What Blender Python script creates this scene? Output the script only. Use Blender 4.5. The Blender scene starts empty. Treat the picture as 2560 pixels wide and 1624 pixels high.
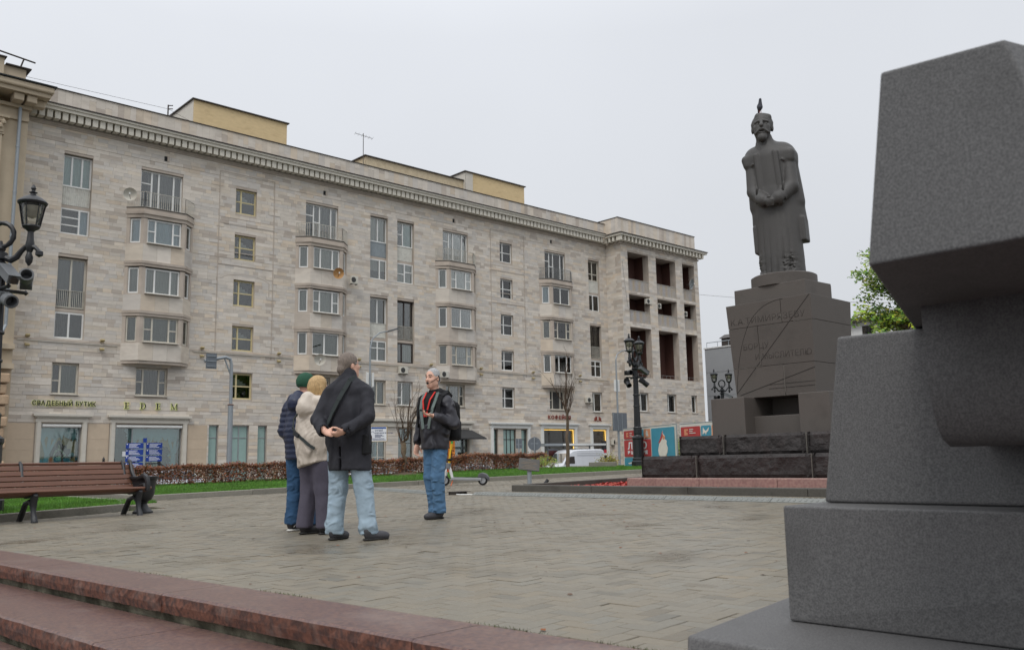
import bpy, bmesh, math, random
import numpy as np
from mathutils import Vector, Matrix, noise

scene = bpy.context.scene
COL = scene.collection
PI = math.pi

# ------------------------------------------------------------------ camera, sky, sun, exposure
CZ = 0.75                                    # lens height above the paving (m)
YAW, PITCH, ROLL, LENS = 0.7467, 0.15212, -0.019579, 30.94
f_ = Vector((math.sin(YAW)*math.cos(PITCH), math.cos(YAW)*math.cos(PITCH), math.sin(PITCH)))
r_ = Vector((math.cos(YAW), -math.sin(YAW), 0.0)); u_ = r_.cross(f_)
r2 = r_*math.cos(ROLL) + u_*math.sin(ROLL); u2 = u_*math.cos(ROLL) - r_*math.sin(ROLL)
cam = bpy.data.cameras.new('camera'); cam.lens = LENS; cam.sensor_width = 36.0; cam.sensor_fit = 'HORIZONTAL'
cam.clip_start = 0.05; cam.clip_end = 2000.0
cam.dof.use_dof = True; cam.dof.focus_distance = 15.0; cam.dof.aperture_fstop = 5.0
camo = bpy.data.objects.new('camera', cam); COL.objects.link(camo)
camo.matrix_world = Matrix(((r2.x, u2.x, -f_.x, 0), (r2.y, u2.y, -f_.y, 0), (r2.z, u2.z, -f_.z, CZ), (0, 0, 0, 1)))
scene.camera = camo

SUN_EL, SUN_AZ = math.radians(52), math.radians(-60)      # soft bright patch of the overcast, high on the left behind the camera
world = bpy.data.worlds.new('World'); scene.world = world; world.use_nodes = True
wn = world.node_tree; wn.nodes.clear()
def wnode(t, **kw):
    n = wn.nodes.new(t)
    for k, v in kw.items(): setattr(n, k, v)
    return n
w_out = wnode('ShaderNodeOutputWorld'); w_bg = wnode('ShaderNodeBackground')
w_sky = wnode('ShaderNodeTexSky', sky_type='NISHITA', sun_disc=False, sun_elevation=SUN_EL, sun_rotation=SUN_AZ, air_density=1.0, dust_density=3.0, ozone_density=1.0)
w_hsv = wnode('ShaderNodeHueSaturation'); w_hsv.inputs['Saturation'].default_value = 0.22
w_geo = wnode('ShaderNodeTexCoord'); w_sep = wnode('ShaderNodeSeparateXYZ')
w_ramp = wnode('ShaderNodeValToRGB')
w_ramp.color_ramp.elements[0].position = 0.0; w_ramp.color_ramp.elements[0].color = (6.6, 6.85, 7.2, 1)
w_ramp.color_ramp.elements[1].position = 1.0; w_ramp.color_ramp.elements[1].color = (15.5, 16.0, 16.9, 1)
w_e = w_ramp.color_ramp.elements.new(0.45); w_e.color = (8.0, 8.3, 8.85, 1)
w_noise = wnode('ShaderNodeTexNoise'); w_noise.inputs['Scale'].default_value = 1.6; w_noise.inputs['Detail'].default_value = 4.0
w_map = wnode('ShaderNodeMapRange'); w_map.inputs['To Min'].default_value = 0.90; w_map.inputs['To Max'].default_value = 1.12
w_mul = wnode('ShaderNodeVectorMath', operation='SCALE')
w_mix = wnode('ShaderNodeMixRGB'); w_mix.inputs['Fac'].default_value = 0.9
wl = wn.links.new
wl(w_geo.outputs['Generated'], w_sep.inputs[0]); wl(w_sep.outputs['Z'], w_ramp.inputs['Fac'])
wl(w_geo.outputs['Generated'], w_noise.inputs['Vector']); wl(w_noise.outputs['Fac'], w_map.inputs['Value'])
wl(w_ramp.outputs['Color'], w_mul.inputs[0]); wl(w_map.outputs['Result'], w_mul.inputs['Scale'])
wl(w_sky.outputs['Color'], w_hsv.inputs['Color']); wl(w_hsv.outputs['Color'], w_mix.inputs[1]); wl(w_mul.outputs[0], w_mix.inputs[2])
wl(w_mix.outputs[0], w_bg.inputs['Color']); w_bg.inputs['Strength'].default_value = 0.1
wl(w_bg.outputs[0], w_out.inputs[0])

sun = bpy.data.lights.new('sun', 'SUN'); sun.energy = 1.2; sun.angle = math.radians(22); sun.color = (1.0, 0.975, 0.94)
suno = bpy.data.objects.new('sun', sun); COL.objects.link(suno)
sd = Vector((math.sin(SUN_AZ)*math.cos(SUN_EL), math.cos(SUN_AZ)*math.cos(SUN_EL)*-1.0, math.sin(SUN_EL)))
suno.rotation_euler = (-sd).to_track_quat('-Z', 'Y').to_euler(); suno.location = (-20, -20, 40)
scene.view_settings.view_transform = 'Standard'; scene.view_settings.look = 'None'
scene.view_settings.exposure = 0.0; scene.view_settings.gamma = 1.0; scene.view_settings.use_curve_mapping = False
scene.cycles.max_bounces = 6; scene.cycles.transparent_max_bounces = 12
scene.cycles.use_denoising = True

# ------------------------------------------------------------------ helpers
rnd = random.Random(7)
def S(r, g, b):
    return tuple(((c/255)/12.92 if c/255 <= 0.04045 else ((c/255+0.055)/1.055)**2.4) for c in (r, g, b))

MATS = {}
def mat(name, col, rough=0.75, var=0.12, scale=6.0, bump=0.15, bscale=45.0, metal=0.0, spec=0.4, tint=None, objrand=0.0, stain=0.0, stain_col=(0.05, 0.045, 0.04),
        stretch=None, emit=None, coat=0.0, dist=0.02, detail=6.0, col2=None, cscale=None, sscale=1.3, wet=None, fold=None):
    """procedural material: base colour, noise variation, optional per-face 'tint' colour attribute, per-object random value, stains and bump"""
    if name in MATS: return MATS[name]
    m = bpy.data.materials.new(name); m.use_nodes = True; nt = m.node_tree; N = nt.nodes; Lk = nt.links.new
    b = N['Principled BSDF']; tc = N.new('ShaderNodeTexCoord'); vec = tc.outputs['Object']
    if stretch:
        mp = N.new('ShaderNodeMapping'); mp.inputs['Scale'].default_value = stretch; Lk(vec, mp.inputs['Vector']); vec = mp.outputs['Vector']
    n1 = N.new('ShaderNodeTexNoise'); n1.inputs['Scale'].default_value = scale; n1.inputs['Detail'].default_value = detail; Lk(vec, n1.inputs['Vector'])
    mr = N.new('ShaderNodeMapRange'); mr.inputs['From Min'].default_value = 0.25; mr.inputs['From Max'].default_value = 0.75
    mr.inputs['To Min'].default_value = 1-var; mr.inputs['To Max'].default_value = 1+var; Lk(n1.outputs['Fac'], mr.inputs['Value'])
    val = mr.outputs['Result']
    if objrand:
        oi = N.new('ShaderNodeObjectInfo'); m2 = N.new('ShaderNodeMapRange'); m2.inputs['To Min'].default_value = 1-objrand; m2.inputs['To Max'].default_value = 1+objrand
        Lk(oi.outputs['Random'], m2.inputs['Value']); mm = N.new('ShaderNodeMath'); mm.operation = 'MULTIPLY'; Lk(val, mm.inputs[0]); Lk(m2.outputs['Result'], mm.inputs[1]); val = mm.outputs[0]
    rgb = N.new('ShaderNodeRGB'); rgb.outputs[0].default_value = (*col, 1); c = rgb.outputs[0]
    if col2:
        n3 = N.new('ShaderNodeTexNoise'); n3.inputs['Scale'].default_value = cscale or scale*2.5; n3.inputs['Detail'].default_value = 5; Lk(vec, n3.inputs['Vector'])
        rp = N.new('ShaderNodeMapRange'); rp.inputs['From Min'].default_value = 0.42; rp.inputs['From Max'].default_value = 0.6; Lk(n3.outputs['Fac'], rp.inputs['Value'])
        mx = N.new('ShaderNodeMixRGB'); Lk(rp.outputs['Result'], mx.inputs['Fac']); Lk(c, mx.inputs[1]); mx.inputs[2].default_value = (*col2, 1); c = mx.outputs[0]
    if tint:
        at = N.new('ShaderNodeAttribute'); at.attribute_name = tint
        if tint == 'objcol': at.attribute_type = 'OBJECT'; at.attribute_name = 'tint'
        mx = N.new('ShaderNodeMixRGB'); mx.blend_type = 'MULTIPLY'; mx.inputs['Fac'].default_value = 1; Lk(c, mx.inputs[1]); Lk(at.outputs['Color'], mx.inputs[2]); c = mx.outputs[0]
    sc = N.new('ShaderNodeVectorMath'); sc.operation = 'SCALE'; Lk(c, sc.inputs[0]); Lk(val, sc.inputs['Scale']); c = sc.outputs[0]
    if stain:
        n4 = N.new('ShaderNodeTexNoise'); n4.inputs['Scale'].default_value = sscale; n4.inputs['Detail'].default_value = 8; n4.inputs['Roughness'].default_value = 0.65; Lk(vec, n4.inputs['Vector'])
        rp = N.new('ShaderNodeMapRange'); rp.inputs['From Min'].default_value = 0.52; rp.inputs['From Max'].default_value = 0.72; rp.inputs['To Max'].default_value = stain; Lk(n4.outputs['Fac'], rp.inputs['Value'])
        mx = N.new('ShaderNodeMixRGB'); Lk(rp.outputs['Result'], mx.inputs['Fac']); Lk(c, mx.inputs[1]); mx.inputs[2].default_value = (*stain_col, 1); c = mx.outputs[0]; stain_f = rp.outputs['Result']
    Lk(c, b.inputs['Base Color'])
    b.inputs['Roughness'].default_value = rough; b.inputs['Metallic'].default_value = metal; b.inputs['Specular IOR Level'].default_value = spec
    if wet and stain:
        rw_ = N.new('ShaderNodeMapRange'); rw_.inputs['From Max'].default_value = stain; rw_.inputs['To Min'].default_value = rough; rw_.inputs['To Max'].default_value = wet; Lk(stain_f, rw_.inputs['Value']); Lk(rw_.outputs['Result'], b.inputs['Roughness'])
    if coat: b.inputs['Coat Weight'].default_value = coat; b.inputs['Coat Roughness'].default_value = 0.08
    if bump:
        n2 = N.new('ShaderNodeTexNoise'); n2.inputs['Scale'].default_value = bscale; n2.inputs['Detail'].default_value = 4; Lk(vec, n2.inputs['Vector'])
        bp = N.new('ShaderNodeBump'); bp.inputs['Strength'].default_value = bump; bp.inputs['Distance'].default_value = dist
        Lk(n2.outputs['Fac'], bp.inputs['Height']); Lk(bp.outputs[0], b.inputs['Normal'])
        if fold:                                               # (scale, strength, distance, stretch): sharp cloth creases or tool marks
            mp2 = N.new('ShaderNodeMapping'); mp2.inputs['Scale'].default_value = fold[3]; mp2.inputs['Rotation'].default_value = (.5, .35, .2); Lk(tc.outputs['Object'], mp2.inputs['Vector'])
            n5 = N.new('ShaderNodeTexNoise'); n5.noise_type = 'RIDGED_MULTIFRACTAL'; n5.inputs['Scale'].default_value = fold[0]; n5.inputs['Detail'].default_value = 2.0; n5.inputs['Distortion'].default_value = .6; Lk(mp2.outputs[0], n5.inputs['Vector'])
            bp2 = N.new('ShaderNodeBump'); bp2.inputs['Strength'].default_value = fold[1]; bp2.inputs['Distance'].default_value = fold[2]; Lk(n5.outputs['Fac'], bp2.inputs['Height']); Lk(bp.outputs[0], bp2.inputs['Normal']); Lk(bp2.outputs[0], b.inputs['Normal'])
    if emit: b.inputs['Emission Color'].default_value = (*emit[0], 1); b.inputs['Emission Strength'].default_value = emit[1]
    MATS[name] = m; return m

def glass(name, tintc=(0.75, 0.8, 0.8), refl=0.10, rough=0.02):
    if name in MATS: return MATS[name]
    m = bpy.data.materials.new(name); m.use_nodes = True; nt = m.node_tree; N = nt.nodes; Lk = nt.links.new; N.remove(N['Principled BSDF'])
    tr = N.new('ShaderNodeBsdfTransparent'); tr.inputs[0].default_value = (*tintc, 1)
    gl = N.new('ShaderNodeBsdfGlossy'); gl.inputs['Roughness'].default_value = rough; gl.inputs[0].default_value = (0.97, 0.97, 0.96, 1)
    lw = N.new('ShaderNodeFresnel'); lw.inputs['IOR'].default_value = 1.5
    nz = N.new('ShaderNodeTexNoise'); nz.inputs['Scale'].default_value = 0.7; tc = N.new('ShaderNodeTexCoord'); Lk(tc.outputs['Object'], nz.inputs['Vector'])
    bp = N.new('ShaderNodeBump'); bp.inputs['Strength'].default_value = 0.05; bp.inputs['Distance'].default_value = 0.05; Lk(nz.outputs['Fac'], bp.inputs['Height'])
    Lk(bp.outputs[0], gl.inputs['Normal'])
    ad = N.new('ShaderNodeMath'); ad.operation = 'ADD'; ad.inputs[1].default_value = refl; Lk(lw.outputs[0], ad.inputs[0])
    mx = N.new('ShaderNodeMixShader'); Lk(ad.outputs[0], mx.inputs[0]); Lk(tr.outputs[0], mx.inputs[1]); Lk(gl.outputs[0], mx.inputs[2])
    Lk(mx.outputs[0], N['Material Output'].inputs[0]); MATS[name] = m; return m

WO = {}                                       # world origin of every object built so far
def wo(o): return WO.get(o.name, Vector((0, 0, 0))) if o else Vector((0, 0, 0))
def tag(o, label=None, cat=None, group=None, kind=None):
    if label: o['label'] = label
    if cat: o['category'] = cat
    if group: o['group'] = group
    if kind: o['kind'] = kind
    return o
def thing(name, loc, label, cat, group=None, rz=0.0):
    o = bpy.data.objects.new(name, None); COL.objects.link(o); o.empty_display_size = 0.1
    o.location = loc; o.rotation_euler = (0, 0, rz); WO[o.name] = Vector(loc)
    return tag(o, label, cat, group)
def link(name, me, parent=None, loc=None):
    o = bpy.data.objects.new(name, me); COL.objects.link(o)
    if parent: o.parent = parent
    if loc is not None: o.location = loc
    return o
def copy_tree(o, parent=None):
    c = o.copy(); COL.objects.link(c); c.parent = parent
    for ch in list(o.children): copy_tree(ch, c)
    return c

class MB:
    """collects faces for ONE mesh object"""
    def __init__(s): s.v = []; s.f = []; s.t = []; s.cur = None
    def quad(s, *p):
        n = len(s.v); s.v += [tuple(q) for q in p]; s.f.append(tuple(range(n, n+len(p)))); s.t.append(s.cur); return s
    def box(s, x0, x1, y0, y1, z0, z1, skip=''):
        n = len(s.v)
        s.v += [(x0,y0,z0),(x1,y0,z0),(x1,y1,z0),(x0,y1,z0),(x0,y0,z1),(x1,y0,z1),(x1,y1,z1),(x0,y1,z1)]
        F = {'b':(0,3,2,1),'t':(4,5,6,7),'f':(0,1,5,4),'r':(1,2,6,5),'k':(2,3,7,6),'l':(3,0,4,7)}
        for k, q in F.items():
            if k not in skip: s.f.append(tuple(n+i for i in q)); s.t.append(s.cur)
        return s
    def obox(s, c, ax, ay, az):
        """oriented box: centre and three half-axis vectors"""
        c, ax, ay, az = Vector(c), Vector(ax), Vector(ay), Vector(az); n = len(s.v)
        for k in (-1, 1):
            for (i, j) in ((-1,-1),(1,-1),(1,1),(-1,1)): s.v.append(tuple(c+ax*i+ay*j+az*k))
        for q in ((0,3,2,1),(4,5,6,7),(0,1,5,4),(1,2,6,5),(2,3,7,6),(3,0,4,7)): s.f.append(tuple(n+i for i in q)); s.t.append(s.cur)
        return s
    def bar(s, a, b, w, h=None, up=(0,0,1)):
        a, b = Vector(a), Vector(b); d = (b-a); L = d.length
        if L < 1e-6: return s
        d /= L; up = Vector(up)
        if abs(d.dot(up)) > 0.98: up = Vector((1,0,0))
        sx = d.cross(up).normalized(); sz = sx.cross(d)
        return s.obox((a+b)/2, d*(L/2), sx*(w/2), sz*((h or w)/2))
    def prism(s, pts, a, b):
        """polygon pts (list of 3-vectors) extruded by vector from offset a to b"""
        a, b = Vector(a), Vector(b); n = len(s.v); k = len(pts)
        s.v += [tuple(Vector(p)+a) for p in pts] + [tuple(Vector(p)+b) for p in pts]
        s.f.append(tuple(range(n, n+k))[::-1]); s.f.append(tuple(range(n+k, n+2*k))); s.t += [s.cur]*2
        for i in range(k): j = (i+1) % k; s.f.append((n+i, n+j, n+k+j, n+k+i)); s.t.append(s.cur)
        return s
    def tube(s, pts, rad, seg=8, cap=True, flat=1.0):
        pts = [Vector(p) for p in pts]; k = len(pts); rad = rad if hasattr(rad, '__len__') else [rad]*k
        n0 = len(s.v); prev = None
        for i, p in enumerate(pts):
            d = (pts[min(i+1,k-1)]-pts[max(i-1,0)])
            d = d.normalized() if d.length > 1e-9 else Vector((0,0,1))
            if prev is None: sx = d.cross(Vector((0,0,1)) if abs(d.z) < .95 else Vector((1,0,0))).normalized()
            else:
                sx = prev - d*prev.dot(d); sx = sx.normalized() if sx.length > 1e-6 else d.orthogonal().normalized()
            prev = sx; sy = d.cross(sx)
            for j in range(seg):
                a = 2*PI*j/seg; s.v.append(tuple(p+sx*(math.cos(a)*rad[i])+sy*(math.sin(a)*rad[i]*flat)))
        for i in range(k-1):
            for j in range(seg):
                a, b = n0+i*seg+j, n0+i*seg+(j+1) % seg; s.f.append((a, b, b+seg, a+seg)); s.t.append(s.cur)
        if cap: s.f.append(tuple(n0+j for j in range(seg))[::-1]); s.f.append(tuple(n0+(k-1)*seg+j for j in range(seg))); s.t += [s.cur]*2
        return s
    def lathe(s, prof, c=(0,0,0), seg=16, cap=True, ax=1.0, ay=1.0):
        n0 = len(s.v); k = len(prof)
        for (r, z) in prof:
            for j in range(seg):
                a = 2*PI*j/seg; s.v.append((c[0]+r*math.cos(a)*ax, c[1]+r*math.sin(a)*ay, c[2]+z))
        for i in range(k-1):
            for j in range(seg):
                a, b = n0+i*seg+j, n0+i*seg+(j+1) % seg; s.f.append((a, b, b+seg, a+seg)); s.t.append(s.cur)
        if cap: s.f.append(tuple(n0+j for j in range(seg))[::-1]); s.f.append(tuple(n0+(k-1)*seg+j for j in range(seg))); s.t += [s.cur]*2
        return s
    def build(s, name, m, parent=None, local=False, smooth=False, bevel=0.0, origin=None, bseg=2):
        if not s.v: return None
        if local: off = Vector((0,0,0)); loc = (0,0,0)
        elif parent: off = wo(parent); loc = (0,0,0)
        else:
            if origin is None:
                A = np.array(s.v); origin = ((A[:,0].min()+A[:,0].max())/2, (A[:,1].min()+A[:,1].max())/2, A[:,2].min())
            off = Vector(origin); loc = off
        me = bpy.data.meshes.new(name)
        me.from_pydata([(x-off.x, y-off.y, z-off.z) for (x,y,z) in s.v] if off.length else s.v, [], s.f)
        if any(t is not None for t in s.t):
            at = me.attributes.new('tint', 'FLOAT_COLOR', 'FACE')
            at.data.foreach_set('color', np.array([(*(t or (1,1,1)), 1.0) for t in s.t], dtype=np.float32).ravel())
        me.update()
        if m: me.materials.append(m)
        if smooth: me.polygons.foreach_set('use_smooth', [True]*len(me.polygons))
        o = link(name, me, parent, loc)
        if off.length and not parent: WO[o.name] = Vector(loc)
        elif parent: WO[o.name] = wo(parent)
        if bevel:
            md = o.modifiers.new('bevel', 'BEVEL'); md.width = bevel; md.segments = bseg; md.limit_method = 'ANGLE'; md.angle_limit = math.radians(35); md.harden_normals = False
        if smooth:
            try: me.set_sharp_from_angle(angle=math.radians(38))
            except Exception: pass
        return o

UNIT = {}
def unit_box(m):
    """shared 1 m cube mesh (x,y,z from 0 to 1) for alike pieces"""
    if m.name not in UNIT:
        b = MB(); b.box(0,1,0,1,0,1); me = bpy.data.meshes.new('piece_'+m.name); me.from_pydata(b.v, [], b.f); me.materials.append(m); me.update(); UNIT[m.name] = me
    return UNIT[m.name]
def piece(name, m, parent, x0, x1, y0, y1, z0, z1, tint=None):
    o = link(name, unit_box(m), parent); p = wo(parent); o.location = (x0-p.x, y0-p.y, z0-p.z); o.scale = (x1-x0, y1-y0, z1-z0)
    if tint: o['tint'] = tuple(tint)
    return o

def text_mesh(s, size, ext=0.01, align='LEFT', bold=0.0, spacing=1.0):
    c = bpy.data.curves.new('t', 'FONT'); c.body = s; c.size = size; c.extrude = ext; c.resolution_u = 2; c.align_x = align; c.offset = bold; c.space_character = spacing
    o = bpy.data.objects.new('t', c); COL.objects.link(o); me = bpy.data.meshes.new_from_object(o); w = o.dimensions.x
    bpy.data.objects.remove(o); bpy.data.curves.remove(c); return me, w
def text_obj(name, s, size, m, parent, mw, ext=0.01, align='LEFT', bold=0.0, spacing=1.0, width=None):
    """flat lettering: text in the local XY plane placed by matrix mw (relative to parent)"""
    me, w = text_mesh(s, size, ext, align, bold, spacing); me.materials.clear(); me.materials.append(m); o = link(name, me, parent); o.matrix_local = mw
    if width and w: o.scale = (width/w, 1, 1) if False else o.scale
    return o, w
def face_mx(origin, xdir, zdir):
    """matrix for lettering: text x along xdir, text y along zdir"""
    x = Vector(xdir).normalized(); y = Vector(zdir).normalized(); z = x.cross(y)
    return Matrix(((x.x,y.x,z.x,origin[0]),(x.y,y.y,z.y,origin[1]),(x.z,y.z,z.z,origin[2]),(0,0,0,1)))

# ------------------------------------------------------------------ implicit-surface modeller for bodies, cloth and carved stone
class SDF:
    def __init__(s, lo, hi, h):
        s.lo = np.array(lo, float); s.h = h; s.n = np.ceil((np.array(hi)-s.lo)/h).astype(int)+1
        s.ax = [s.lo[i]+h*np.arange(s.n[i]) for i in range(3)]
        s.V = np.full(s.n, 1.0, np.float32)
    def _sub(s, lo, hi, m):
        sl = []
        for i in range(3):
            a = int(max(0, math.floor((lo[i]-m-s.lo[i])/s.h))); b = int(min(s.n[i], math.ceil((hi[i]+m-s.lo[i])/s.h)+1)); sl.append(slice(a, max(a, b)))
        g = np.meshgrid(*[s.ax[i][sl[i]] for i in range(3)], indexing='ij'); return tuple(sl), g
    def _comb(s, sl, d, k, op):
        V = s.V[sl]
        if op == 'sub':
            if k > 0: hh = np.clip(.5-.5*(V+d)/k, 0, 1); s.V[sl] = V*(1-hh)+(-d)*hh+k*hh*(1-hh)
            else: s.V[sl] = np.maximum(V, -d)
        else:
            if k > 0: hh = np.clip(.5+.5*(V-d)/k, 0, 1); s.V[sl] = V*(1-hh)+d*hh-k*hh*(1-hh)
            else: s.V[sl] = np.minimum(V, d)
    def cone(s, a, b, r1, r2, k=.02, op='add', flat=None):
        """tapered capsule; flat=(nx,ny,nz,f) squashes the section along a unit direction by f"""
        a, b = np.array(a, float), np.array(b, float); R = max(r1, r2)+k
        sl, g = s._sub(np.minimum(a, b)-R, np.maximum(a, b)+R, .04)
        if g[0].size == 0: return s
        P = np.stack([gg for gg in g], -1)-a; ba = b-a; L2 = max(ba@ba, 1e-12)
        t = np.clip((P@ba)/L2, 0, 1); Q = P-t[..., None]*ba
        if flat is not None:
            nn = np.array(flat[:3]); q = Q@nn; Q = Q+(q*(1/flat[3]-1))[..., None]*nn
        d = np.sqrt((Q*Q).sum(-1))-(r1+(r2-r1)*t); s._comb(sl, d.astype(np.float32), k, op); return s
    def chain(s, pts, rad, k=.02, flat=None):
        for i in range(len(pts)-1): s.cone(pts[i], pts[i+1], rad[i], rad[i+1], k, flat=flat)
        return s
    def ell(s, c, r, k=.02, op='add', R=None):
        c, r = np.array(c, float), np.array(r, float); m = max(r)+k
        sl, g = s._sub(c-m, c+m, .04)
        if g[0].size == 0: return s
        P = np.stack(g, -1)-c
        if R is not None: P = P@np.array(R)
        q = P/r; k0 = np.sqrt((q*q).sum(-1)); k1 = np.sqrt(((P/(r*r))**2).sum(-1))+1e-9
        s._comb(sl, (k0*(k0-1)/k1).astype(np.float32), k, op); return s
    def box(s, c, hs, rr=.01, k=.0, op='add', R=None):
        c, hs = np.array(c, float), np.array(hs, float); m = np.linalg.norm(hs)+k
        sl, g = s._sub(c-m, c+m, .03)
        if g[0].size == 0: return s
        P = np.stack(g, -1)-c
        if R is not None: P = P@np.array(R)
        q = np.abs(P)-(hs-rr); d = np.sqrt((np.maximum(q, 0)**2).sum(-1))+np.minimum(q.max(-1), 0)-rr
        s._comb(sl, d.astype(np.float32), k, op); return s
    def plane_cut(s, n, off, k=0.0):
        g = np.meshgrid(*s.ax, indexing='ij'); d = (g[0]*n[0]+g[1]*n[1]+g[2]*n[2]-off).astype(np.float32); s.V = np.maximum(s.V, d); return s
    def wrinkle(s, amp, fx, fy, fz, seed=0, zr=None):
        """cloth folds: sums of skewed waves added to the field"""
        g = np.meshgrid(*s.ax, indexing='ij'); r = np.random.RandomState(seed); W = 0
        for i in range(5):
            w = r.uniform(.6, 1.4, 3)*np.array([fx, fy, fz])*r.choice([-1, 1], 3); p = r.uniform(0, 6.28); p2 = r.uniform(0, 6.28)
            q = np.sin(g[0]*w[0]+g[1]*w[1]+g[2]*w[2]+p+1.3*np.sin(g[2]*fz*.5+p2)+.9*np.sin(g[0]*fx*.7+g[1]*fy*.6-p2)); env = .5+.5*np.sin(g[2]*r.uniform(4,9)+g[0]*r.uniform(3,8)+p2)
            W = W+(.45-(1-np.abs(q))**2.2*1.6)*env*r.uniform(.5, 1)
        W = W*amp/2.2
        if zr is not None: W = W*np.clip((zr[1]-g[2])/(zr[1]-zr[0]), 0, 1)
        s.V = s.V+W.astype(np.float32); return s
    def mesh(s):
        V = s.V; V = np.pad(V, 1, constant_values=1.0); sg = V < 0; n = np.array(V.shape)-1
        cs = [(i, j, k) for i in (0, 1) for j in (0, 1) for k in (0, 1)]
        def cor(A, c): return A[c[0]:c[0]+n[0], c[1]:c[1]+n[1], c[2]:c[2]+n[2]]
        cnt = sum(cor(sg, c).astype(np.int8) for c in cs); mask = (cnt > 0) & (cnt < 8)
        idx = np.full(mask.shape, -1, np.int64); I = np.argwhere(mask); idx[mask] = np.arange(len(I))
        acc = np.zeros((len(I), 3)); num = np.zeros(len(I))
        for a in cs:
            for ax in range(3):
                if a[ax]: continue
                b = list(a); b[ax] = 1
                va = cor(V, a)[mask]; vb = cor(V, b)[mask]; x = (va < 0) != (vb < 0)
                t = np.where(x, va/np.where(va-vb == 0, 1, va-vb), 0); p = np.zeros((len(I), 3)); p[:] = a; p[:, ax] = t
                acc[x] += p[x]; num += x
        vs = (I+acc/num[:, None]-1)*s.h+s.lo; F = []
        for ax in range(3):
            o1, o2 = (ax+1) % 3, (ax+2) % 3; a = np.moveaxis(sg, (ax, o1, o2), (0, 1, 2)); ii = np.moveaxis(idx, (ax, o1, o2), (0, 1, 2))
            e = np.argwhere(a[:-1, 1:-1, 1:-1] != a[1:, 1:-1, 1:-1])
            if not len(e): continue
            i, j, k = e[:, 0], e[:, 1]+1, e[:, 2]+1; q = np.stack([ii[i, j-1, k-1], ii[i, j, k-1], ii[i, j, k], ii[i, j-1, k]], 1)
            fl = a[i, j, k]; q[~fl] = q[~fl][:, ::-1]; F.append(q)
        F = np.concatenate(F) if F else np.zeros((0, 4), int); F = F[(F >= 0).all(1)]
        return vs, F
    def build(s, name, m, parent=None, relax=1, move=None):
        vs, F = s.mesh()
        for _ in range(relax):                                    # a little smoothing takes the grid steps out
            A = np.zeros_like(vs); c = np.zeros(len(vs))
            for e in range(4):
                a, b = F[:, e], F[:, (e+1) % 4]; np.add.at(A, a, vs[b]); np.add.at(c, a, 1); np.add.at(A, b, vs[a]); np.add.at(c, b, 1)
            vs = vs*.45+(A/np.maximum(c, 1)[:, None])*.55
        if move: vs = move(vs)
        me = bpy.data.meshes.new(name); me.vertices.add(len(vs)); me.vertices.foreach_set('co', vs.astype(np.float32).ravel())
        me.loops.add(len(F)*4); me.loops.foreach_set('vertex_index', F.astype(np.int32).ravel()); me.polygons.add(len(F))
        me.polygons.foreach_set('loop_start', (np.arange(len(F))*4).astype(np.int32)); me.polygons.foreach_set('use_smooth', np.ones(len(F), bool))
        me.update(calc_edges=True); me.validate(); me.materials.append(m); return link(name, me, parent)

def gz(x): return min(-0.06+0.0145*x, 0.30)             # the paving climbs gently along the boulevard
STREET = -0.90                                         # street level below the boulevard
# ================================================================== THE GROUND
ANG = math.radians(4.8)
PX = Vector((math.cos(ANG), math.sin(ANG), 0)); PY = Vector((-math.sin(ANG), math.cos(ANG), 0))     # paving axes
def pav(u, v): return PX*u+PY*v                        # paving coordinates -> world
U_IN = 2.90*PX.x+2.40*PX.y                             # inner edge of the granite coping
m_paver = mat('concrete_paver', S(126,119,105), rough=.42, wet=.17, var=.10, scale=5, bump=.12, bscale=160, tint='tint', stain=.5, stain_col=S(86,78,64), sscale=.75, dist=.006)
m_paver1 = mat('concrete_paver_single', S(126,119,105), rough=.42, wet=.17, var=.10, scale=5, bump=.12, bscale=160, tint='objcol', stain=.25, stain_col=S(96,88,74), sscale=2.2, dist=.006)
m_joint = mat('joint_sand', S(52,47,38), rough=.95, var=.3, scale=9, col2=S(66,72,38), cscale=3)
m_asph = mat('asphalt', S(62,62,64), rough=.9, var=.15, scale=3, bscale=120)
m_granite_red = mat('red_granite', S(116,90,81), rough=.34, var=.22, scale=55, bump=.10, bscale=90, col2=S(96,76,74), cscale=38, stain=.45, stain_col=S(150,136,128), sscale=1.1, detail=3, dist=.008)
m_granite_face = mat('red_granite_broken_face', S(112,74,60), rough=.7, var=.35, scale=45, bump=.25, bscale=40, col2=S(78,56,50), cscale=22, stain=.75, stain_col=S(146,132,124), sscale=1.9, detail=4, dist=.012)
m_mortar = mat('mortar', S(112,108,92), rough=.95, var=.3, scale=12, bump=.8, bscale=18, col2=S(62,60,46), cscale=4)
m_kerb = mat('grey_granite_kerb', S(132,128,118), rough=.75, var=.15, scale=30, bump=.2, bscale=90, objrand=.08, stain=.5, stain_col=S(84,80,68), sscale=1.2)
m_kerb_dk = mat('dark_bed_kerb', S(82,79,73), rough=.7, var=.15, scale=25, bump=.2, bscale=90, objrand=.08, stain=.6, stain_col=S(50,47,42), sscale=1.5)
m_grass = mat('grass_soil', S(60,88,32), rough=.95, var=.3, scale=30, bump=.8, bscale=120)
m_blade = mat('grass_blades', S(82,124,44), rough=.7, var=.25, scale=2.5, bump=0, objrand=.1, tint='tint')

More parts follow.
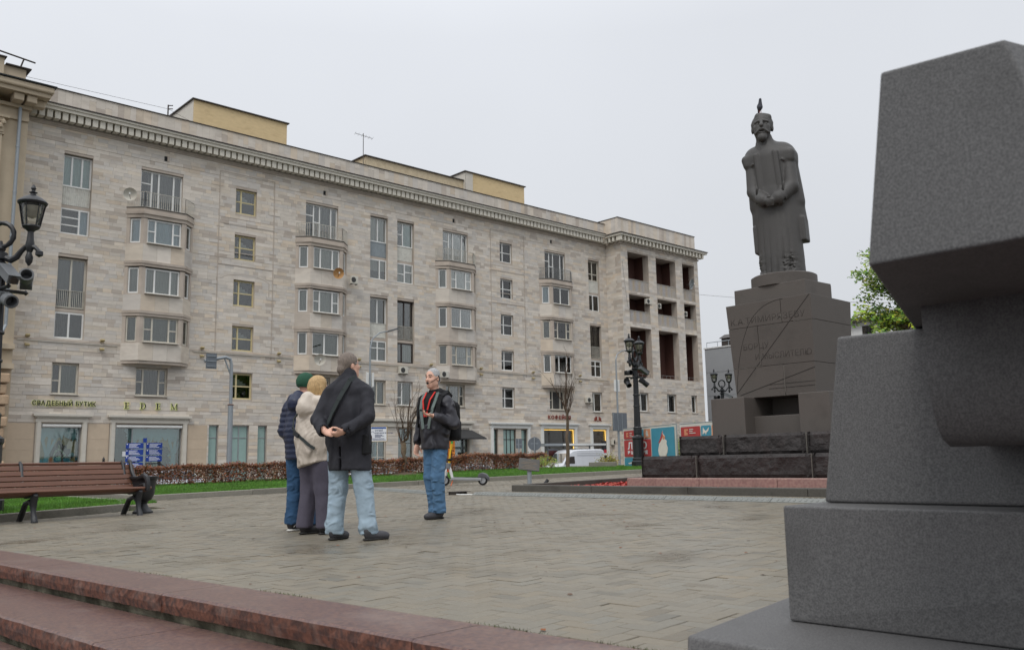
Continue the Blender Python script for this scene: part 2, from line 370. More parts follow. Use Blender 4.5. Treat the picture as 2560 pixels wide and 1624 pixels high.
g = MB()                                               # one sheet reaching the horizon at street level
g.quad((-900,-900,STREET-.35),(900,-900,STREET-.35),(900,900,STREET-.35),(-900,900,STREET-.35)); tag(g.build('ground', m_asph), kind='structure')
g = MB(); g.quad((-60,29.4,STREET),(200,29.4,STREET),(200,53.6,STREET),(-60,53.6,STREET)); tag(g.build('road', m_asph), kind='structure')
m_side = mat('pavement_slabs', S(120,117,110), rough=.8, var=.12, scale=2, bump=.2)
g = MB(); g.box(-60,200,53.6,57.995,STREET-.3,STREET+.13,skip='b'); tag(g.build('pavement', m_side), kind='structure')

# plaza: bedding sheet, single pavers, the mass of pavers
g = MB(); xs = [1.6]+[2+.8*i for i in range(30)]+[29.4/1.0, 60]
for a, b in []:
    y0 = -9
    g.quad((a,y0,gz(a)-.022),(b,y0,gz(b)-.022),(b,29.3,gz(b)-.022),(a,29.3,gz(a)-.022))
us = [U_IN-.003]+[3+.8*i for i in range(27)]+[25.2, 62]
for a, b in zip(us[:-1], us[1:]):
    q = [pav(a,-9), pav(b,-9), pav(b,33), pav(a,33)]
    if a > 24: q = [pav(a,-9), pav(b,-9), pav(b,26), pav(a,26)]
    g.quad(*[(c.x, c.y, gz(c.x)-.022) for c in q])
plaza = tag(g.build('plaza', m_joint), kind='structure')
def in_lawn(x, y):
    if y > 19.25-.04*max(0, x-12) and x > 7.15: return True
    if x < 6.25 and y > 14.85+.37*(x-3.4): return True
    if x > 12.55 and y < 13.35 and y > 4.6: return True
    return False
pv = []; r = random.Random(3)
fwd = Vector((math.sin(YAW), math.cos(YAW))); rgt = Vector((math.cos(YAW), -math.sin(YAW)))
A = 0.1
for i in range(26, 262):
    for j in range(-24, 200):
        t = (i-j) % 4
        if t not in (0, 3): continue
        du, dv = (2, 1) if t == 0 else (1, 2)
        c = pav((i+du/2)*A, (j+dv/2)*A)
        if (i)*A < U_IN-.02 and (i+du)*A < U_IN+.05: continue
        d = c.x*fwd.x+c.y*fwd.y; s_ = c.x*rgt.x+c.y*rgt.y
        if d < 1.2 or abs(s_) > .68*d+1.6 or d > 31: continue
        if in_lawn(c.x, c.y): continue
        pv.append((d, i*A, j*A, du*A, dv*A))
pv.sort()
inview = [p for p in pv if p[0] > 3.3 and abs(pav(p[1], p[2]).x*rgt.x+pav(p[1], p[2]).y*rgt.y) < .52*p[0]]
single = set(id(p) for p in inview[:295])
big = MB()
def paver_tint():
    k = r.random(); v = r.gauss(1, .022)
    if k < .06: v *= .80
    elif k < .16: v *= .91
    w = r.gauss(0, .02)
    return (v*(1+w), v, v*(1-w*1.3))
pm = bpy.data.meshes.new('paver_block'); b = MB(); e = .012
b.v = [(0,0,-.05),(1,0,-.05),(1,1,-.05),(0,1,-.05),(0,0,-.003),(1,0,-.003),(1,1,-.003),(0,1,-.003),(.02,.03,0),(.98,.03,0),(.98,.97,0),(.02,.97,0)]
b.f = [(0,1,5,4),(1,2,6,5),(2,3,7,6),(3,0,4,7),(4,5,9,8),(5,6,10,9),(6,7,11,10),(7,4,8,11),(8,9,10,11)]
pm.from_pydata(b.v, [], b.f); pm.materials.append(m_paver1); pm.update()
gp = .0014
for p in pv:
    d, u, v, du, dv = p
    u0, u1, v0, v1 = u+gp, u+du-gp, v+gp, v+dv-gp
    if u0 < U_IN: u0 = U_IN+.004
    if u1-u0 < .02: continue
    wob = noise.noise(Vector((u*.9, v*.9, 0)))*.004
    dz = max(-.006, min(.004, r.gauss(0, .0008)))+wob*.3
    if r.random() < .02: dz -= .004
    gp = r.choice([.0006,.001,.0014,.002,.002,.003,.004]) if r.random() < .95 else .0065
    u0, u1, v0, v1 = max(u+gp, U_IN+.004), u+du-.0006, v+gp, v+dv-.0006
    tx, ty = r.gauss(0, .0045), r.gauss(0, .0045)
    base = pav(u0, v0)
    if id(p) in single:
        o = link('paver', pm, plaza); w0 = wo(plaza); o.location = (base.x-w0.x, base.y-w0.y, gz(base.x)+dz-w0.z)
        o.rotation_euler = (tx*.5, -math.atan(.0145)+ty*.5, ANG); o.scale = (u1-u0, v1-v0, 1); o['tint'] = paver_tint()
    else:
        big.cur = paver_tint(); n = len(big.v); cs = [pav(u0,v0), pav(u1,v0), pav(u1,v1), pav(u0,v1)]
        zs = [gz(c.x)+dz+tx*(k in (2,3))*dv*.4+ty*(k in (1,2))*du*.4 for k, c in enumerate(cs)]
        big.v += [(c.x,c.y,z) for c, z in zip(cs, zs)]+[(c.x,c.y,z-.04) for c, z in zip(cs, zs)]
        big.f += [(n,n+1,n+2,n+3),(n+4,n+5,n+1,n),(n+5,n+6,n+2,n+1),(n+6,n+7,n+3,n+2),(n+7,n+4,n,n+3)]; big.t += [big.cur]*5
o = big.build('pavers', m_paver, plaza); o['kind'] = 'stuff'
# moss and dead leaves caught in the joints by the coping
m_moss = mat('joint_moss', S(78,92,40), rough=1, var=.4, scale=20, bump=.6, bscale=60)
b = MB(); rr = random.Random(5)
for k in range(260):
    v = rr.choice([2.9, 2.2, 1.9, 4.7, 6.3])+rr.gauss(0, .16); u = U_IN+.006+abs(rr.gauss(0, .006)); p = pav(u, v); h = rr.uniform(.006, .02)
    q = p+Vector((rr.gauss(0,.008), rr.gauss(0,.008), 0)); z = gz(p.x)-.004
    b.quad((p.x-.004,p.y,z),(p.x+.004,p.y+.003,z),(q.x,q.y,z+h))
tag(b.build('moss', m_moss), 'green moss and grass tufts growing in the joint beside the granite coping', 'moss', kind='stuff')

# granite steps going down towards the camera's left
LOW = -0.55
steps = MB()
def stone_row(name, u0, u1, ztop, h, joints, m_top, m_face, bed):
    root = thing(name, pav((u0+u1)/2, 4)+Vector((0,0,ztop-h)), *bed)
    rs = random.Random(11)
    for a, c in zip(joints[:-1], joints[1:]):
        b = MB(); n = 26; L = c-a-.006; prof = []
        for i in range(n+1):
            v = a+L*i/n; jit = rs.gauss(0, .0025); jb = rs.gauss(0, .004); z = ztop+.0145*(u0-2.4)*0
            prof.append((v, jit, jb))
        for i in range(n):
            (va, ja, ba), (vb, jb, bb) = prof[i], prof[i+1]
            P = lambda u, v, z: tuple(pav(u, v)+Vector((0, 0, z)))
            b.cur = None
            b.quad(P(u0+.012+ja,va,ztop), P(u1,va,ztop), P(u1,vb,ztop), P(u0+.012+jb,vb,ztop))
            b.quad(P(u0+ja,va,ztop-.012), P(u0+.012+ja,va,ztop), P(u0+.012+jb,vb,ztop), P(u0+jb,vb,ztop-.012))
        t = b.build('coping_stone', m_top, root, bevel=0)
        f = MB()
        for i in range(n):
            (va, ja, ba), (vb, jb, bb) = prof[i], prof[i+1]
            f.quad(P(u0+ja,va,ztop-.012), P(u0+jb,vb,ztop-.012), P(u0+bb*.8,vb,ztop-h*.55), P(u0+ba*.8,va,ztop-h*.55))
            f.quad(P(u0+ba*.8,va,ztop-h*.55), P(u0+bb*.8,vb,ztop-h*.55), P(u0+.012+bb,vb,ztop-h), P(u0+.012+ba,va,ztop-h))
            f.quad(P(u0+.012+ba,va,ztop-h), P(u0+.012+bb,vb,ztop-h), P(u1,vb,ztop-h), P(u1,va,ztop-h))
        f.quad(P(u0,a,ztop-.012),P(u0,a,ztop-h),P(u1,a,ztop-h),P(u1,a,ztop)); f.quad(P(u0,a+L,ztop-h),P(u0,a+L,ztop-.012),P(u1,a+L,ztop),P(u1,a+L,ztop-h))
        f.build('front_face', m_face, t)
    mo = MB(); n = 160; v0, v1 = joints[0], joints[-1]
    for i in range(n):
        va, vb = v0+(v1-v0)*i/n, v0+(v1-v0)*(i+1)/n; o1 = .035+.02*noise.noise(Vector((va*3,0,ztop))); o2 = .035+.02*noise.noise(Vector((vb*3,0,ztop)))
        mo.quad(P(u0+o1+.02,va,ztop-h-.1),P(u0+o2+.02,vb,ztop-h-.1),P(u0+o2,vb,ztop-h+.01),P(u0+o1,va,ztop-h+.01))
    mo.build('mortar_bed', m_mortar, root)
ZC = gz(2.45)+.006
stone_row('granite_step', U_IN-.43, U_IN-.002, ZC, .115, [-2.0,.9,3.07,5.4,7.72,10.1,12.6,15.2], m_granite_red, m_granite_face, ('worn red granite coping that edges the paving, with patched front face', 'step'))
stone_row('granite_step', U_IN-.98, U_IN-.40, ZC-.165, .125, [-2.0,.4,2.6,5.05,7.4,9.7,12.2,15.2], m_granite_red, m_granite_face, ('lower red granite step below the coping', 'step'))
stone_row('granite_step', U_IN-1.5, U_IN-.95, ZC-.335, .125, [-2.0,1.4,3.9,6.2,8.6,11,15.2], m_granite_red, m_granite_face, ('lowest red granite step, down by the asphalt', 'step'))
g = MB(); g.quad((-30,-20,LOW),(1.9,-20,LOW),(1.9,60,LOW),(-30,60,LOW)); tag(g.build('lower_path', m_asph), kind='structure')

# kerbs, lawns
def kerb_line(name, pts, h, w, m, step=1.95):
    root = MB(); P = [Vector(p) for p in pts]
    first = None; par = None
    for a, b in zip(P[:-1], P[1:]):
        d = b-a; L = d.length; n = max(1, round(L/step)); d /= L; s = Vector((-d.y, d.x))
        for i in range(n):
            p, q = a+d*(L*i/n+.004), a+d*(L*(i+1)/n-.004)
            k = MB(); jl = rnd.gauss(0,.004)
            v = [(p.x,p.y),(q.x,q.y),(q.x+s.x*w,q.y+s.y*w),(p.x+s.x*w,p.y+s.y*w)]
            zt = [gz(x)+h+jl for x, y in v]; k.v = [(x,y,gz(x)-.1) for x, y in v]+[(x,y,z) for (x,y), z in zip(v, zt)]
            k.f = [(0,3,2,1),(4,5,6,7),(0,1,5,4),(1,2,6,5),(2,3,7,6),(3,0,4,7)]; k.t = [None]*6
            if par is None: par = tag(k.build(name, m, bevel=.012), kind='structure')
            else: k.build('kerb_stone', m, par, bevel=.012)
    return par
kerb_line('lawn_kerb', [(7.0,30),(7.2,19.3),(12,19.32),(16.3,18.75),(22.2,18.1),(34,17.5)], .115, .15, m_kerb)
kerb_line('bench_kerb', [(-4,12.1),(3.4,14.85),(5.6,15.85),(6.25,17.9),(6.5,30)], .115, .15, m_kerb)
def lawn(name, poly, z0=.095):
    b = MB(); b.quad(*[(x,y,gz(x)+z0) for x, y in poly]); o = tag(b.build(name, m_grass), kind='structure'); return o
lawn('lawn_right', [(7.3,19.4),(12,19.42),(16.3,18.86),(22.2,18.2),(25,18.1),(25,29),(7.1,29)])
lawn('lawn_far', [(25.001,18.1),(34,17.6),(44,17.6),(44,29.3),(25.001,29)])
lawn('lawn_left', [(-4,12.3),(3.35,15.0),(5.5,15.97),(6.12,17.95),(6.4,29),(-4,29)])
def grass(name, poly_fn, n, label, seed):
    r = np.random.RandomState(seed); v = []; f = []; t = []
    b = MB()
    k = 0
    while k < n:
        x, y = poly_fn(r)
        if x is None: continue
        k += 1
        z = gz(x)+.09; h = r.uniform(.03, .075); a = r.uniform(0, 6.28); w = .006; lx, ly = r.normal(0, .02, 2); c = r.uniform(.65, 1.25)*(1+.45*noise.noise(Vector((x*.9, y*.9, 0)))); h *= 1+.5*noise.noise(Vector((x*1.7, y*1.7, 3)))
        n0 = len(b.v); b.v += [(x-w*math.cos(a),y-w*math.sin(a),z),(x+w*math.cos(a),y+w*math.sin(a),z),(x+lx,y+ly,z+h)]
        b.f.append((n0,n0+1,n0+2)); b.t.append((c*r.uniform(.8,1.15), c, c*r.uniform(.6,1)))
    o = b.build(name, m_blade); tag(o, label, 'grass', kind='stuff')
def p_right(r):
    x = 7.4+(r.rand()**1.3)*24; y0 = 19.45-.07*max(0, x-12); y = y0+(r.rand()**1.5)*(8.5); return (x, y)
def p_left(r):
    x = 2.6+r.rand()*3.6; y = 14.75+.4*(x-3.4)+.25+(r.rand()**1.4)*8
    return (x, y) if y > 15.0+.4*(x-3.4) else (None, None)
grass('lawn_grass', p_right, 90000, 'short bright green grass on the lawn before the hedge', 1)
grass('lawn_grass', p_left, 26000, 'short bright green grass behind the park bench', 2)
# ================================================================== THE MONUMENT
m_gran = mat('dark_dressed_granite', S(88,82,77), rough=.6, var=.10, scale=70, bump=.12, bscale=150, stain=.45, stain_col=S(60,56,52), sscale=1.4, objrand=.05, dist=.006)
m_fig = mat('dark_statue_granite', S(74,72,70), rough=.58, var=.10, scale=60, bump=.12, bscale=120, fold=(2.2,.35,.03,(1,1,.5)), stain=.45, stain_col=S(46,45,44), sscale=2.0, dist=.006)
m_rock = mat('rock_faced_granite', S(54,50,49), rough=.75, var=.28, scale=10, bump=.7, bscale=14, objrand=.06, stain=.3, stain_col=S(84,62,58), sscale=1.5, dist=.05)
m_pink = mat('pink_granite', S(156,130,120), rough=.75, var=.16, scale=40, bump=.2, bscale=70, stain=.5, stain_col=S(96,76,70), sscale=2.4, col2=S(140,112,106), cscale=20)
m_cut_shade = mat('cut_shade', S(46,43,40), rough=.9, var=.1, bump=0)
m_lime = mat('lime_joint', S(108,104,98), rough=.9, var=.3, scale=14, bump=.3)
XC, YC = 16.4, 9.28
mon = thing('monument', (XC, YC, gz(14)), 'tall dark granite monument of a robed standing figure on a stepped pedestal', 'monument')

def rock_block(name, x0, x1, y0, y1, z0, z1, amp, parent, seed):
    """block with rock-faced -X, +Y and -Y sides and a dressed margin"""
    b = MB(); b.box(x0+amp*1.2, x1, y0+amp*1.2, y1-amp*1.2, z0, z1-.004, skip='b')
    def face(P, nrm, L, H, ends):
        nu, nv = max(6, int(L/.06)), max(5, int(H/.055)); idx = {}; n0 = len(b.v)
        for i in range(nu+1):
            for j in range(nv+1):
                u, v = i/nu, j/nv; e = min(1, min(u*L, (1-u)*L)/.05, min(v*H, (1-v)*H)/.045); p = Vector(P(u, v))
                q = Vector((p.x*2.6+seed*3.1, p.y*2.6, p.z*3.2)); d = noise.ridged_multi_fractal(q, 1.0, 2.0, 4, .8, 2.0)*.38+noise.noise(q*2.3)*.35+.35
                d = max(0, min(1.4, d))*amp*e; b.v.append(tuple(p+Vector(nrm)*d))
        for i in range(nu):
            for j in range(nv): a = n0+i*(nv+1)+j; b.f.append((a, a+nv+1, a+nv+2, a+1)); b.t.append(None)
    face(lambda u, v: (x0+amp, y1-(y1-y0)*u, z0+(z1-z0)*v), (-1,0,0), y1-y0, z1-z0, 0)
    face(lambda u, v: (x1-(x1-x0)*u, y1-amp, z0+(z1-z0)*v), (0,1,0), x1-x0, z1-z0, 0)
    face(lambda u, v: (x0+(x1-x0)*u, y0+amp, z0+(z1-z0)*v), (0,-1,0), x1-x0, z1-z0, 0)
    # top margin
    b.quad((x0+amp,y0+amp,z1),(x1,y0+amp,z1),(x1,y1-amp,z1),(x0+amp,y1-amp,z1))
    return b.build(name, m_rock, parent)
def dressed(name, x0, x1, y0, y1, z0, z1, parent, m=None, bev=.012):
    b = MB(); b.box(x0, x1, y0, y1, z0, z1); return b.build(name, m or m_gran, parent, bevel=bev)

hw = 2.51
for i, (a, c) in enumerate(((-hw, -.9), (-.9, .75), (.75, hw))):
    dressed('pink_base_stone', 14.0, XC+2.5, YC+a+.003, YC+c-.003, gz(14)-.2, .346, mon, m_pink, .02)
z0 = .346
for i, (a, c) in enumerate(((6.97, 7.82), (7.82, 10.23), (10.23, 11.60))):
    rock_block('lower_rock_block', 14.18, XC+2.2, a+.006, c-.006, .346, .77, .075, mon, i)
for i, (a, c) in enumerate(((7.52, 8.2), (8.2, 9.97), (9.97, 11.04))):
    rock_block('upper_rock_block', 14.74, XC+1.7, a+.006, c-.006, .77, 1.155, .07, mon, i+7)
for y in (7.82, 10.23): b = MB(); b.box(14.22, 14.3, y-.006, y+.006, .35, .765); b.build('mortar_joint', m_lime, mon)
for y in (8.2, 9.97): b = MB(); b.box(14.78, 14.86, y-.006, y+.006, .775, 1.15); b.build('mortar_joint', m_lime, mon)
# base course with the niche
dressed('base_block', 15.26, 17.6, 9.75, 10.53, 1.155, 1.90, mon); dressed('base_block', 15.27, 17.58, 7.96, 8.58, 1.155, 1.897, mon)
dressed('base_back', 16.3, 17.6, 8.575, 9.755, 1.155, 1.897, mon)
dressed('niche_panel', 15.6, 16.3, 8.575, 9.755, 1.155, 1.52, mon)
# pedestal: three courses, slightly wider towards the top
def course(name, zb, zt, parts):
    def fr(z): t = (z-1.94)/(3.82-1.94); return 15.64-.08*t, 17.12+.06*t, 8.40-.07*t, 10.16+.09*t
    A0, A1 = fr(zb), fr(zt)
    for (u0, u1) in parts:
        b = MB()
        def P(A, u, x, z): return (x, A[3]+(A[2]-A[3])*u, z)
        g2 = .0025
        vs = [P(A0,u0+g2,A0[0],zb),P(A0,u1-g2,A0[0],zb),P(A0,u1-g2,A0[1],zb),P(A0,u0+g2,A0[1],zb),P(A1,u0+g2,A1[0],zt-.006),P(A1,u1-g2,A1[0],zt-.006),P(A1,u1-g2,A1[1],zt-.006),P(A1,u0+g2,A1[1],zt-.006)]
        b.v = vs; b.f = [(0,3,2,1),(4,5,6,7),(0,1,5,4),(1,2,6,5),(2,3,7,6),(3,0,4,7)]; b.t = [None]*6
        b.build(name, m_gran, mon, bevel=.006)
course('pedestal_block', 1.895, 2.51, ((0,.63),(.63,1))); course('pedestal_block', 2.51, 3.33, ((0,.36),(.36,1))); course('pedestal_block', 3.33, 3.82, ((0,.655),(.655,1)))
b = MB(); b.prism([(15.68,10.1,3.82),(15.68,8.50,3.82),(16.6,8.44,3.82),(16.85,8.56,3.82),(16.95,9.2,3.82),(16.9,10.1,3.82)], (0,0,0), (0,0,.32)); b.build('upper_plinth', m_gran, mon, bevel=.01)
b = MB(); b.lathe([(.66,4.14),(.66,4.36),(.62,4.385)], (16.29,9.29,0), 40, ax=1.0, ay=1.0); b.build('round_plinth', m_gran, mon, smooth=True)
# raised strips dark as groove shade, and inscription, on the face towards the square
def fx(z): return 15.64-.08*(z-1.94)/1.88-.0015
b = MB()
arc = [(8.93,3.80),(9.08,3.79),(9.22,3.76),(9.37,3.71),(9.5,3.63),(9.6,3.55),(9.69,3.45),(9.77,3.34),(9.83,3.22),(9.9,3.07),(9.96,2.9),(10.04,2.62),(10.1,2.3),(10.14,2.0)]
for p, q in zip(arc[:-1], arc[1:]): b.bar((fx(p[1]),p[0],p[1]), (fx(q[1]),q[0],q[1]), .007, .005, up=(1,0,0))
b.bar((fx(3.81),8.36,3.81), (fx(2.0),10.14,2.0), .010, .006, up=(1,0,0)); b.bar((fx(1.96),10.06,1.96), (fx(2.4),8.38,2.4), .012, .005, up=(1,0,0))
for z in (2.06, 2.14): b.bar((fx(z),9.4,z-.01), (fx(z),8.41,z), .008, .005, up=(1,0,0))
b.build('cut_shade_strip', m_cut_shade, mon)
def point(a, c, w): b = MB(); b.bar(a, c, w, .005, up=(1,0,0)); b.build('pointing', m_lime, mon)
for z, a, c in ((3.33,8.34,8.75),(2.51,9.5,10.12)): point((fx(z)-.001,a,z-.003), (fx(z)-.001,c,z-.003), .007)
point((fx(3.5),9.0,3.34),(fx(3.5),9.0,3.5),.012); point((fx(2.2),9.04,1.96),(fx(2.4),9.04,2.49),.012); point((fx(2.8),9.53,2.54),(fx(2.8),9.53,3.3),.008)
m_insc = mat('inscription', S(66,61,57), rough=.8, var=.1, bump=0)
def insc(s, y0, y1, z, h):
    mw = face_mx(Vector((fx(z)-.003, y0, z))-wo(mon), (0,-1,0), (0,0,1)); o, w = text_obj('inscription', s, h*1.38, m_insc, mon, mw, .002, bold=-.003)
    o.matrix_local = mw @ Matrix.Diagonal(((y0-y1)/w, 1, 1, 1))
insc('К.А.ТИМИРЯЗЕВУ', 10.17, 8.50, 3.40, .125); insc('БОРЦУ', 9.92, 9.34, 2.87, .12); insc('И МЫСЛИТЕЛЮ', 9.66, 8.43, 2.65, .12)

# the figure
s = SDF((-.85,-.75,-.06), (.85,.85,3.75), .021)
F1 = (0,1,0,.78)
s.cone((0,0,.05), (0,-.02,1.7), .47, .43, .05, flat=F1).cone((0,-.02,1.7), (0,-.02,2.55), .43, .42, .08, flat=F1)
s.cone((0,-.10,2.50), (0,-.13,1.25), .50, .565, .06, flat=(0,1,0,.58)); s.box((.40,-.12,.86), (.13,.20,.30), .02, .03); s.box((-.42,-.12,.98), (.13,.18,.26), .02, .03)
s.cone((-.30,-.04,2.60), (.30,-.04,2.60), .25, .25, .10)
s.cone((-.29,-.05,2.70), (.29,-.05,2.70), .20, .20, .10)
for sx in (-1, 1): s.box((sx*.37,.0,2.56), (.185,.225,.17), .11, .03, R=Matrix.Rotation(sx*.18,3,'Y')); s.cone((sx*.40,-.06,2.5), (sx*.44,-.08,1.6), .13, .13, .08)
s.cone((0,.02,2.7), (0,.08,3.05), .20, .14, .08)                                  # collar and neck
for q in range(3): s.cone((-.16+.03*q,.06,2.82+.05*q), (.18-.02*q,.13,2.86+.06*q), .055, .05, .02)
for sx in (-1, 1):                                                               # arms and sleeves
    s.cone((sx*.38,.06,2.38), (sx*.385,.13,1.88), .14, .155, .012); s.cone((sx*.385,.13,1.88), (sx*.17,.35,1.62), .155, .135, .02)
    s.cone((sx*.185,.335,1.635), (sx*.16,.36,1.605), .148, .148, .004)
    s.cone((sx*.15,.39,1.59), (sx*.03,.44,1.53), .075, .07, .02)
    for q in range(4): s.cone((sx*.05,.47-.012*q,1.59-.038*q), (-sx*.055,.50-.015*q,1.56-.038*q), .026, .022, .006)
    s.cone((sx*.06,.44,1.61), (-sx*.02,.50,1.63), .03, .024, .01)
    s.box((sx*.20,.285,2.25), (.055,.035,.42), .01, .01)                               # facing of the gown
    s.box((sx*.27,.33,.98), (.017,.07,.93), .004, .02, 'sub'); s.cone((sx*.30,.24,2.46), (sx*.50,.10,2.36), .022, .018, .01); s.box((sx*.13,.36,.8), (.008,.05,.75), .003, .02, 'sub')
s.box((0,.37,1.0), (.012,.03,.95), .004, .01, 'sub')
s.wrinkle(.006, 14, 10, 3, 3, zr=(1.2, 3.0))
# rough, unworked stone near the foot
gg = np.meshgrid(*s.ax, indexing='ij')
for (cx, cz, ww, hh) in ((-.24,.22,.13,.22), (.40,.2,.08,.28)):
    wgt = np.exp(-((gg[0]-cx)/ww)**2-((gg[2]-cz)/hh)**2); s.V += (wgt*(.035*np.sin(gg[0]*38+3*np.sin(gg[2]*31))*np.sin(gg[2]*47+2*np.sin(gg[0]*29))+.015*wgt)).astype(np.float32)
figure = s.build('figure', m_fig, mon, relax=1, move=lambda v: v+np.stack([.017*v[:,2]**2, 0*v[:,2], 0*v[:,2]], 1)); fig_rz = PI/2+.26
figure.location = Vector((16.33,9.33,4.38))-wo(mon); figure.rotation_euler = (0,0,fig_rz)
h = SDF((-.33,-.32,-.5), (.33,.36,.42), .0105)                                    # head: +Y is the face
h.ell((0,-.02,.10), (.185,.225,.22), .03).ell((0,.05,-.08), (.15,.17,.22), .05).cone((0,-.03,-.25), (0,-.04,-.48), .13, .15, .04)
h.cone((0,.20,.06), (0,.255,-.03), .03, .04, .02).cone((0,.17,.11), (0,.2,.02), .03, .035, .02)           # nose
for sx in (-1, 1):
    h.cone((sx*.035,.205,.085), (sx*.12,.165,.075), .026, .02, .015); h.ell((sx*.075,.215,.03), (.045,.04,.03), .015, 'sub'); h.ell((sx*.075,.165,.03), (.032,.03,.02), .005)
    h.ell((sx*.185,-.02,.0), (.025,.045,.07), .01); h.cone((sx*.02,.22,-.095), (sx*.12,.16,-.15), .035, .022, .01)   # ear, moustache
    h.cone((sx*.10,.12,-.02), (sx*.12,.10,-.12), .05, .03, .04)
    h.cone((sx*.16,-.02,.12), (sx*.17,-.03,-.02), .05, .03, .02)
h.ell((0,.15,-.235), (.085,.075,.09), .02).ell((0,.205,-.145), (.05,.03,.02), .01, 'sub').cone((-.04,.205,-.155), (.04,.205,-.155), .018, .018, .006)
h.ell((0,-.06,.13), (.205,.20,.19), .02); h.cone((-.13,.05,.22), (.06,.10,.235), .055, .06, .05)
h.wrinkle(.003, 40, 40, 30, 5)
head = h.build('head', m_fig, mon, relax=1); hr = fig_rz+.22; head.location = Vector((16.33-.10*math.sin(fig_rz)+.20*math.cos(fig_rz),9.33+.10*math.cos(fig_rz)+.20*math.sin(fig_rz),4.38+3.24))-wo(mon); head.rotation_euler = (.10,0,hr); head.scale = (1.1,1.1,1.1)

# pigeon standing on the head
m_pig = mat('pigeon_feathers', S(70,72,80), rough=.7, var=.3, scale=30, bump=.1)
p = SDF((-.12,-.2,-.02), (.12,.2,.36), .011)
p.ell((0,-.01,.14), (.06,.085,.075), .02, R=Matrix.Rotation(-.7,3,'X')).cone((0,.03,.19), (0,.05,.27), .042, .03, .02).ell((0,.055,.285), (.027,.032,.027), .01).cone((0,.08,.285), (0,.10,.28), .008, .004, .004)
p.cone((0,-.06,.10), (0,-.14,.03), .035, .015, .02)
pig = p.build('pigeon', m_pig, None, 1); pig.location = (16.20,9.53,8.00); pig.rotation_euler = (0,0,2.4); tag(pig, 'grey pigeon perched on the head of the stone figure', 'pigeon')
b = MB(); b.tube([(.018,0,-.03),(.018,-.005,.08)], .006, 6); b.build('leg', mat('pigeon_leg', S(150,80,70)), pig, local=True); b = MB(); b.tube([(-.018,0,-.03),(-.018,-.005,.08)], .006, 6); b.build('leg', MATS['pigeon_leg'], pig, local=True)

# flower bed with red chips round the base
kerb_line('bed_kerb', [(12.5,13.45),(12.5,4.7)][::-1], .13, .0-.16+.32, m_kerb_dk, 2.1)
kerb_line('bed_kerb', [(12.66,13.29),(24,13.29)], .13, .16, m_kerb_dk, 2.1)
m_chip = mat('red_wood_chips', S(182,84,74), rough=.8, var=.3, scale=3, bump=.2, tint='tint')
b = MB(); b.quad(*[(x,y,gz(x)-.012) for x, y in ((12.6,13.3),(12.6,4.7),(14.2,4.7),(14.2,13.3))]); b.quad(*[(x,y,gz(x)-.012) for x, y in ((14.19,13.3),(14.19,11.75),(19.5,11.75),(19.5,13.3))])
bed = tag(b.build('flower_bed', mat('chip_soil', S(120,44,38), rough=.95)), kind='structure')
b = MB(); r = random.Random(9)
for k in range(15000):
    if r.random() < .62: x = r.uniform(12.7, 13.98); y = r.uniform(8.0, 13.2)
    else: x = r.uniform(13.98, 18); y = r.uniform(11.8, 13.2)
    L = r.uniform(.015,.045); a = r.uniform(0,6.28); z = gz(x)-.01+r.uniform(0,.03)+(.05*max(0,noise.noise(Vector((x*2,y*2,0))))+.02 if y > 11.8 else 0)
    v = r.uniform(.6,1.35); b.cur = (v, v*r.uniform(.8,1.2), v*r.uniform(.8,1.2)); d = Vector((math.cos(a), math.sin(a), r.gauss(0,.35)))*L; w = Vector((-math.sin(a), math.cos(a), r.gauss(0,.4)))*r.uniform(.006,.014)
    c = Vector((x,y,z)); b.quad(c-d-w, c+d-w, c+d+w, c-d+w)
tag(b.build('wood_chips', m_chip), 'red dyed wood chips filling the bed round the monument', 'wood chips', kind='stuff')

# ================================================================== FOREGROUND GRANITE SCULPTURE
m_gran2 = mat('grey_carved_granite', S(106,105,104), rough=.62, var=.14, scale=55, bump=.22, bscale=130, stain=.45, stain_col=S(72,71,70), sscale=2.6, dist=.006, col2=S(86,85,85), cscale=160)
sc_ = thing('granite_sculpture', (3.4,1.2,gz(3.2)), 'massive dark granite block sculpture with an overhanging top beside the steps', 'sculpture')
def poly(name, pts, m=m_gran2, bev=.015, parent=sc_):
    """eight corners: bottom ring then top ring"""
    b = MB(); b.v = pts; b.f = [(0,3,2,1),(4,5,6,7),(0,1,5,4),(1,2,6,5),(2,3,7,6),(3,0,4,7)]; b.t = [None]*6; return b.build(name, m, parent, bevel=bev, bseg=3)
zb = gz(2.8)-.04
poly('base_slab', [(2.66,2.0,zb),(2.72,-.6,zb),(4.6,-.6,zb),(4.6,2.42,zb),(2.70,2.02,.112),(2.75,-.6,.112),(4.6,-.6,.112),(4.55,2.36,.112)], bev=.012)
poly('plinth_block', [(3.185,1.89,.114),(3.25,-.5,.114),(4.5,-.5,.114),(4.5,1.93,.114),(3.18,1.885,.552),(3.20,-.5,.552),(4.5,-.5,.552),(4.5,1.9,.552)], bev=.009)
poly('pillar_block', [(3.43,1.842,.554),(3.46,-.3,.554),(4.3,-.3,.554),(4.3,1.85,.554),(3.43,1.735,1.226),(3.45,-.3,1.20),(4.3,-.3,1.2),(4.3,1.76,1.226)], bev=.012)
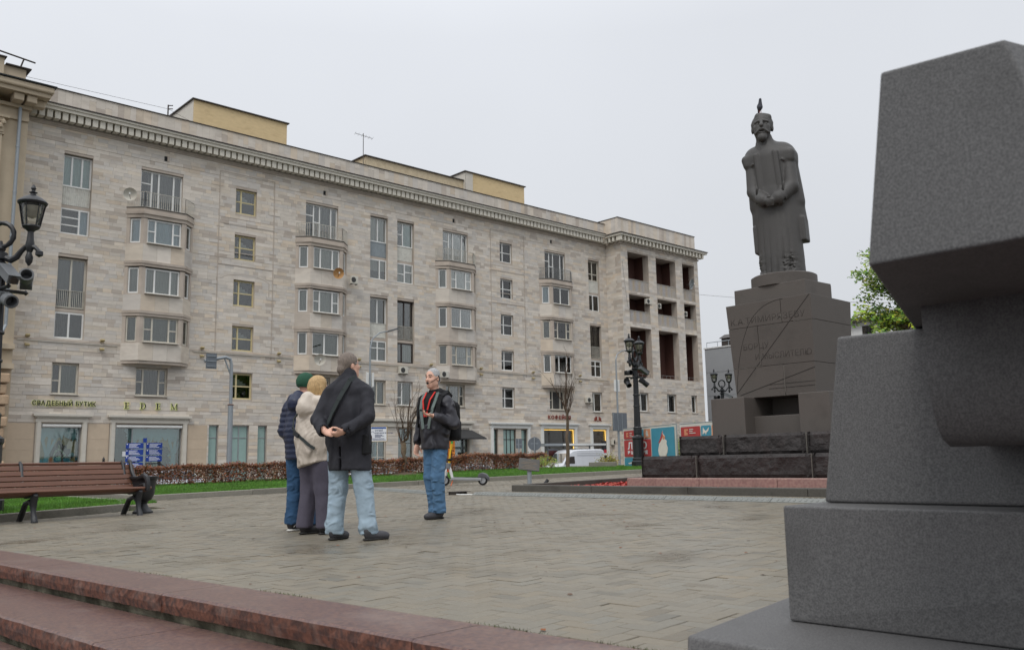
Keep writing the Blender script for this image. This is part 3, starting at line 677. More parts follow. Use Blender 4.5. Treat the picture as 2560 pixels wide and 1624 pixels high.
# round-bellied drum under the overhang
b = MB(); n = 22; y0, y1 = 1.2, -.3; prof = [(3.5,.78)]
for i in range(n+1):
    t = i/n; z = .765+.545*t; q = max(0, 1-t/.5); prof.append((2.97+.14*(1-math.sqrt(max(0,1-q*q))), z))
prof.append((3.5,1.31)); b.prism([(x,0,z) for x, z in prof], (0,y1,0), (0,y0,0)); b.build('drum', m_gran2, sc_, smooth=True)
poly('overhanging_block', [(2.2,1.012,1.229),(2.2,.50,1.229),(3.9,.1,1.229),(3.9,1.58,1.229),(2.2,.937,1.735),(2.2,.64,1.714),(3.6,.30,1.80),(3.6,1.30,1.80)], bev=.008)
poly('overhanging_block', [(2.215,.638,1.23),(2.22,-.3,1.23),(3.85,-.3,1.23),(3.85,.3,1.23),(2.215,.632,1.60),(2.22,-.3,1.66),(3.55,-.3,1.74),(3.55,.28,1.74)], bev=.01)
# ================================================================== THE STONE APARTMENT BUILDING
U = 58/34.0                                            # metres per facade unit
YF = 58.0
def uX(u): return u*U
def uZ(v): return v*U+CZ
m_slab = mat('travertine_slabs', S(208,200,189), rough=.8, var=.10, scale=1.4, bump=.18, bscale=14, tint='tint', stain=.42, stain_col=S(158,144,132), sscale=.5, detail=8, dist=.02, stretch=(1,1,2.2))
m_slab1 = mat('travertine_slab_single', S(208,200,189), rough=.8, var=.12, scale=3.5, bump=.18, bscale=14, tint='objcol', stain=.35, stain_col=S(140,124,110), sscale=.9, detail=8, stretch=(1,1,.6))
m_core = mat('wall_core_stone', S(184,172,159), rough=.85, var=.14, scale=1.2, bump=.2, stain=.4, stain_col=S(146,130,116), sscale=.7)
m_joint2 = mat('facade_joint', S(120,104,90), rough=.9, var=.2, scale=2)
m_beige = mat('beige_smooth_stone', S(196,178,156), rough=.75, var=.05, scale=3, bump=.08, bscale=40, tint='tint')
m_trim = mat('pale_painted_trim', S(206,200,188), rough=.6, var=.06, scale=4, bump=.08, stain=.25, stain_col=S(150,142,130), sscale=2)
m_trimw = mat('white_painted_trim', S(222,222,218), rough=.55, var=.04, scale=4, bump=.05)
m_dent = mat('cornice_block_paint', S(212,206,192), rough=.7, var=.06, scale=5, bump=.1, stain=.25, stain_col=S(166,154,138), sscale=2)
m_flash = mat('dark_metal_flashing', S(72,66,62), rough=.5, var=.2, scale=3, metal=.3)
m_fw = mat('white_window_frame', S(226,226,222), rough=.45, var=.04, bump=0); m_fc = mat('cream_window_frame', S(204,190,146), rough=.5, var=.06, bump=.05); m_fo = mat('old_window_frame', S(200,194,180), rough=.6, var=.1, bump=.05)
m_fd = mat('dark_window_frame', S(52,44,40), rough=.5, var=.1, bump=0)
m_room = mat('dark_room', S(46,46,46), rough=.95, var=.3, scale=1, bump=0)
m_glass = glass('window_glass', (.86,.88,.87), .05)
CURT = [mat('sheer_curtain', S(178,180,174), rough=.9, var=.10, scale=1.5, stretch=(6,1,.3), bump=.2, bscale=6), mat('green_grey_curtain', S(118,124,116), rough=.9, var=.15, scale=1.5, stretch=(5,1,.3), bump=.2, bscale=6),
        mat('grey_blind', S(104,107,106), rough=.9, var=.10, scale=2, stretch=(1,1,12), bump=.1), mat('pale_blue_blind', S(196,214,226), rough=.8, var=.05, scale=2, bump=.05),
        mat('turquoise_blind', S(168,196,194), rough=.8, var=.05, scale=2, bump=.05), mat('dark_curtain', S(66,65,62), rough=.9, var=.2, scale=1.5, stretch=(5,1,.3))]
m_rail = mat('pale_iron_railing', S(196,192,180), rough=.6, var=.12, scale=6, stain=.3, stain_col=S(140,92,60), sscale=4, bump=.05)
m_railg = mat('grey_iron_railing', S(128,130,128), rough=.6, var=.12, scale=6, bump=.05)
m_corr = mat('corrugated_white_sheet', S(204,202,192), rough=.55, var=.12, scale=5, stain=.3, stain_col=S(120,100,80), sscale=3, bump=.05); m_corrg = mat('corrugated_grey_sheet', S(140,148,152), rough=.5, var=.1, bump=.05)
bld = thing('apartment_building', (uX(24), YF, STREET+.13), 'long six storey travertine clad apartment block with oriels and heavy dentil cornice', 'building')
rf = random.Random(21)
def slab_tint():
    k = rf.random(); v = rf.gauss(1, .045)
    if k < .16: c = (1.02, .98, .92)       # warm
    elif k < .24: c = (1.02, .945, .85)       # ochre
    elif k < .44: c = (.925, .935, .955)     # grey
    elif k < .55: c = (.80, .765, .74)      # brown
    elif k < .62: c = (1.07, 1.06, 1.05)     # pale
    else: c = (1.0, .99, .975)
    return tuple(min(1.25, x*v) for x in c)

BAYS = [12.74, 19.94, 27.66, 34.88]
OPEN = []                                              # (x0,x1,z0,z1) world
def op(a, b, c, d): OPEN.append((uX(a), uX(b), uZ(c), uZ(d))); return OPEN[-1]
COLS = {'C1': (9.11,10.12), 'C2a': (22.51,23.50), 'C2b': (24.05,25.05), 'C3': (37.63,38.60)}
colop = {}
for k, (a, b) in COLS.items():
    colop[k] = (op(a,b,8.5,11.54), op(a,b,4.64,7.65), op(a+.01,b-.1,2.63,3.75))
STW = {'S1': (15.82,16.76), 'S2': (30.69,31.58)}; SROW = [(10.44,11.52),(8.47,9.53),(6.51,7.62),(4.64,5.68),(2.66,3.74)]
stop = {k: [op(a,b,c,d) for c, d in SROW] for k, (a, b) in STW.items()}
bayop = [(op(c-.83,c+.82,9.92,11.53), op(c-.70,c+.50,2.67,3.74)) for c in BAYS]
ORX = [op(c-.98,c+.98,3.95,9.7) for c in BAYS]           # oriel openings into the wall (hidden behind the oriels)
SHOP = {'boutique_window': (8.88,10.22,-.22,1.58), 'boutique_door': (11.38,13.90,-.62,1.58), 'l1': (14.97,15.37,-.6,1.6), 'l2': (15.86,16.67,-.6,1.6), 'l3': (17.06,17.47,-.6,1.6),
        'mus_w': (22.61,23.42,-.85,1.57), 'mus_d': (24.10,24.95,-.85,1.57), 'ad_w': (26.15,28.35,-.75,1.45), 'cc1': (30.0,30.34,-.75,1.58), 'cc2': (30.70,31.61,-.75,1.58), 'cc3': (31.98,32.42,-.75,1.58),
        'cafe': (33.61,36.02,-.6,1.6), 'cafe_d': (37.54,38.71,-.85,1.6)}
shopop = {k: op(*v) for k, v in SHOP.items()}
X0, X1 = uX(7.75), uX(39.22)
def free(spans, a, b):
    """parts of [a,b] not covered by spans"""
    out = []; cur = a
    for s0, s1 in sorted(spans):
        if s1 <= cur or s0 >= b: continue
        if s0 > cur: out.append((cur, s0))
        cur = max(cur, s1)
    if cur < b: out.append((cur, b))
    return out
# wall core behind the cladding
def core(name, ops, a, b, z0, z1, mk, parent):
    zs = sorted(set([z0, z1]+[z for o in ops for z in (o[2], o[3]) if z0 < z < z1])); m = MB()
    for p, q in zip(zs[:-1], zs[1:]):
        for (c, d) in free([(o[0], o[1]) for o in ops if o[2] < q-1e-4 and o[3] > p+1e-4], a, b): mk(m, c, d, p, q)
    return m.build(name, m_core, parent)
core('wall', OPEN, X0, X1, STREET-.2, uZ(13.3), lambda m, c, d, p, q: m.box(c, d, YF+.03, YF+.42, p, q), bld)
# slab courses between the grooves
GROOVES = [-.9,-.46,-.04,.38,.80,1.21,1.62,2.13,2.57,2.94,3.32,3.77,4.2,8.47,11.92,12.52]
def panel_dep(x, z):
    for (a, b) in ((15.12,17.56),(30.04,32.43)):
        if uX(a) < x < uX(b) and (uZ(4.35) < z < uZ(8.2) or uZ(8.75) < z < uZ(9.95) or uZ(10.2) < z < uZ(12.12)): return .020
    return 0
slabs = []
def courses(ops, a, b, grooves, skipfn=None):
    for gi, (g0, g1) in enumerate(zip(grooves[:-1], grooves[1:])):
        z0, z1 = uZ(g0), uZ(g1); n = max(1, round((z1-z0)/.245)); hh = (z1-z0)/n
        for k in range(n):
            p, q = z0+k*hh+.003, z0+(k+1)*hh-.003
            if k == 0: p += .010
            if k == n-1: q -= .012
            for (c, d) in free([(o[0]-.004, o[1]+.004) for o in ops if o[2] < q-.02 and o[3] > p+.02], a, b):
                x = c
                while x < d-.02:
                    L = rf.choice([.35,.5,.6,.7,.8,1.0,1.25])*rf.uniform(.85,1.15)
                    if d-(x+L) < .22: L = d-x
                    if not (skipfn and skipfn(x, x+L, p)): slabs.append((x+.003, min(x+L, d)-.003, p, q))
                    x += L
beige_zone = lambda x0, x1, z: z < uZ(1.62) and x1 < uX(14.6)
courses(OPEN, X0+.02, X1, GROOVES, beige_zone)
fwd3 = lambda x, y, z: x*f_.x+y*f_.y+(z-CZ)*f_.z
def insight(x, z):
    d = fwd3(x, YF, z); return d > 0 and abs((x*r2.x+YF*r2.y)/d) < .585
vis = sorted([s for s in slabs if insight(s[0], s[2])], key=lambda s: -(s[1]-s[0])*(s[3]-s[2])/(fwd3(s[0], YF, s[2])**2))[:290]
vset = set(vis); sm = MB()
for s in slabs:
    t = slab_tint(); d = panel_dep((s[0]+s[1])/2, (s[2]+s[3])/2)
    if s in vset and d == 0: piece('stone_slab', m_slab1, bld, s[0], s[1], YF+rf.uniform(-.004,.002), YF+.05, s[2], s[3], t)
    else: sm.cur = t; y = YF+d+rf.uniform(-.004,.002); sm.box(s[0], s[1], y, YF+.05, s[2], s[3], skip='k')
o = sm.build('cladding', m_slab, bld); o['kind'] = 'stuff'
# smooth beige slabs round the boutique
zb = [-.9,-.48,-.1,.28,.66,1.04,1.6]; k = 0
for p, q in zip(zb[:-1], zb[1:]):
    for (c, d) in free([(o[0]-.36, o[1]+.36) for kk, o in shopop.items() if kk.startswith('bout')], X0+.02, uX(14.9)):
        n = max(1, round((d-c)/1.7)); sh = (k % 2)*.0
        for i in range(n):
            v = rf.gauss(1, .025); b = MB(); b.cur = (v, v*.995, v*.985); b.box(c+(d-c)*i/n+.003, c+(d-c)*(i+1)/n-.003, YF-.012, YF+.05, uZ(p)+.004, uZ(q)-.004); b.build('beige_slab', m_beige, bld)
    k += 1

# frames of the recessed stair panels, arches
for (a, b) in ((15.12,17.56),(30.04,32.43)):
    xa, xb = uX(a), uX(b); m = MB()
    m.box(xa-.05, xa, YF-.02, YF+.04, uZ(4.35), uZ(12.12)); m.box(xb, xb+.05, YF-.02, YF+.04, uZ(4.35), uZ(12.12)); m.box(xa-.05, xb+.05, YF-.022, YF+.04, uZ(12.12), uZ(12.15))
    for z in (10.2, 9.95, 8.2, 8.75): m.box(xa, xb, YF-.012, YF+.04, uZ(z)-.02, uZ(z)+.02)
    n = 14; w = (xb-xa)*.44; xc = (xa+xb)/2
    arc_ = [(xc-w+2*w*i/n, uZ(7.62)+.42*U*(1-((2*i/n-1)**2)**1.2)*.55) for i in range(n+1)]
    for p, q in zip(arc_[:-1], arc_[1:]): m.bar((p[0],YF+.03,p[1]), (q[0],YF+.03,q[1]), .05, .03, up=(0,1,0))
    m.box(arc_[-1][0]-.025, arc_[-1][0]+.025, YF+.005, YF+.045, uZ(6.9), arc_[-1][1])
    m.build('panel_moulding', m_core, bld)

# ------------------------------------------------------------------ windows
def window(x0, x1, z0, z1, y, cols, fm, parent=bld, curt=None, T=None, fw=.095, sill=True, inner=None, name='window', depth=.08, room=.7):
    """cols: list of (width share, [heights shares of panes]); T maps local (a, dep, z) to world for turned faces"""
    T = T or (lambda a, d, z: (a, y+d, z))
    def BX(m, a0, a1, d0, d1, p0, p1):
        c = [T(a0,d0,p0),T(a1,d0,p0),T(a1,d1,p0),T(a0,d1,p0),T(a0,d0,p1),T(a1,d0,p1),T(a1,d1,p1),T(a0,d1,p1)]; n = len(m.v); m.v += c
        for q in ((0,3,2,1),(4,5,6,7),(0,1,5,4),(1,2,6,5),(2,3,7,6),(3,0,4,7)): m.f.append(tuple(n+i for i in q)); m.t.append(None)
    fr = MB(); BX(fr, x0, x0+fw, 0, depth, z0, z1); BX(fr, x1-fw, x1, 0, depth, z0, z1); BX(fr, x0+fw, x1-fw, 0, depth, z0, z0+fw); BX(fr, x0+fw, x1-fw, 0, depth, z1-fw, z1)
    tot = sum(c[0] for c in cols); xa = x0+fw; W = x1-x0-2*fw; panes = []
    for ci, (sh, rows) in enumerate(cols):
        xb = xa+W*sh/tot; tr = sum(rows); za = z0+fw; H = z1-z0-2*fw
        if ci < len(cols)-1: BX(fr, xb-fw*.55, xb+fw*.55, -.005, depth, z0+fw, z1-fw)
        for ri, rs in enumerate(rows):
            zb2 = za+H*rs/tr
            if ri < len(rows)-1: BX(fr, xa, xb, .003, depth-.01, zb2-fw*.4, zb2+fw*.4)
            panes.append((xa+.01, xb-.01, za+.01, zb2-.01)); za = zb2
        xa = xb
    w = fr.build(name, fm, parent)
    for (a, b, c, d) in panes:
        pn = MB(); BX(pn, a, b, depth*.45, depth*.45+.008, c, d); pn.build('pane', m_glass, w)
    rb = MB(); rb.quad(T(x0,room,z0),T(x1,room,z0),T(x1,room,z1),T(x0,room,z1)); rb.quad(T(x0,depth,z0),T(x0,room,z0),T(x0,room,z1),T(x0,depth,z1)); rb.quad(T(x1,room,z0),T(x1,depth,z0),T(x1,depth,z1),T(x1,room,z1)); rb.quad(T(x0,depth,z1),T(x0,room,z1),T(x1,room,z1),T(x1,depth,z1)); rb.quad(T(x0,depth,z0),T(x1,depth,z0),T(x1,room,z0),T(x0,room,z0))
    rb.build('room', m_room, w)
    if curt is not None:
        cm = MB(); n = max(4, int((x1-x0)/.09)); kind, a, b, c = curt      # material, share start, share end, share of height from top
        xs = [x0+(x1-x0)*(a+(b-a)*i/n) for i in range(n+1)]
        for i in range(n): da, db = .16+.03*math.sin(i*1.9), .16+.03*math.sin((i+1)*1.9); cm.quad(T(xs[i],da,z1-(z1-z0)*c),T(xs[i+1],db,z1-(z1-z0)*c),T(xs[i+1],db,z1),T(xs[i],da,z1))
        cm.build('curtain', CURT[kind], w)
    if sill: sl = MB(); BX(sl, x0-.04, x1+.04, -.30 if sill == 2 else -.1, 0, z0-.05, z0-.004); sl.build('sill', m_trim, w)
    if inner: inner(w, T)
    return w
YR = YF+.27                                             # window plane in the recesses
three = [(1,[1]),(2.2,[1]),(1,[1])]; two = [(1,[1]),(1,[1])]
def stair_in(w, T):
    pass
CSPEC = {'C1': [(m_fw,[(1,[1]),(1.3,[1]),(1,[1])],(4,0,1,1)), (m_fw,[(2.1,[1,1,1]),(1,[1])],(3,.62,1,1)), (m_fo,two,(2,0,1,1)), (m_fw,two,(5,.05,.4,1)), (m_fo,[(1,[1,1.3]),(2.2,[1])],(1,.3,1,1))],
         'C2a': [(m_fw,two,(0,0,1,1)), (m_fw,[(1.6,[1]),(1,[1])],(0,0,1,.55)), (m_fw,two,(5,0,1,1)), (m_fw,[(1,[2,1]),(1,[2,1])],(1,0,1,1)), (m_fo,two,(1,0,1,1))],
         'C2b': [(m_fw,[(1,[1,1]),(1.5,[1])],(4,.5,1,1)), (m_fw,[(1,[1,1.2]),(1,[1,0.7])],(0,0,1,1)), (m_fd,two,None), (m_fd,[(1,[1]),(2.2,[1])],(0,.3,1,1)), (m_fw,[(1,[1,2]),(2,[1])],(1,.3,1,1))],
         'C3': [(m_fo,[(1,[1,2]),(1,[1,2])],None), (m_fw,[(1,[1]),(1.2,[1])],(1,.4,1,1)), (m_fd,two,None), (m_fw,[(1,[2.2,1]),(1,[2.2,1])],(0,.55,1,1)), (m_fw,[(.35,[1]),(1,[1])],(1,.3,1,1))]}
def corrugated(x0, x1, z0, z1, y, m, name='balcony_panel'):
    b = MB(); n = int((x1-x0)/.06)
    for i in range(n):
        xa, xb = x0+(x1-x0)*i/n, x0+(x1-x0)*(i+1)/n; ya, yb = y+.02*(i % 2), y+.02*((i+1) % 2); b.quad((xa,ya,z0),(xb,yb,z0),(xb,yb,z1),(xa,ya,z1))
    b.box(x0, x1, y-.02, y+.03, z1, z1+.04); b.build(name, m, bld)
def railing(pts, z0, z1, m, parent=bld, name='railing', gap=.11, th=.022, top=.04):
    b = MB()
    for p, q in zip(pts[:-1], pts[1:]):
        p, q = Vector(p), Vector(q); L = (q-p).length; n = max(1, int(L/gap)); b.bar((p.x,p.y,z1), (q.x,q.y,z1), top, top*.7); b.bar((p.x,p.y,z0+.05), (q.x,q.y,z0+.05), top*.8, top*.6)
        for i in range(n+1): c = p+(q-p)*i/n; b.bar((c.x,c.y,z0), (c.x,c.y,z1), th, th)
    return b.build(name, m, parent)
for k, (hi, lo, f1) in colop.items():
    sp = CSPEC[k]; a, b = hi[0], hi[1]
    window(a, b, uZ(10.32), hi[3]-.05, YR, sp[0][1], sp[0][0], curt=sp[0][2], sill=False)
    if k != 'C2a': corrugated(a+.02, b-.02, uZ(9.62), uZ(10.30), YR-.03, m_corr)
    else: corrugated(a+.02, b-.02, uZ(9.62), uZ(10.30), YR-.03, m_corrg)
    s = MB(); s.box(a, b, YR-.02, YR+.2, uZ(9.50), uZ(9.61)); s.build('spandrel', m_core, bld)
    window(a, b, hi[2]+.02, uZ(9.49), YR-.05, sp[1][1], sp[1][0], curt=sp[1][2])
    a, b = lo[0], lo[1]
    window(a, b, uZ(5.78), lo[3]-.05, YR+.02, sp[2][1], sp[2][0], curt=sp[2][2], sill=False)
    if k == 'C2a': corrugated(a+.02, b-.02, uZ(5.76), uZ(6.42), YR-.04, m_corr)
    else: railing([(a+.03,YR-.05,0),(b-.03,YR-.05,0)], uZ(5.76), uZ(6.42), m_rail)
    s = MB(); s.box(a, b, YR-.06, YR+.2, uZ(5.62), uZ(5.745)); s.build('spandrel', m_core, bld)
    window(a, b, lo[2]+.02, uZ(5.61), YR-.05, sp[3][1], sp[3][0], curt=sp[3][2])
    window(f1[0], f1[1], f1[2]+.02, f1[3]-.02, YR-.08, sp[4][1], sp[4][0], curt=sp[4][2], sill=2)
m_stairin = mat('stair_flight_plaster', S(176,180,176), rough=.9, var=.05, bump=0)
for k, ops in stop.items():
    for i, o_ in enumerate(ops):
        def inner(w, T, o_=o_):
            b = MB(); x0, x1, z0, z1 = o_; n = 5
            for q in range(n):                               # stepped underside of the stair seen through the upper panes
                xa, xb = x0+(x1-x0)*(.30+.7*q/n), x0+(x1-x0)*(.30+.7*(q+1)/n); zt = z1-(z1-z0)*(.10+.36*(q+.6)/n); b.box(xa, xb, YF+.62, YF+.66, z1-(z1-z0)*.48, zt)
            b.build('stair_flight', m_stairin, w)
        window(o_[0], o_[1], o_[2]+.02, o_[3]-.02, YR-.07, [(.55,[1,1]),(1.5,[1,1])], m_fc if k == 'S1' else m_fw, fw=.10 if k == 'S1' else .085, inner=inner)
# oriels with balconies on top
OW = [[(m_fw,3),(m_fw,0),(m_fo,1)], [(m_fw,0),(m_fw,0),(m_fw,1)], [(m_fw,0),(m_fw,2),(m_fo,1)], [(m_fw,3),(m_fo,1),(m_fw,5)]]
ROWS = [(8.52,9.42),(6.56,7.50),(4.70,5.62)]
PR, FH, WH = .75, 1.37, 2.24
def oct_ring(c, e, pr=PR): return [(c-WH-e*.6,YF+.02),(c-FH-e*.5,YF-pr-e),(c+FH+e*.5,YF-pr-e),(c+WH+e*.6,YF+.02)]
def oct_band(m, c, e, z0, z1, pr=PR):
    p = oct_ring(c, e, pr); m.prism([(x,y,z0) for x, y in p], (0,0,0), (0,0,z1-z0))
def lerp(a, b, t): return a+(b-a)*t
for bi, cu in enumerate(BAYS):
    c = uX(cu); m = MB()
    zlev = [uZ(3.86), uZ(4.66), uZ(5.66), uZ(6.52), uZ(7.54), uZ(8.48), uZ(9.46), uZ(9.86)]
    bt = slab_tint()
    for z0, z1 in ((uZ(3.96),uZ(4.66)),(uZ(5.86),uZ(6.52)),(uZ(7.78),uZ(8.48))): oct_band(m, c, 0, z0, z1)
    orl = m.build('oriel', m_core, bld)
    p0 = oct_ring(c, .02)
    for (z0, z1) in ((uZ(3.97),uZ(4.62)),(uZ(5.87),uZ(6.48)),(uZ(7.79),uZ(8.44))):       # stone facing of the aprons
        for (a, b) in zip(p0[:-1], p0[1:]):
            a, b = Vector(a), Vector(b); n = max(1, round((b-a).length/.9)); d = (b-a)/n
            for i in range(n):
                s = MB(); s.cur = slab_tint(); q0, q1 = a+d*i+d.normalized()*.004, a+d*(i+1)-d.normalized()*.004; nr = Vector((-d.y, d.x)).normalized()*-.02
                zz = z0+.004; s.prism([(q0.x,q0.y,zz),(q1.x,q1.y,zz),(q1.x-nr.x,q1.y-nr.y,zz),(q0.x-nr.x,q0.y-nr.y,zz)], (0,0,0), (0,0,z1-z0-.008)); s.build('apron_slab', m_slab, orl)
    for z0, z1, e in ((uZ(3.86),uZ(3.96),-.05),(uZ(5.66),uZ(5.76),.06),(uZ(5.76),uZ(5.86),.11),(uZ(7.58),uZ(7.68),.06),(uZ(7.68),uZ(7.78),.11),(uZ(9.48),uZ(9.62),.04),(uZ(9.62),uZ(9.72),.13),(uZ(9.72),uZ(9.86),.06)): m = MB(); oct_band(m, c, e, z0, z1); m.build('moulding', m_core, orl)
    m = MB(); oct_band(m, c, .10, uZ(9.86), uZ(9.89)); m.build('flashing', m_flash, orl)
    for ri, (z0, z1) in enumerate(ROWS):
        za, zb3 = zlev[1+2*ri if False else {0:5,1:3,2:1}[ri]], zlev[{0:6,1:4,2:2}[ri]]
        A = [Vector(p) for p in oct_ring(c, 0)]
        def pier(a, b, t0, t1):
            p, q = a.lerp(b, t0), a.lerp(b, t1); d = (q-p).normalized(); nr = Vector((-d.y, d.x))*.30
            m = MB(); m.prism([(p.x,p.y,za),(q.x,q.y,za),(q.x+nr.x,q.y+nr.y,za),(p.x+nr.x,p.y+nr.y,za)], (0,0,0), (0,0,zb3-za)); m.build('pier', m_core, orl)
        pier(A[0],A[1],0,.22); pier(A[0],A[1],.82,1); pier(A[1],A[2],0,.085); pier(A[1],A[2],.915,1); pier(A[2],A[3],0,.18); pier(A[2],A[3],.78,1)
        fm, cu_k = OW[bi][ri]
        x0, x1 = c-FH+.24, c+FH-.24; lay = [[(1,[1,1]),(2.6,[1]),(1,[1,1])],[(.9,[1]),(1.8,[1]),(.9,[1])],[(.9,[1,1]),(2,[1]),(.9,[1,1])],[(1,[1]),(1.2,[1])]][(ri+bi) % 4]
        window(x0, x1, za+.03, zb3-.02, YF-PR+.10, lay, fm, curt=(cu_k,0,1,1), sill=2, room=.6)
        for sd_, (a, b) in ((0,(A[0],A[1])), (1,(A[2],A[3]))):
            p, q = a.lerp(b, .22 if sd_ == 0 else .18), a.lerp(b, .82 if sd_ == 0 else .78); d = (q-p); L = d.length; d = d/L; nr = Vector((-d.y, d.x))
            def T(al, dp, z, p=p, d=d, nr=nr): w2 = p+d*al+nr*(dp+.09); return (w2.x, w2.y, z)
            window(0, L, za+.03, zb3-.02, 0, [(1,[1])], fm, curt=(cu_k,0,1,1), T=T, sill=False, room=.4)
    hi, f1 = bayop[bi]
    window(hi[0], hi[1], hi[2], hi[3]-.02, YR-.07, [(1,[2.2,1]),(.8,[1,1]) if bi % 2 else (.7,[1]),(1.5,[1]),(.7,[1])], m_fw, curt=((4,2,1,2)[bi] if bi != 0 else 2,.2,1,1), sill=False)
    p = oct_ring(c, -.05); railing([(x,min(y,YF-.01),0) for x, y in p], uZ(9.89), uZ(9.89)+1.05, m_rail if bi < 3 else m_railg, name='balcony_railing', gap=.13)
    window(f1[0], f1[1], f1[2]+.02, f1[3]-.02, YR-.08, [(.8,[1,1]),(2,[1]),(.8,[1,1])], m_fo, curt=(1 if bi % 2 else 5,.2,.75,1), sill=2)
# small vents under the cornice
for u in (12.85, 20.05, 27.55, 34.6):
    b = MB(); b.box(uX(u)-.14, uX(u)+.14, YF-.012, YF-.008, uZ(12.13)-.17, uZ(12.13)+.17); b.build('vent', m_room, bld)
    b = MB(); b.box(uX(u)+.06, uX(u)+.2, YF-.05, YF-.012, uZ(12.13)-.19, uZ(12.13)+.19); b.build('vent_flap', m_core, bld)
# cornice, dentils, parapet
def lattice(name, m, *boxes):
    for x in boxes: b = MB(); b.box(*x); o = b.build(name, m, bld)
    return o
lattice('frieze_moulding', m_core, (X0,X1-.02,YF-.10,YF+.05,uZ(12.52),uZ(12.60)), (X0,X1-.02,YF-.06,YF+.05,uZ(12.46),uZ(12.52)))
lattice('frieze', m_core, (X0,X1-.02,YF-.03,YF+.05,uZ(12.60),uZ(12.96)))
lattice('cornice', m_dent, (X0,X1-.75,YF-.78,YF+.05,uZ(12.93),uZ(13.05)), (X0,X1-.78,YF-.86,YF+.05,uZ(13.05),uZ(13.13)))
lattice('cornice_flashing', m_flash, (X0,X1-.80,YF-.92,YF+.05,uZ(13.13),uZ(13.17)))
cb = MB(); cb.box(-.16,.16,0,.60,0,.5); dm = bpy.data.meshes.new('dentil'); dm.from_pydata(cb.v, [], cb.f); dm.materials.append(m_dent); dm.update(); n = 0; x = X0+.3
while x < X1-.8:
    o = link('dentil', dm, bld); o.location = Vector((x, YF-.64, uZ(12.64)))-wo(bld); x += .446; n += 1
# parapet of upright slabs
px = X0; pmx = MB()
while px < X1+.1:
    w = rf.uniform(.35,.6); pmx.cur = slab_tint(); k = rf.random(); zt = uZ(13.92); zm = uZ(13.17)+(zt-uZ(13.17))*rf.uniform(.3,.8)
    if k < .5: pmx.box(px, px+w-.006, YF+rf.uniform(-.004,.004), YF+.3, uZ(13.1), zt)
    else: pmx.box(px, px+w-.006, YF+rf.uniform(-.004,.004), YF+.3, uZ(13.1), zm-.003); pmx.cur = slab_tint(); pmx.box(px, px+w-.006, YF+rf.uniform(-.004,.004), YF+.3, zm+.003, zt)
    px += w
o = pmx.build('parapet', m_slab, bld); o['kind'] = 'stuff'
lattice('parapet_cap', m_flash, (X0,X1+.1,YF-.06,YF+.5,uZ(13.92),uZ(13.95)))
lattice('roof', m_flash, (X0,X1+.1,YF+.3,YF+14,uZ(13.3),uZ(13.34)))
lattice('rear_wall', m_core, (X0,80,YF+13.9,YF+14.2,STREET,uZ(13.3)))
# cable tube with lights along the first string course
for ua, ub in ((7.93,11.3),(14.2,18.6),(21.3,26.3),(29,33.5),(36.2,39.1)): b = MB(); b.bar((uX(ua),YF-.06,uZ(4.50)), (uX(ub),YF-.06,uZ(4.50)), .05); b.build('cable_tube', m_trim, bld)
lattice('string_course', m_core, (X0,uX(BAYS[0]-1.33),YF-.035,YF+.02,uZ(4.53),uZ(4.58)), (uX(BAYS[0]+1.33),uX(BAYS[1]-1.33),YF-.035,YF+.02,uZ(4.53),uZ(4.58)), (uX(BAYS[1]+1.33),uX(BAYS[2]-1.33),YF-.035,YF+.02,uZ(4.53),uZ(4.58)), (uX(BAYS[2]+1.33),uX(BAYS[3]-1.33),YF-.035,YF+.02,uZ(4.53),uZ(4.58)))
m_fl = mat('floodlight_case', S(176,160,120), rough=.6, var=.2)
for i, u in enumerate((8.25,10.75,14.55,17.9,21.9,26.0,29.2,32.9,36.6)):
    for z in (4.62, 4.36):
        b = MB(); b.box(-.12,.12,-.22,0,-.05,.05); b.box(-.03,.03,-.06,.06,-.02,.02); fl = b.build('floodlight', m_fl, bld, local=True); fl.location = Vector((uX(u),YF-.05,uZ(z)))-wo(bld); fl.rotation_euler = (.5 if z < 4.5 else -.5,0,0)

# ------------------------------------------------------------------ the projecting end wing with loggias
YW, XE = 56.0, 80.0; WZ = lambda z: z+CZ
LOG = [(67.97,71.3),(72.55,75.9),(77.14,79.3)]
WOP = []
for a, b in LOG: WOP += [(a,b,WZ(16.69),WZ(20.70)), (a,b,WZ(13.53),WZ(16.3)), (a,b,WZ(7.98),WZ(12.95))]
WW = [(68.98,70.44,WZ(4.55),WZ(6.38)), (73.44,75.04,WZ(4.55),WZ(6.38)), (77.63,78.65,WZ(4.58),WZ(6.40))]
WOP += WW
core('wing_wall', WOP, X1, XE, STREET-.2, WZ(22.6), lambda m, c, d, p, q: m.box(c, d, YW+.03, YW+.75, p, q), bld)
lattice('wing_side_wall', m_core, (X1+.03,X1+.4,YW+.75,YF+.42,STREET-.2,WZ(22.6)), (XE-.35,XE-.002,YW+.75,YF+14,STREET-.2,WZ(22.6)))
slabs.clear(); WG = [g for g in GROOVES]; courses(WOP, X1+.035, XE, WG); sm = MB()
for s in slabs: sm.cur = slab_tint(); y = YW+rf.uniform(-.004,.002); sm.box(s[0], s[1], y, YW+.05, s[2], s[3], skip='k')
slabs.clear(); courses([], YW+.01, YF, GROOVES)
for s in slabs: sm.cur = slab_tint(); xx = X1+rf.uniform(-.004,.002); sm.box(xx, X1+.05, s[0], s[1], s[2], s[3], skip='r')
o = sm.build('wing_cladding', m_slab, bld); o['kind'] = 'stuff'
m_redtile = mat('brown_red_loggia_tile', S(80,53,46), rough=.6, var=.12, scale=3, bump=.35, bscale=9, stain=.3, stain_col=S(60,38,34), stretch=(1,1,6))
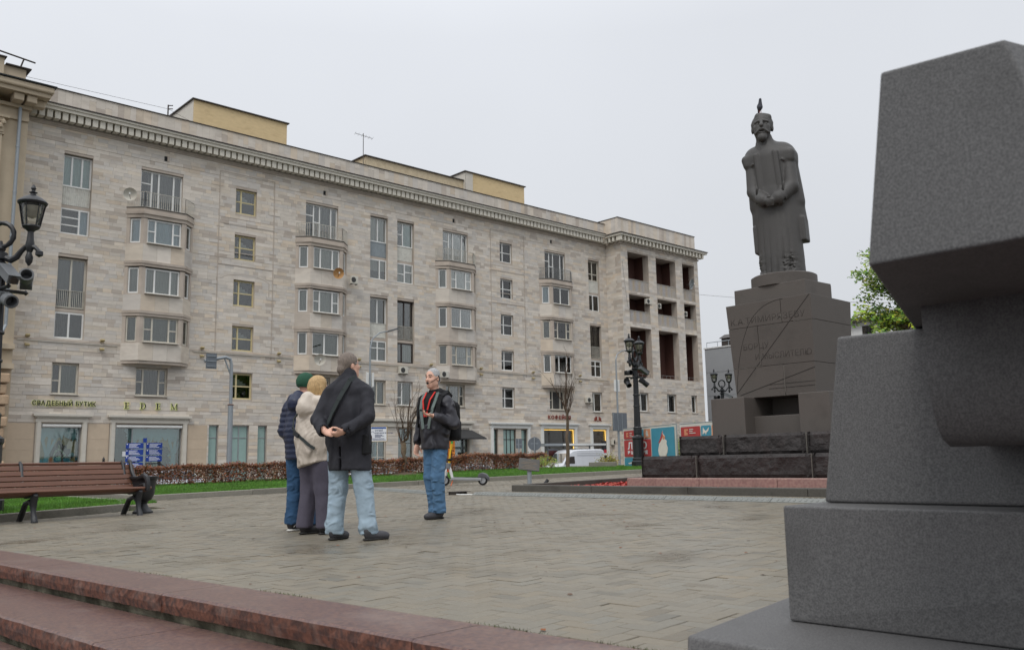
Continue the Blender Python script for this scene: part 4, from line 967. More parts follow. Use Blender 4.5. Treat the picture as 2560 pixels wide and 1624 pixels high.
for a, b in LOG:
    bk = MB(); bk.box(a-.2, b+.2, YW+1.9, YW+2.0, WZ(7.5), WZ(20.9)); bk.box(a-.2, a-.003, YW+.75, YW+1.9, WZ(7.5), WZ(20.9)); bk.box(b+.003, b+.2, YW+.75, YW+1.9, WZ(7.5), WZ(20.9)); bk.build('loggia_lining', m_redtile, bld)
    for z0, z1 in ((7.6,7.98),(13.0,13.5),(16.32,16.66),(20.72,21.0)): fl = MB(); fl.box(a-.2, b+.2, YW+.76, YW+1.9, WZ(z0), WZ(z1)); fl.build('loggia_floor', m_core, bld)
m_stripe = bpy.data.materials.new('striped_balcony_sheet'); m_stripe.use_nodes = True
nt = m_stripe.node_tree; nb = nt.nodes['Principled BSDF']; wv = nt.nodes.new('ShaderNodeTexWave'); wv.inputs['Scale'].default_value = 2.2; wv.bands_direction = 'X'; wv.inputs['Distortion'].default_value = 1.5
cr = nt.nodes.new('ShaderNodeValToRGB'); cr.color_ramp.elements[0].color = (*S(176,148,108),1); cr.color_ramp.elements[1].color = (*S(150,156,180),1); e3 = cr.color_ramp.elements.new(.5); e3.color = (*S(186,180,168),1)
tcn = nt.nodes.new('ShaderNodeTexCoord'); nt.links.new(tcn.outputs['Object'], wv.inputs['Vector']); nt.links.new(wv.outputs['Fac'], cr.inputs['Fac']); nt.links.new(cr.outputs[0], nb.inputs['Base Color']); nb.inputs['Roughness'].default_value = .7
for i, (a, b) in enumerate(LOG):
    for z0, z1 in ((16.69,17.86),(13.53,14.64)):
        corrugated(a+.02, b-.02, WZ(z0)+.03, WZ(z1), YW+.10, m_stripe, 'loggia_railing'); railing([(a+.02,YW+.07,0),(b-.02,YW+.07,0)], WZ(z0), WZ(z1)+.05, m_rail, gap=.16)
    wl_ = min(1.5, (b-a)*.45)
    if i < 2:
        window(a+.05, a+.05+wl_, WZ(16.75), WZ(18.75), YW+1.80, [(1,[2,1]),(1,[2,1])], m_fw, curt=(0,.1,.6,1), sill=False, room=.4); window(a+.05, a+.05+wl_, WZ(13.55), WZ(15.9), YW+1.80, [(1,[2.4,1]),(1.1,[2.4,1])], m_fw, sill=False, room=.4)
        window(a+.05, a+.05+wl_*.8, WZ(10.9), WZ(12.8), YW+1.80, [(1,[1]),(1,[1])], m_fo, curt=(1,0,1,1), sill=True, room=.4); window(a+.05, a+.05+wl_*.8, WZ(8.0), WZ(9.9), YW+1.80, [(.8,[2,1]),(1,[2,1])], m_fw, curt=(0,0,1,1), sill=False, room=.4)
    railing([(a+.02,YW+.3,0),(b-.02,YW+.3,0)], WZ(7.98), WZ(8.35), m_railg, gap=.6)
for i, w in enumerate(WW): window(w[0], w[1], w[2], w[3], YW+.24, [(.5,[1,1]),(1.3,[1])], m_fw, curt=(1,.3,1,1), sill=2, room=.6)
lattice('wing_frieze_moulding', m_core, (X1-.10,XE+.10,YW-.10,YW+.05,WZ(21.34),WZ(21.48)), (X1-.10,X1+.05,YW+.05,YF-.1,WZ(21.34),WZ(21.48)))
lattice('wing_frieze', m_core, (X1-.03,XE+.03,YW-.03,YW+.05,WZ(21.48),WZ(22.05)), (X1-.03,X1+.05,YW+.05,YF-.1,WZ(21.48),WZ(22.05)), (XE-.05,XE+.03,YW+.05,YF+6,WZ(21.3),WZ(22.05)))
lattice('wing_cornice', m_dent, (X1-.78,XE+.78,YW-.78,YW+.05,WZ(22.05),WZ(22.26)), (X1-.78,X1+.05,YW+.05,YF-.80,WZ(22.05),WZ(22.26)), (XE-.05,XE+.78,YW+.05,YF+6,WZ(22.05),WZ(22.26)))
lattice('wing_cornice_flashing', m_flash, (X1-.88,XE+.88,YW-.88,YW+.05,WZ(22.26),WZ(22.33)), (X1-.88,X1+.05,YW+.05,YF-.9,WZ(22.26),WZ(22.33)), (XE-.05,XE+.88,YW+.05,YF+6,WZ(22.26),WZ(22.33)))
cb = MB(); cb.box(-.11,.11,0,.62,0,.5); dm2 = bpy.data.meshes.new('bracket'); dm2.from_pydata(cb.v, [], cb.f); dm2.materials.append(m_dent); dm2.update(); x = X1-.55
while x < XE+.65:
    o = link('bracket', dm2, bld); o.location = Vector((x, YW-.68, WZ(21.54)))-wo(bld); x += .575
for i in range(4):
    o = link('bracket', dm2, bld); o.location = Vector((X1-.68, YW+.35+.5*i, WZ(21.54)))-wo(bld); o.rotation_euler = (0,0,-PI/2)
pmx = MB(); px = X1
while px < XE:
    w = rf.uniform(.35,.6); pmx.cur = slab_tint(); pmx.box(px, min(px+w-.006,XE), YW+.25+rf.uniform(-.004,.004), YW+.6, WZ(22.2), WZ(24.15)); px += w
for i in range(4): pmx.cur = slab_tint(); pmx.box(X1, X1+.3, YW+.62+i*.5, YW+1.11+i*.5, WZ(22.2), WZ(24.15))
pmx.box(XE-.3, XE, YW+.61, YW+9, WZ(22.2), WZ(24.15))
o = pmx.build('wing_parapet', m_slab, bld); o['kind'] = 'stuff'
lattice('wing_parapet_cap', m_flash, (X1-.06,XE+.06,YW+.18,YW+.7,WZ(24.15),WZ(24.2)), (X1-.06,X1+.35,YW+.7,YF+1.4,WZ(24.15),WZ(24.2)), (XE-.4,XE+.06,YW+.7,YW+9,WZ(24.15),WZ(24.2)))
# yellow roof houses
m_yel = mat('yellow_painted_brick', S(218,194,150), rough=.85, var=.07, scale=2, bump=.3, bscale=12, stain=.3, stain_col=S(160,132,94), sscale=.9, stretch=(1,1,3))
m_yel2 = mat('pale_flaking_brick', S(206,190,160), rough=.85, var=.10, scale=3, bump=.3, stain=.6, stain_col=S(160,140,112), sscale=1.2)
def house(x0, x1, y0, y1, z1, label, m):
    h = thing('roof_house', ((x0+x1)/2, y0, uZ(13.34)), label, 'roof house'); b = MB(); b.box(x0, x1, y0, y1, uZ(13.34), z1); b.build('wall', m, h)
    b = MB(); b.box(x0-.15, x1+.15, y0-.15, y1+.15, z1, z1+.08); b.build('roof', m_flash, h); return h
h1 = house(25.3, 33.0, 62, 70, WZ(27.2), 'taller yellow rendered roof house above the cornice', m_yel)
b = MB(); b.box(25.28,25.3,62.02,70,uZ(13.34),WZ(27.2)); b.build('side_render', m_trim, h1)
h2 = house(40.7, 52.0, 62.3, 70, WZ(26.35), 'long low flaking yellow roof house behind the aerial', m_yel2)
h3 = house(51.7, 59.4, 62.0, 68, WZ(27.2), 'yellow roof house at the end of the long roof', m_yel)
b = MB(); b.box(51.68,51.72,61.97,68,WZ(24.6),WZ(27.19)); b.box(51.68,52.6,61.96,62.0,WZ(24.6),WZ(27.15)); b.build('corner_strip', m_trim, h3)
# ================================================================== SHOP FRONTS, SIGNS, THINGS ON THE FACADE
m_shopg = glass('shop_glass', (.80,.90,.88), .10); m_mint = mat('frosted_mint_glass', S(150,176,170), rough=.25, var=.06, scale=2, bump=0, spec=.6)
m_iron = mat('black_cast_iron', S(34,35,38), rough=.42, var=.15, scale=20, bump=.15, bscale=70, spec=.5, dist=.004)
m_steel = mat('brushed_steel', S(170,172,174), rough=.35, var=.1, metal=.7, bump=0); m_galv = mat('galvanised_pole', S(150,156,160), rough=.5, var=.08, scale=8, metal=.35, bump=.05)
m_paper = mat('pale_blue_paper', S(174,204,214), rough=.8, var=.06, scale=3, bump=.05); m_warm = mat('display_glow', S(150,140,104), rough=.9, var=.2, scale=2, bump=0, emit=(S(214,180,110), .06))  # display sheet given a faint glow in place of shop lamp light
m_mann = mat('mannequin_shell', S(196,210,176), rough=.45, var=.05, bump=0); m_dress = mat('dark_brown_dress', S(66,58,50), rough=.8, var=.2, scale=4, stretch=(10,10,.6), bump=.3)
m_print_w = mat('white_print', S(226,228,230), rough=.6, var=.03, bump=0); m_letter = mat('dark_sign_letter', S(40,42,38), rough=.5, var=.1, bump=0)
m_glow = mat('letter_backlight', S(226,232,150), rough=.6, var=.05, bump=0, emit=(S(228,236,160), .35)); m_brown = mat('red_brown_letter', S(128,58,46), rough=.6, var=.1, bump=0)
def cornice_frame(name, o_, m, label, dent=True, fw=.30, dz=.42, proj=.32):
    """moulded surround with a small dentil cornice round a shop opening; top-level thing fixed to the wall"""
    x0, x1, z0, z1 = o_; r = thing(name, ((x0+x1)/2, YF-.02, z0), label, 'shop frame', 'moulded shop front surrounds')
    for a, b in ((x0-fw,x0),(x1,x1+fw)):
        s = MB(); s.box(a, b, YF-.10, YF+.02, z0, z1+.10); s.box(a+.05, b-.05, YF-.14, YF-.10, z0, z1+.10); s.build('jamb', m, r)
    s = MB(); s.box(x0-fw-.05, x1+fw+.05, YF-.14, YF+.02, z1+.10, z1+.10+dz*.5); s.build('architrave', m, r)
    s = MB(); z = z1+.10+dz*.5
    if dent:
        n = int((x1-x0+2*fw)/.14)
        for i in range(n): xa = x0-fw+(x1-x0+2*fw)*(i+.2)/n; s.box(xa, xa+.07, YF-.19, YF-.02, z, z+.08)
        o = s.build('dentil_row', m, r); o['kind'] = 'stuff'
        s = MB(); s.box(x0-fw+.02, x1+fw-.02, YF-.13, YF+.02, z, z+.08); s.build('dentil_ground', m, r)
    s = MB(); s.box(x0-fw-.12, x1+fw+.12, YF-proj+.06, YF+.02, z+.081, z+.15); s.box(x0-fw-.2, x1+fw+.2, YF-proj, YF+.02, z+.15, z+.15+dz*.32); s.build('cornice', m, r)
    return r
def shop_window(name, o_, fm, cols, label, back=None, y=YF+.18, gm=None, rows=None, fw=.06, cat='shop window'):
    x0, x1, z0, z1 = o_; r = thing(name, ((x0+x1)/2, y, z0), label, cat)
    s = MB(); s.box(x0, x0+fw, y, y+.08, z0, z1); s.box(x1-fw, x1, y, y+.08, z0, z1); s.box(x0+fw, x1-fw, y, y+.08, z0, z0+fw); s.box(x0+fw, x1-fw, y, y+.08, z1-fw, z1); s.build('frame', fm, r)
    tot = sum(cols); xa = x0+fw; xs = []
    for c in cols: xb = xa+(x1-x0-2*fw)*c/tot; xs.append((xa, xb)); xa = xb
    zs = [(z0+fw, z1-fw)] if not rows else [(z0+fw, z0+fw+(z1-z0-2*fw)*rows), (z0+fw+(z1-z0-2*fw)*rows+.05, z1-fw)]
    for i, (a, b) in enumerate(xs):
        if i: s = MB(); s.box(a-.035, a+.035, y-.004, y+.07, z0+fw, z1-fw); s.build('mullion', fm, r)
        for (p, q) in zs: s = MB(); s.box(a+.02, b-.02, y+.03, y+.042, p, q); s.build('pane', gm or m_shopg, r)
    if rows: s = MB(); z = zs[0][1]; s.box(x0+fw, x1-fw, y-.002, y+.07, z, z+.05); s.build('transom', fm, r)
    if back:
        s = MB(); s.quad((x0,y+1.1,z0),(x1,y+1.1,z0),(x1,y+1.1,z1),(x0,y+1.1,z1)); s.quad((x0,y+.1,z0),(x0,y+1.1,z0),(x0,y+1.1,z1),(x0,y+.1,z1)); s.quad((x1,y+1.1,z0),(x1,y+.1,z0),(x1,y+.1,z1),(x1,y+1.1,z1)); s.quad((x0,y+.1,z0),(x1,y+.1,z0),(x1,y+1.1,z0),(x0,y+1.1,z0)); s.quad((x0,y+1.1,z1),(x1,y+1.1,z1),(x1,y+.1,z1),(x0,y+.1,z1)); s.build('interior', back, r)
    return r
so = shopop
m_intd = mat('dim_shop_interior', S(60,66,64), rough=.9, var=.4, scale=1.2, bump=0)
cornice_frame('shop_surround', so['boutique_window'], m_trim, 'pale moulded surround round the narrower boutique window')
cornice_frame('shop_surround', so['boutique_door'], m_trim, 'wide pale moulded surround round the boutique door and display')
w1 = shop_window('boutique_window', so['boutique_window'], m_steel, [1], 'boutique display window with paper forest and one mannequin', m_intd)
w2 = shop_window('boutique_shopfront', so['boutique_door'], m_steel, [1,2.9], 'wide boutique front with glass door and paper forest display', m_intd)
for o_, w in ((so['boutique_window'],w1),(so['boutique_door'],w2)):
    b = MB(); b.tube([(o_[0]+.05,YF-.02,o_[3]-.12),(o_[1]-.05,YF-.02,o_[3]-.12)], .10, 10); b.build('awning_roller', m_trimw, w)
def paper_forest(x0, x1, z0, z1, y, seed, hole):
    """cut paper trees standing in the display: trunk, boughs and leaf sheets a few millimetres thick"""
    r = random.Random(seed); W, H = x1-x0, z1-z0; root = thing('paper_forest', ((x0+x1)/2,y,z0), 'pale blue cut paper trees arching round the %s' % hole, 'display')
    def sheet(name, pts, yy, m): b = MB(); b.prism([(x,yy,z) for x, z in pts], (0,0,0), (0,.012,0)); b.build(name, m, root)
    def blob(cx, cz, rx, rz, n=26, j=.28): return [(cx+rx*math.cos(2*PI*i/n)*(1+r.uniform(-j,j)), cz+rz*math.sin(2*PI*i/n)*(1+r.uniform(-j,j))) for i in range(n)]
    sheet('back_sheet', [(x0,z0),(x0,z1),(x1,z1),(x1,z0)], y+.5, m_warm)
    sheet('dark_opening', blob(x0+W*.56, z0+H*.30, W*.34, H*.40, 30, .14), y+.40, m_intd)
    tops = []
    for i in range(int(9*W/2)+5): sheet('leaf_sheet', blob(x0+W*r.random(), z0+H*(.80+.2*r.random()), W*.16/(W/2.2), H*.09, 22, .35), y+.20+.01*i, m_paper)
    sheet('canopy_sheet', [(x0,z1)]+[(x0+W*i/24, z0+H*(.80+.06*math.sin(i*1.7)+r.uniform(-.05,.05))) for i in range(25)]+[(x1,z1)], y+.16, m_paper)
    for sx in ((.17, .90) if W > 3 else (.22,)):
        b = MB(); cx = x0+W*sx
        for (p, q, wd) in (((cx-.06,z0),(cx,z0+H*.42),.30),((cx,z0+H*.38),(cx-.38,z0+H*.84),.17),((cx,z0+H*.38),(cx+.12,z0+H*.86),.19),((cx,z0+H*.40),(cx+.5,z0+H*.82),.15)): b.bar((p[0],y+.1+wd*.02,p[1]), (q[0],y+.1+wd*.02,q[1]), wd, .012, up=(0,1,0))
        b.build('paper_trunk', m_paper, root)
    for i in range(12):
        side = i % 2; cx = (x0+W*.08+r.random()*W*.1) if side else (x1-W*.16+r.random()*W*.12)
        sheet('fern_sheet', blob(cx, z0+H*(.04+.42*r.random()), .13, .10, 18, .5), y+.24+.01*i, m_paper if r.random() < .8 else MATS['display_glow'])
o_ = so['boutique_window']; paper_forest(o_[0]+.05, o_[1]-.05, o_[2]+.05, o_[3]-.25, YF+.32, 1, 'dark dressed mannequin')
o_ = so['boutique_door']; paper_forest(o_[0]+1.12, o_[1]-.05, o_[2]+.6, o_[3]-.25, YF+.32, 2, 'white dressed mannequins')
def mannequin(loc, dress, label, armout):
    r = thing('mannequin', loc, label, 'mannequin', 'boutique mannequins')
    s = SDF((-.42,-.25,-.02), (.42,.25,1.85), .022)
    s.ell((0,0,1.66), (.075,.09,.115), .02).cone((0,0,1.42), (0,0,1.58), .06, .045, .03).cone((-.13,0,1.38), (.13,0,1.38), .07, .07, .04).cone((0,0,1.36), (0,0,1.08), .13, .11, .05).cone((0,0,1.08), (0,0,.9), .12, .16, .05)
    s.cone((-.08,0,.9), (-.07,0,.05), .09, .045, .02).cone((.08,0,.9), (.07,0,.05), .09, .045, .02).cone((-.19,0,1.38), (-.27,0,1.08), .045, .04, .03).cone((-.27,0,1.08), (-.33,-.03,.8), .038, .03, .02)
    if armout: s.cone((.19,0,1.38), (.38,0,1.15), .045, .04, .03).cone((.38,0,1.15), (.2,-.08,.98), .038, .03, .02)
    else: s.cone((.19,0,1.38), (.25,0,1.08), .045, .04, .03).cone((.25,0,1.08), (.26,-.08,.82), .038, .03, .02)
    s.build('body', m_mann, r)
    d = SDF((-.42,-.32,.1), (.42,.32,1.45), .022); d.cone((0,0,1.34), (0,0,1.05), .145, .125, .02).cone((0,0,1.05), (0,0,.25), .135, .25, .04, flat=(0,1,0,.75)); d.wrinkle(.012, 26, 26, 2, 4); d.build('dress', dress, r)
mannequin((16.35,YF+.55,so['boutique_window'][2]+.06), m_dress, 'headless pale mannequin in a dark brown strapped dress', True)
mannequin((uX(13.0),YF+.55,so['boutique_door'][2]+.62), m_mann, 'pale mannequin in a pale dress, right of the two', False); mannequin((uX(12.55),YF+.62,so['boutique_door'][2]+.62), m_mann, 'pale mannequin in a pale dress beside the glass door', False)
b = MB(); b.box(uX(11.72),uX(11.95),YF+.20,YF+.205,uZ(.42),uZ(.60)); tag(b.build('notice', m_print_w), 'small white paper notice stuck on the boutique glass door', 'notice')
# wall lettering, each letter a part
def letters(name, s, x0, x1, z, h, m, label, glow=True, bold=.01, y=YF-.03, weights=None):
    root = thing(name, (x0,y,z), label, 'sign'); adv = []; ms = []
    for ch in s:
        if ch == ' ': adv.append(h*.55); ms.append(None); continue
        me, w = text_mesh(ch, h*1.38, .018, bold=bold); adv.append(w+h*.24); ms.append(me)
    k = (x1-x0)/sum(adv); cx = 0
    for ch, a, me in zip(s, adv, ms):
        if me:
            me.materials.clear(); me.materials.append(m); o = link('letter', me, root); o.matrix_local = face_mx((cx*k,-.05,0),(1,0,0),(0,0,1)) @ Matrix.Diagonal((min(k,1.15),1,1,1))
            if glow:
                g2, _ = text_mesh(ch, h*1.38, .002, bold=bold+.010); g2.materials.clear(); g2.materials.append(m_glow); o2 = link('halo', g2, o); o2.location = (0,0,-.025)
        cx += a
    return root
letters('boutique_sign', 'СВАДЕБНЫЙ БУТИК', uX(8.53), uX(10.66), uZ(2.23), .27, m_letter, 'backlit dark letters reading СВАДЕБНЫЙ БУТИК on the stone')
def edem():
    root = thing('boutique_sign', (uX(11.66),YF-.05,uZ(2.17)), 'large backlit serif letters reading EDEM above the wide shop front', 'sign'); H = .40; sp = (uX(13.65)-uX(11.66)-.42)/3
    T_ = .035; TH = .075
    def strokes(ch):
        if ch == 'E': return [((0,0),(.30,T_)),((0,H-T_),(.29,H)),((.06,0),(.06+TH,H)),((.1,H/2-T_/2),(.24,H/2+T_/2)),((.28,0),(.30,.11)),((.27,H-.10),(.29,H)),((.225,H/2-.06),(.24,H/2+.06))]
        if ch == 'D': return [((0,0),(.22,T_)),((0,H-T_),(.22,H)),((.06,0),(.06+TH,H))]
        return [((0,0),(.10,T_)),((.33,0),(.45,T_)),((0,H-T_),(.09,H)),((.36,H-T_),(.45,H)),((.035,0),(.06,H)),((.36,0),(.42,H))]
    for i, ch in enumerate('EDEM'):
        for mm, e, dy, nm in ((m_letter,0,0,'letter'),(m_glow,.012,.03,'halo')):
            b = MB(); q = 0
            for (a, c) in strokes(ch): b.box(a[0]-e, c[0]+e, dy-.02-q, dy, a[1]-e, c[1]+e); q += .0011
            if ch == 'D':
                n = 10; pts = [(.20+.13*math.sin(PI*k/n), H/2-(H/2-T_/2)*math.cos(PI*k/n)) for k in range(n+1)]
                for k, (p, c) in enumerate(zip(pts[:-1], pts[1:])): b.bar((p[0],dy-.012,p[1]), (c[0],dy-.012,c[1]), .02+.055*math.sin(PI*(k+.5)/n)+2*e, .02, up=(0,1,0))
            if ch == 'M':
                b.bar((.055,dy-.012,H-.01), (.22,dy-.012,.02), .06+2*e, .021, up=(0,1,0)); b.bar((.22,dy-.012,.02), (.38,dy-.012,H-.01), .028+2*e, .0215, up=(0,1,0))
            if nm == 'letter': L = b.build('letter', mm, root, local=True); L.location = (sp*i,0,0)
            else: b.build('halo', mm, L, local=True)
edem()
letters('cafe_sign', 'КОФЕЙНЯ', uX(33.95), uX(35.80), uZ(2.17), .33, m_brown, 'red brown wall letters reading КОФЕЙНЯ above the cafe window', glow=False, bold=.016)
gr = thing('griffin_emblem', (uX(38.0),YF-.04,uZ(2.10)), 'brown emblem of two facing griffins above the cafe door', 'emblem')
for sx in (-1, 1):
    b = MB(); P = [(.02,0),(.10,.28),(.06,.40),(.16,.50),(.34,.46),(.30,.36),(.42,.40),(.52,.28),(.50,.12),(.66,.0),(.50,.03),(.40,.14),(.36,0),(.28,0),(.30,.16),(.18,.16),(.12,0)]
    b.prism([(x*sx*.95,0,z*.95) for x, z in (P if sx < 0 else P[::-1])], (0,-.03,0), (0,.0,0)); b.build('griffin', m_brown, gr, local=True)
b = MB(); b.box(-.07,.07,-.035,0,.08,.40); b.build('shield', m_trim, gr, local=True)
# shuttered windows right of the boutique, museum, awning shop, cafe
def three_group(keys, label, gm, fm): 
    for k in keys: shop_window('tall_shop_window', so[k], fm, [1] if k != 'l2' and k != 'cc2' else [1,1], label, None, gm=gm, rows=.74)
for k, l in (('l1','narrow tall mint frosted window nearest the boutique'),('l2','wide tall mint frosted window between two narrow ones'),('l3','narrow tall mint frosted window farthest from the boutique')): shop_window('tall_shop_window', so[k], m_steel, [1,1] if k == 'l2' else [1], l, None, gm=m_mint, rows=.78)
for k, l in (('cc1','narrow frosted window with dark frame farthest from the cafe'),('cc2','wide frosted window with dark frame between two pilasters'),('cc3','narrow frosted window with dark frame nearest the cafe')): shop_window('dark_framed_window', so[k], m_fd, [1,1,1] if k == 'cc2' else [1,.3], l, None, gm=m_mint, rows=.78)
cornice_frame('shop_surround', (so['cc1'][0],so['cc3'][1],so['cc1'][2],so['cc1'][3]), m_trimw, 'white surround embracing three frosted windows')
cornice_frame('shop_surround', so['cafe'], m_trimw, 'white surround round the wide cafe window', fw=.34); cornice_frame('shop_surround', so['cafe_d'], m_trimw, 'white surround round the cafe door', fw=.34)
cornice_frame('shop_surround', (so['mus_w'][0]-.3,so['mus_d'][1]+.1,so['mus_w'][2],so['mus_w'][3]), m_trim, 'long pale surround over the museum window and door', dent=False, dz=.6); cornice_frame('shop_surround', (so['ad_w'][0]-.1,so['ad_w'][1],so['ad_w'][2],so['ad_w'][3]+.18), m_trim, 'pale surround above the dark awning', dent=False, dz=.5)
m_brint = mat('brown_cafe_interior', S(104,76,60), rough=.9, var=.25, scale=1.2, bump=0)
cw = shop_window('cafe_window', so['cafe'], m_fd, [.7,1.5,1], 'wide dark cafe window outlined by a yellow light strip', m_brint); cd = shop_window('cafe_door', so['cafe_d'], m_fd, [1], 'cafe door with two small lamps behind the glass', m_brint, cat='door')
m_strip = mat('yellow_light_strip', S(255,214,120), rough=.5, var=0, bump=0, emit=(S(255,206,96), 1.6))
for o_, w in ((so['cafe'],cw),(so['cafe_d'],cd)): b = MB(); b.box(o_[0], o_[1], YF+.10, YF+.13, o_[3]-.05, o_[3]-.005); b.box(o_[1]-.05, o_[1]-.005, YF+.10, YF+.13, o_[2]+.3, o_[3]-.05); b.build('light_strip', m_strip, w)
for dx in (.6, 1.3):
    b = MB(); b.lathe([(.02,0),(.10,-.02),(.14,-.18),(.02,-.2)], (so['cafe_d'][0]+dx,YF+.7,so['cafe_d'][3]-.75), 10); b.build('lamp_shade', mat('lit_lamp_shade', S(255,170,90), emit=(S(255,150,70), 1.2), bump=0), cd)
b = MB(); b.quad((so['cafe'][0],YF+.5,so['cafe'][3]-1.5),(so['cafe'][1],YF+.5,so['cafe'][3]-1.5),(so['cafe'][1],YF+.5,so['cafe'][3]),(so['cafe'][0],YF+.5,so['cafe'][3])); b.build('blind', mat('brown_blind', S(132,96,74), rough=.8, var=.08, scale=2, stretch=(1,1,14)), cw)
mw = shop_window('museum_window', so['mus_w'], m_trim, [1,1], 'museum window with hanging costumes behind bars', m_intd, rows=.45); md_ = shop_window('museum_door', so['mus_d'], m_fd, [1,1], 'dark double glass door of the museum', m_intd, rows=.72, cat='door')
b = MB(); b.box((so['mus_d'][0]+so['mus_d'][1])/2-.10, (so['mus_d'][0]+so['mus_d'][1])/2-.06, YF+.10, YF+.14, so['mus_d'][2]+.4, so['mus_d'][2]+2.2); b.build('handle', m_steel, md_)
for i, dx in enumerate((.3,.85)): b = MB(); x = so['mus_w'][0]+dx; b.prism([(x-.2,YF+.6,so['mus_w'][2]+1.2),(x+.25,YF+.6,so['mus_w'][2]+1.1),(x+.12,YF+.6,so['mus_w'][3]-1),(x-.05,YF+.6,so['mus_w'][3]-.8)], (0,0,0), (0,.1,0)); b.build('costume', m_paper if i else m_trim, mw)
aw = shop_window('kiosk_window', so['ad_w'], m_fd, [1.4,1,.25], 'dark shop window with an orange poster under the awning', m_intd, rows=.40)
b = MB(); xa, xb, zt = so['ad_w'][0]-.3, so['ad_w'][1]+.45, so['ad_w'][3]+.16; b.quad((xa,YF-.05,zt),(xb-.2,YF-.05,zt),(xb+.5,YF-1.3,zt-.75),(xa,YF-1.3,zt-.75)); b.quad((xa,YF-1.3,zt-.75),(xb+.5,YF-1.3,zt-.75),(xb+.5,YF-1.3,zt-.85),(xa,YF-1.3,zt-.85)); b.quad((xb-.2,YF-.05,zt),(xb-.2,YF-.05,zt-.4),(xb+.5,YF-1.3,zt-.85),(xb+.5,YF-1.3,zt-.75))
tag(b.build('awning', mat('dark_awning_cloth', S(58,58,58), rough=.85, var=.1, scale=2)), 'dark grey sloping awning over the shop window', 'awning')
pt = thing('poster', (uX(27.35),YF+.14,uZ(-.25)), 'orange poster reading PLACE YOUR AD in the shop window', 'poster'); b = MB(); b.box(-.35,.35,0,.01,0,2.1); b.build('sheet', mat('orange_poster', S(236,150,72), rough=.6, var=.04, bump=0, emit=(S(236,140,60), .25)), pt, local=True)
for s_, z, h in (('PLACE',1.45,.15),('YOUR',1.22,.15),('AD',.72,.36)): text_obj('lettering', s_, h*1.4, m_letter, pt, face_mx((0,-.004,z),(1,0,0),(0,0,1)), .001, 'CENTER', .006)

# air conditioners, satellite dishes
m_ac = mat('air_conditioner_case', S(204,200,188), rough=.5, var=.08, scale=4, bump=.05, stain=.2, stain_col=S(140,120,96)); m_fan = mat('fan_grille', S(60,60,58), rough=.6, var=.2, bump=.1)
def aircon(x, y, z, label, w=.78, h=.55, fx_=-1):
    r = thing('air_conditioner', (x,y,z), label, 'air conditioner', 'air conditioner units on the walls'); b = MB(); b.box(-w/2,w/2,-.30,0,0,h); b.build('case', m_ac, r, local=True, bevel=.02)
    b = MB(); b.lathe([(.21,0),(.21,.012),(.02,.02)], (0,0,0), 18); g_ = b.build('fan_grille', m_fan, r, local=True); g_.matrix_local = Matrix.Translation((fx_*.12,-.302,h/2)) @ Matrix.Rotation(PI/2,4,'X')
    b = MB(); b.box(-w/2+.05,-w/2+.09,-.3,.06,-.05,0); b.build('bracket', m_flash, r, local=True); b = MB(); b.box(w/2-.09,w/2-.05,-.3,.06,-.05,0); b.build('bracket', m_flash, r, local=True)
aircon(uX(24.3),YF-.06,uZ(4.12),'air conditioner below the dark framed window'); aircon(uX(26.55),YF-.5,uZ(4.02),'air conditioner under the oriel left corner'); aircon(uX(26.1),YF-.06,uZ(3.05),'air conditioner low on the wall behind the guide'); aircon(uX(37.2),YF-.06,uZ(3.12),'air conditioner with a red sticker above the cafe letters'); aircon(uX(39.4)-.2,YW-.06-.0+.0+1.98-.0,uZ(.75),'air conditioner in the corner beside the cafe door')
aircon(uX(BAYS[1]+1.5),YF-.35,uZ(8.05),'greenish air conditioner hung on the side of an oriel',.6,.62); aircon(71.1,YW+.25,WZ(15.6),'air conditioner in the first loggia'); aircon(72.9,YW+.25,WZ(15.3),'narrow air conditioner in the middle loggia',.4); aircon(77.4,YW+.25,WZ(14.9),'narrow air conditioner in the last loggia',.4)
m_dish = mat('white_dish', S(206,202,190), rough=.5, var=.1, scale=3, stain=.3, stain_col=S(168,120,70), sscale=3, bump=0); m_dishr = mat('rusty_dish', S(196,150,96), rough=.6, var=.2, scale=4, stain=.5, stain_col=S(150,88,44), sscale=3, bump=.1); m_dishg = mat('grey_dish', S(146,150,150), rough=.5, var=.08, bump=0)
def dish(x, y, z, r_, m, label, az, tilt=.4):
    r = thing('satellite_dish', (x,y,z), label, 'satellite dish', 'satellite dishes', az); n = 18; prof = [(r_*math.sin(k*.18)/math.sin(1.08), -r_*.9*(math.cos(k*.18)-1)*.9) for k in range(7)]
    b = MB(); b.lathe([(max(p[0],.01),p[1]) for p in prof], (0,0,0), n, cap=False); b.lathe([(max(p[0],.01),p[1]+.015) for p in prof], (0,0,0), n, cap=False); d_ = b.build('reflector', m, r, local=True, smooth=True); d_.rotation_euler = (PI/2+tilt*.6,0,0); d_.location = (0,-.05,0)
    b = MB(); b.tube([(0,-.05,-r_*.8),(0,-r_*.9,-.1)], .015, 6); b.tube([(0,0,0),(0,.3,-.1)], .03, 6); b.build('arm', m_flash, r, local=True); b = MB(); b.lathe([(.05,0),(.05,.12)], (0,-r_*.95,-.1), 8); b.build('receiver', m_trimw, r, local=True)
dish(19.35,57.0,18.2,.42,m_dish,'pale dish beside the top balcony nearest the corner',-.5); dish(34.4,56.35,14.85,.42,m_dishr,'rusty orange dish on the side of an oriel',-.2); dish(33.1,56.6,8.3,.42,m_dish,'pale rust spotted dish at the foot of an oriel',-.3); dish(77.7,55.6,19.2,.6,m_dishg,'grey dish at the last loggia',.3)
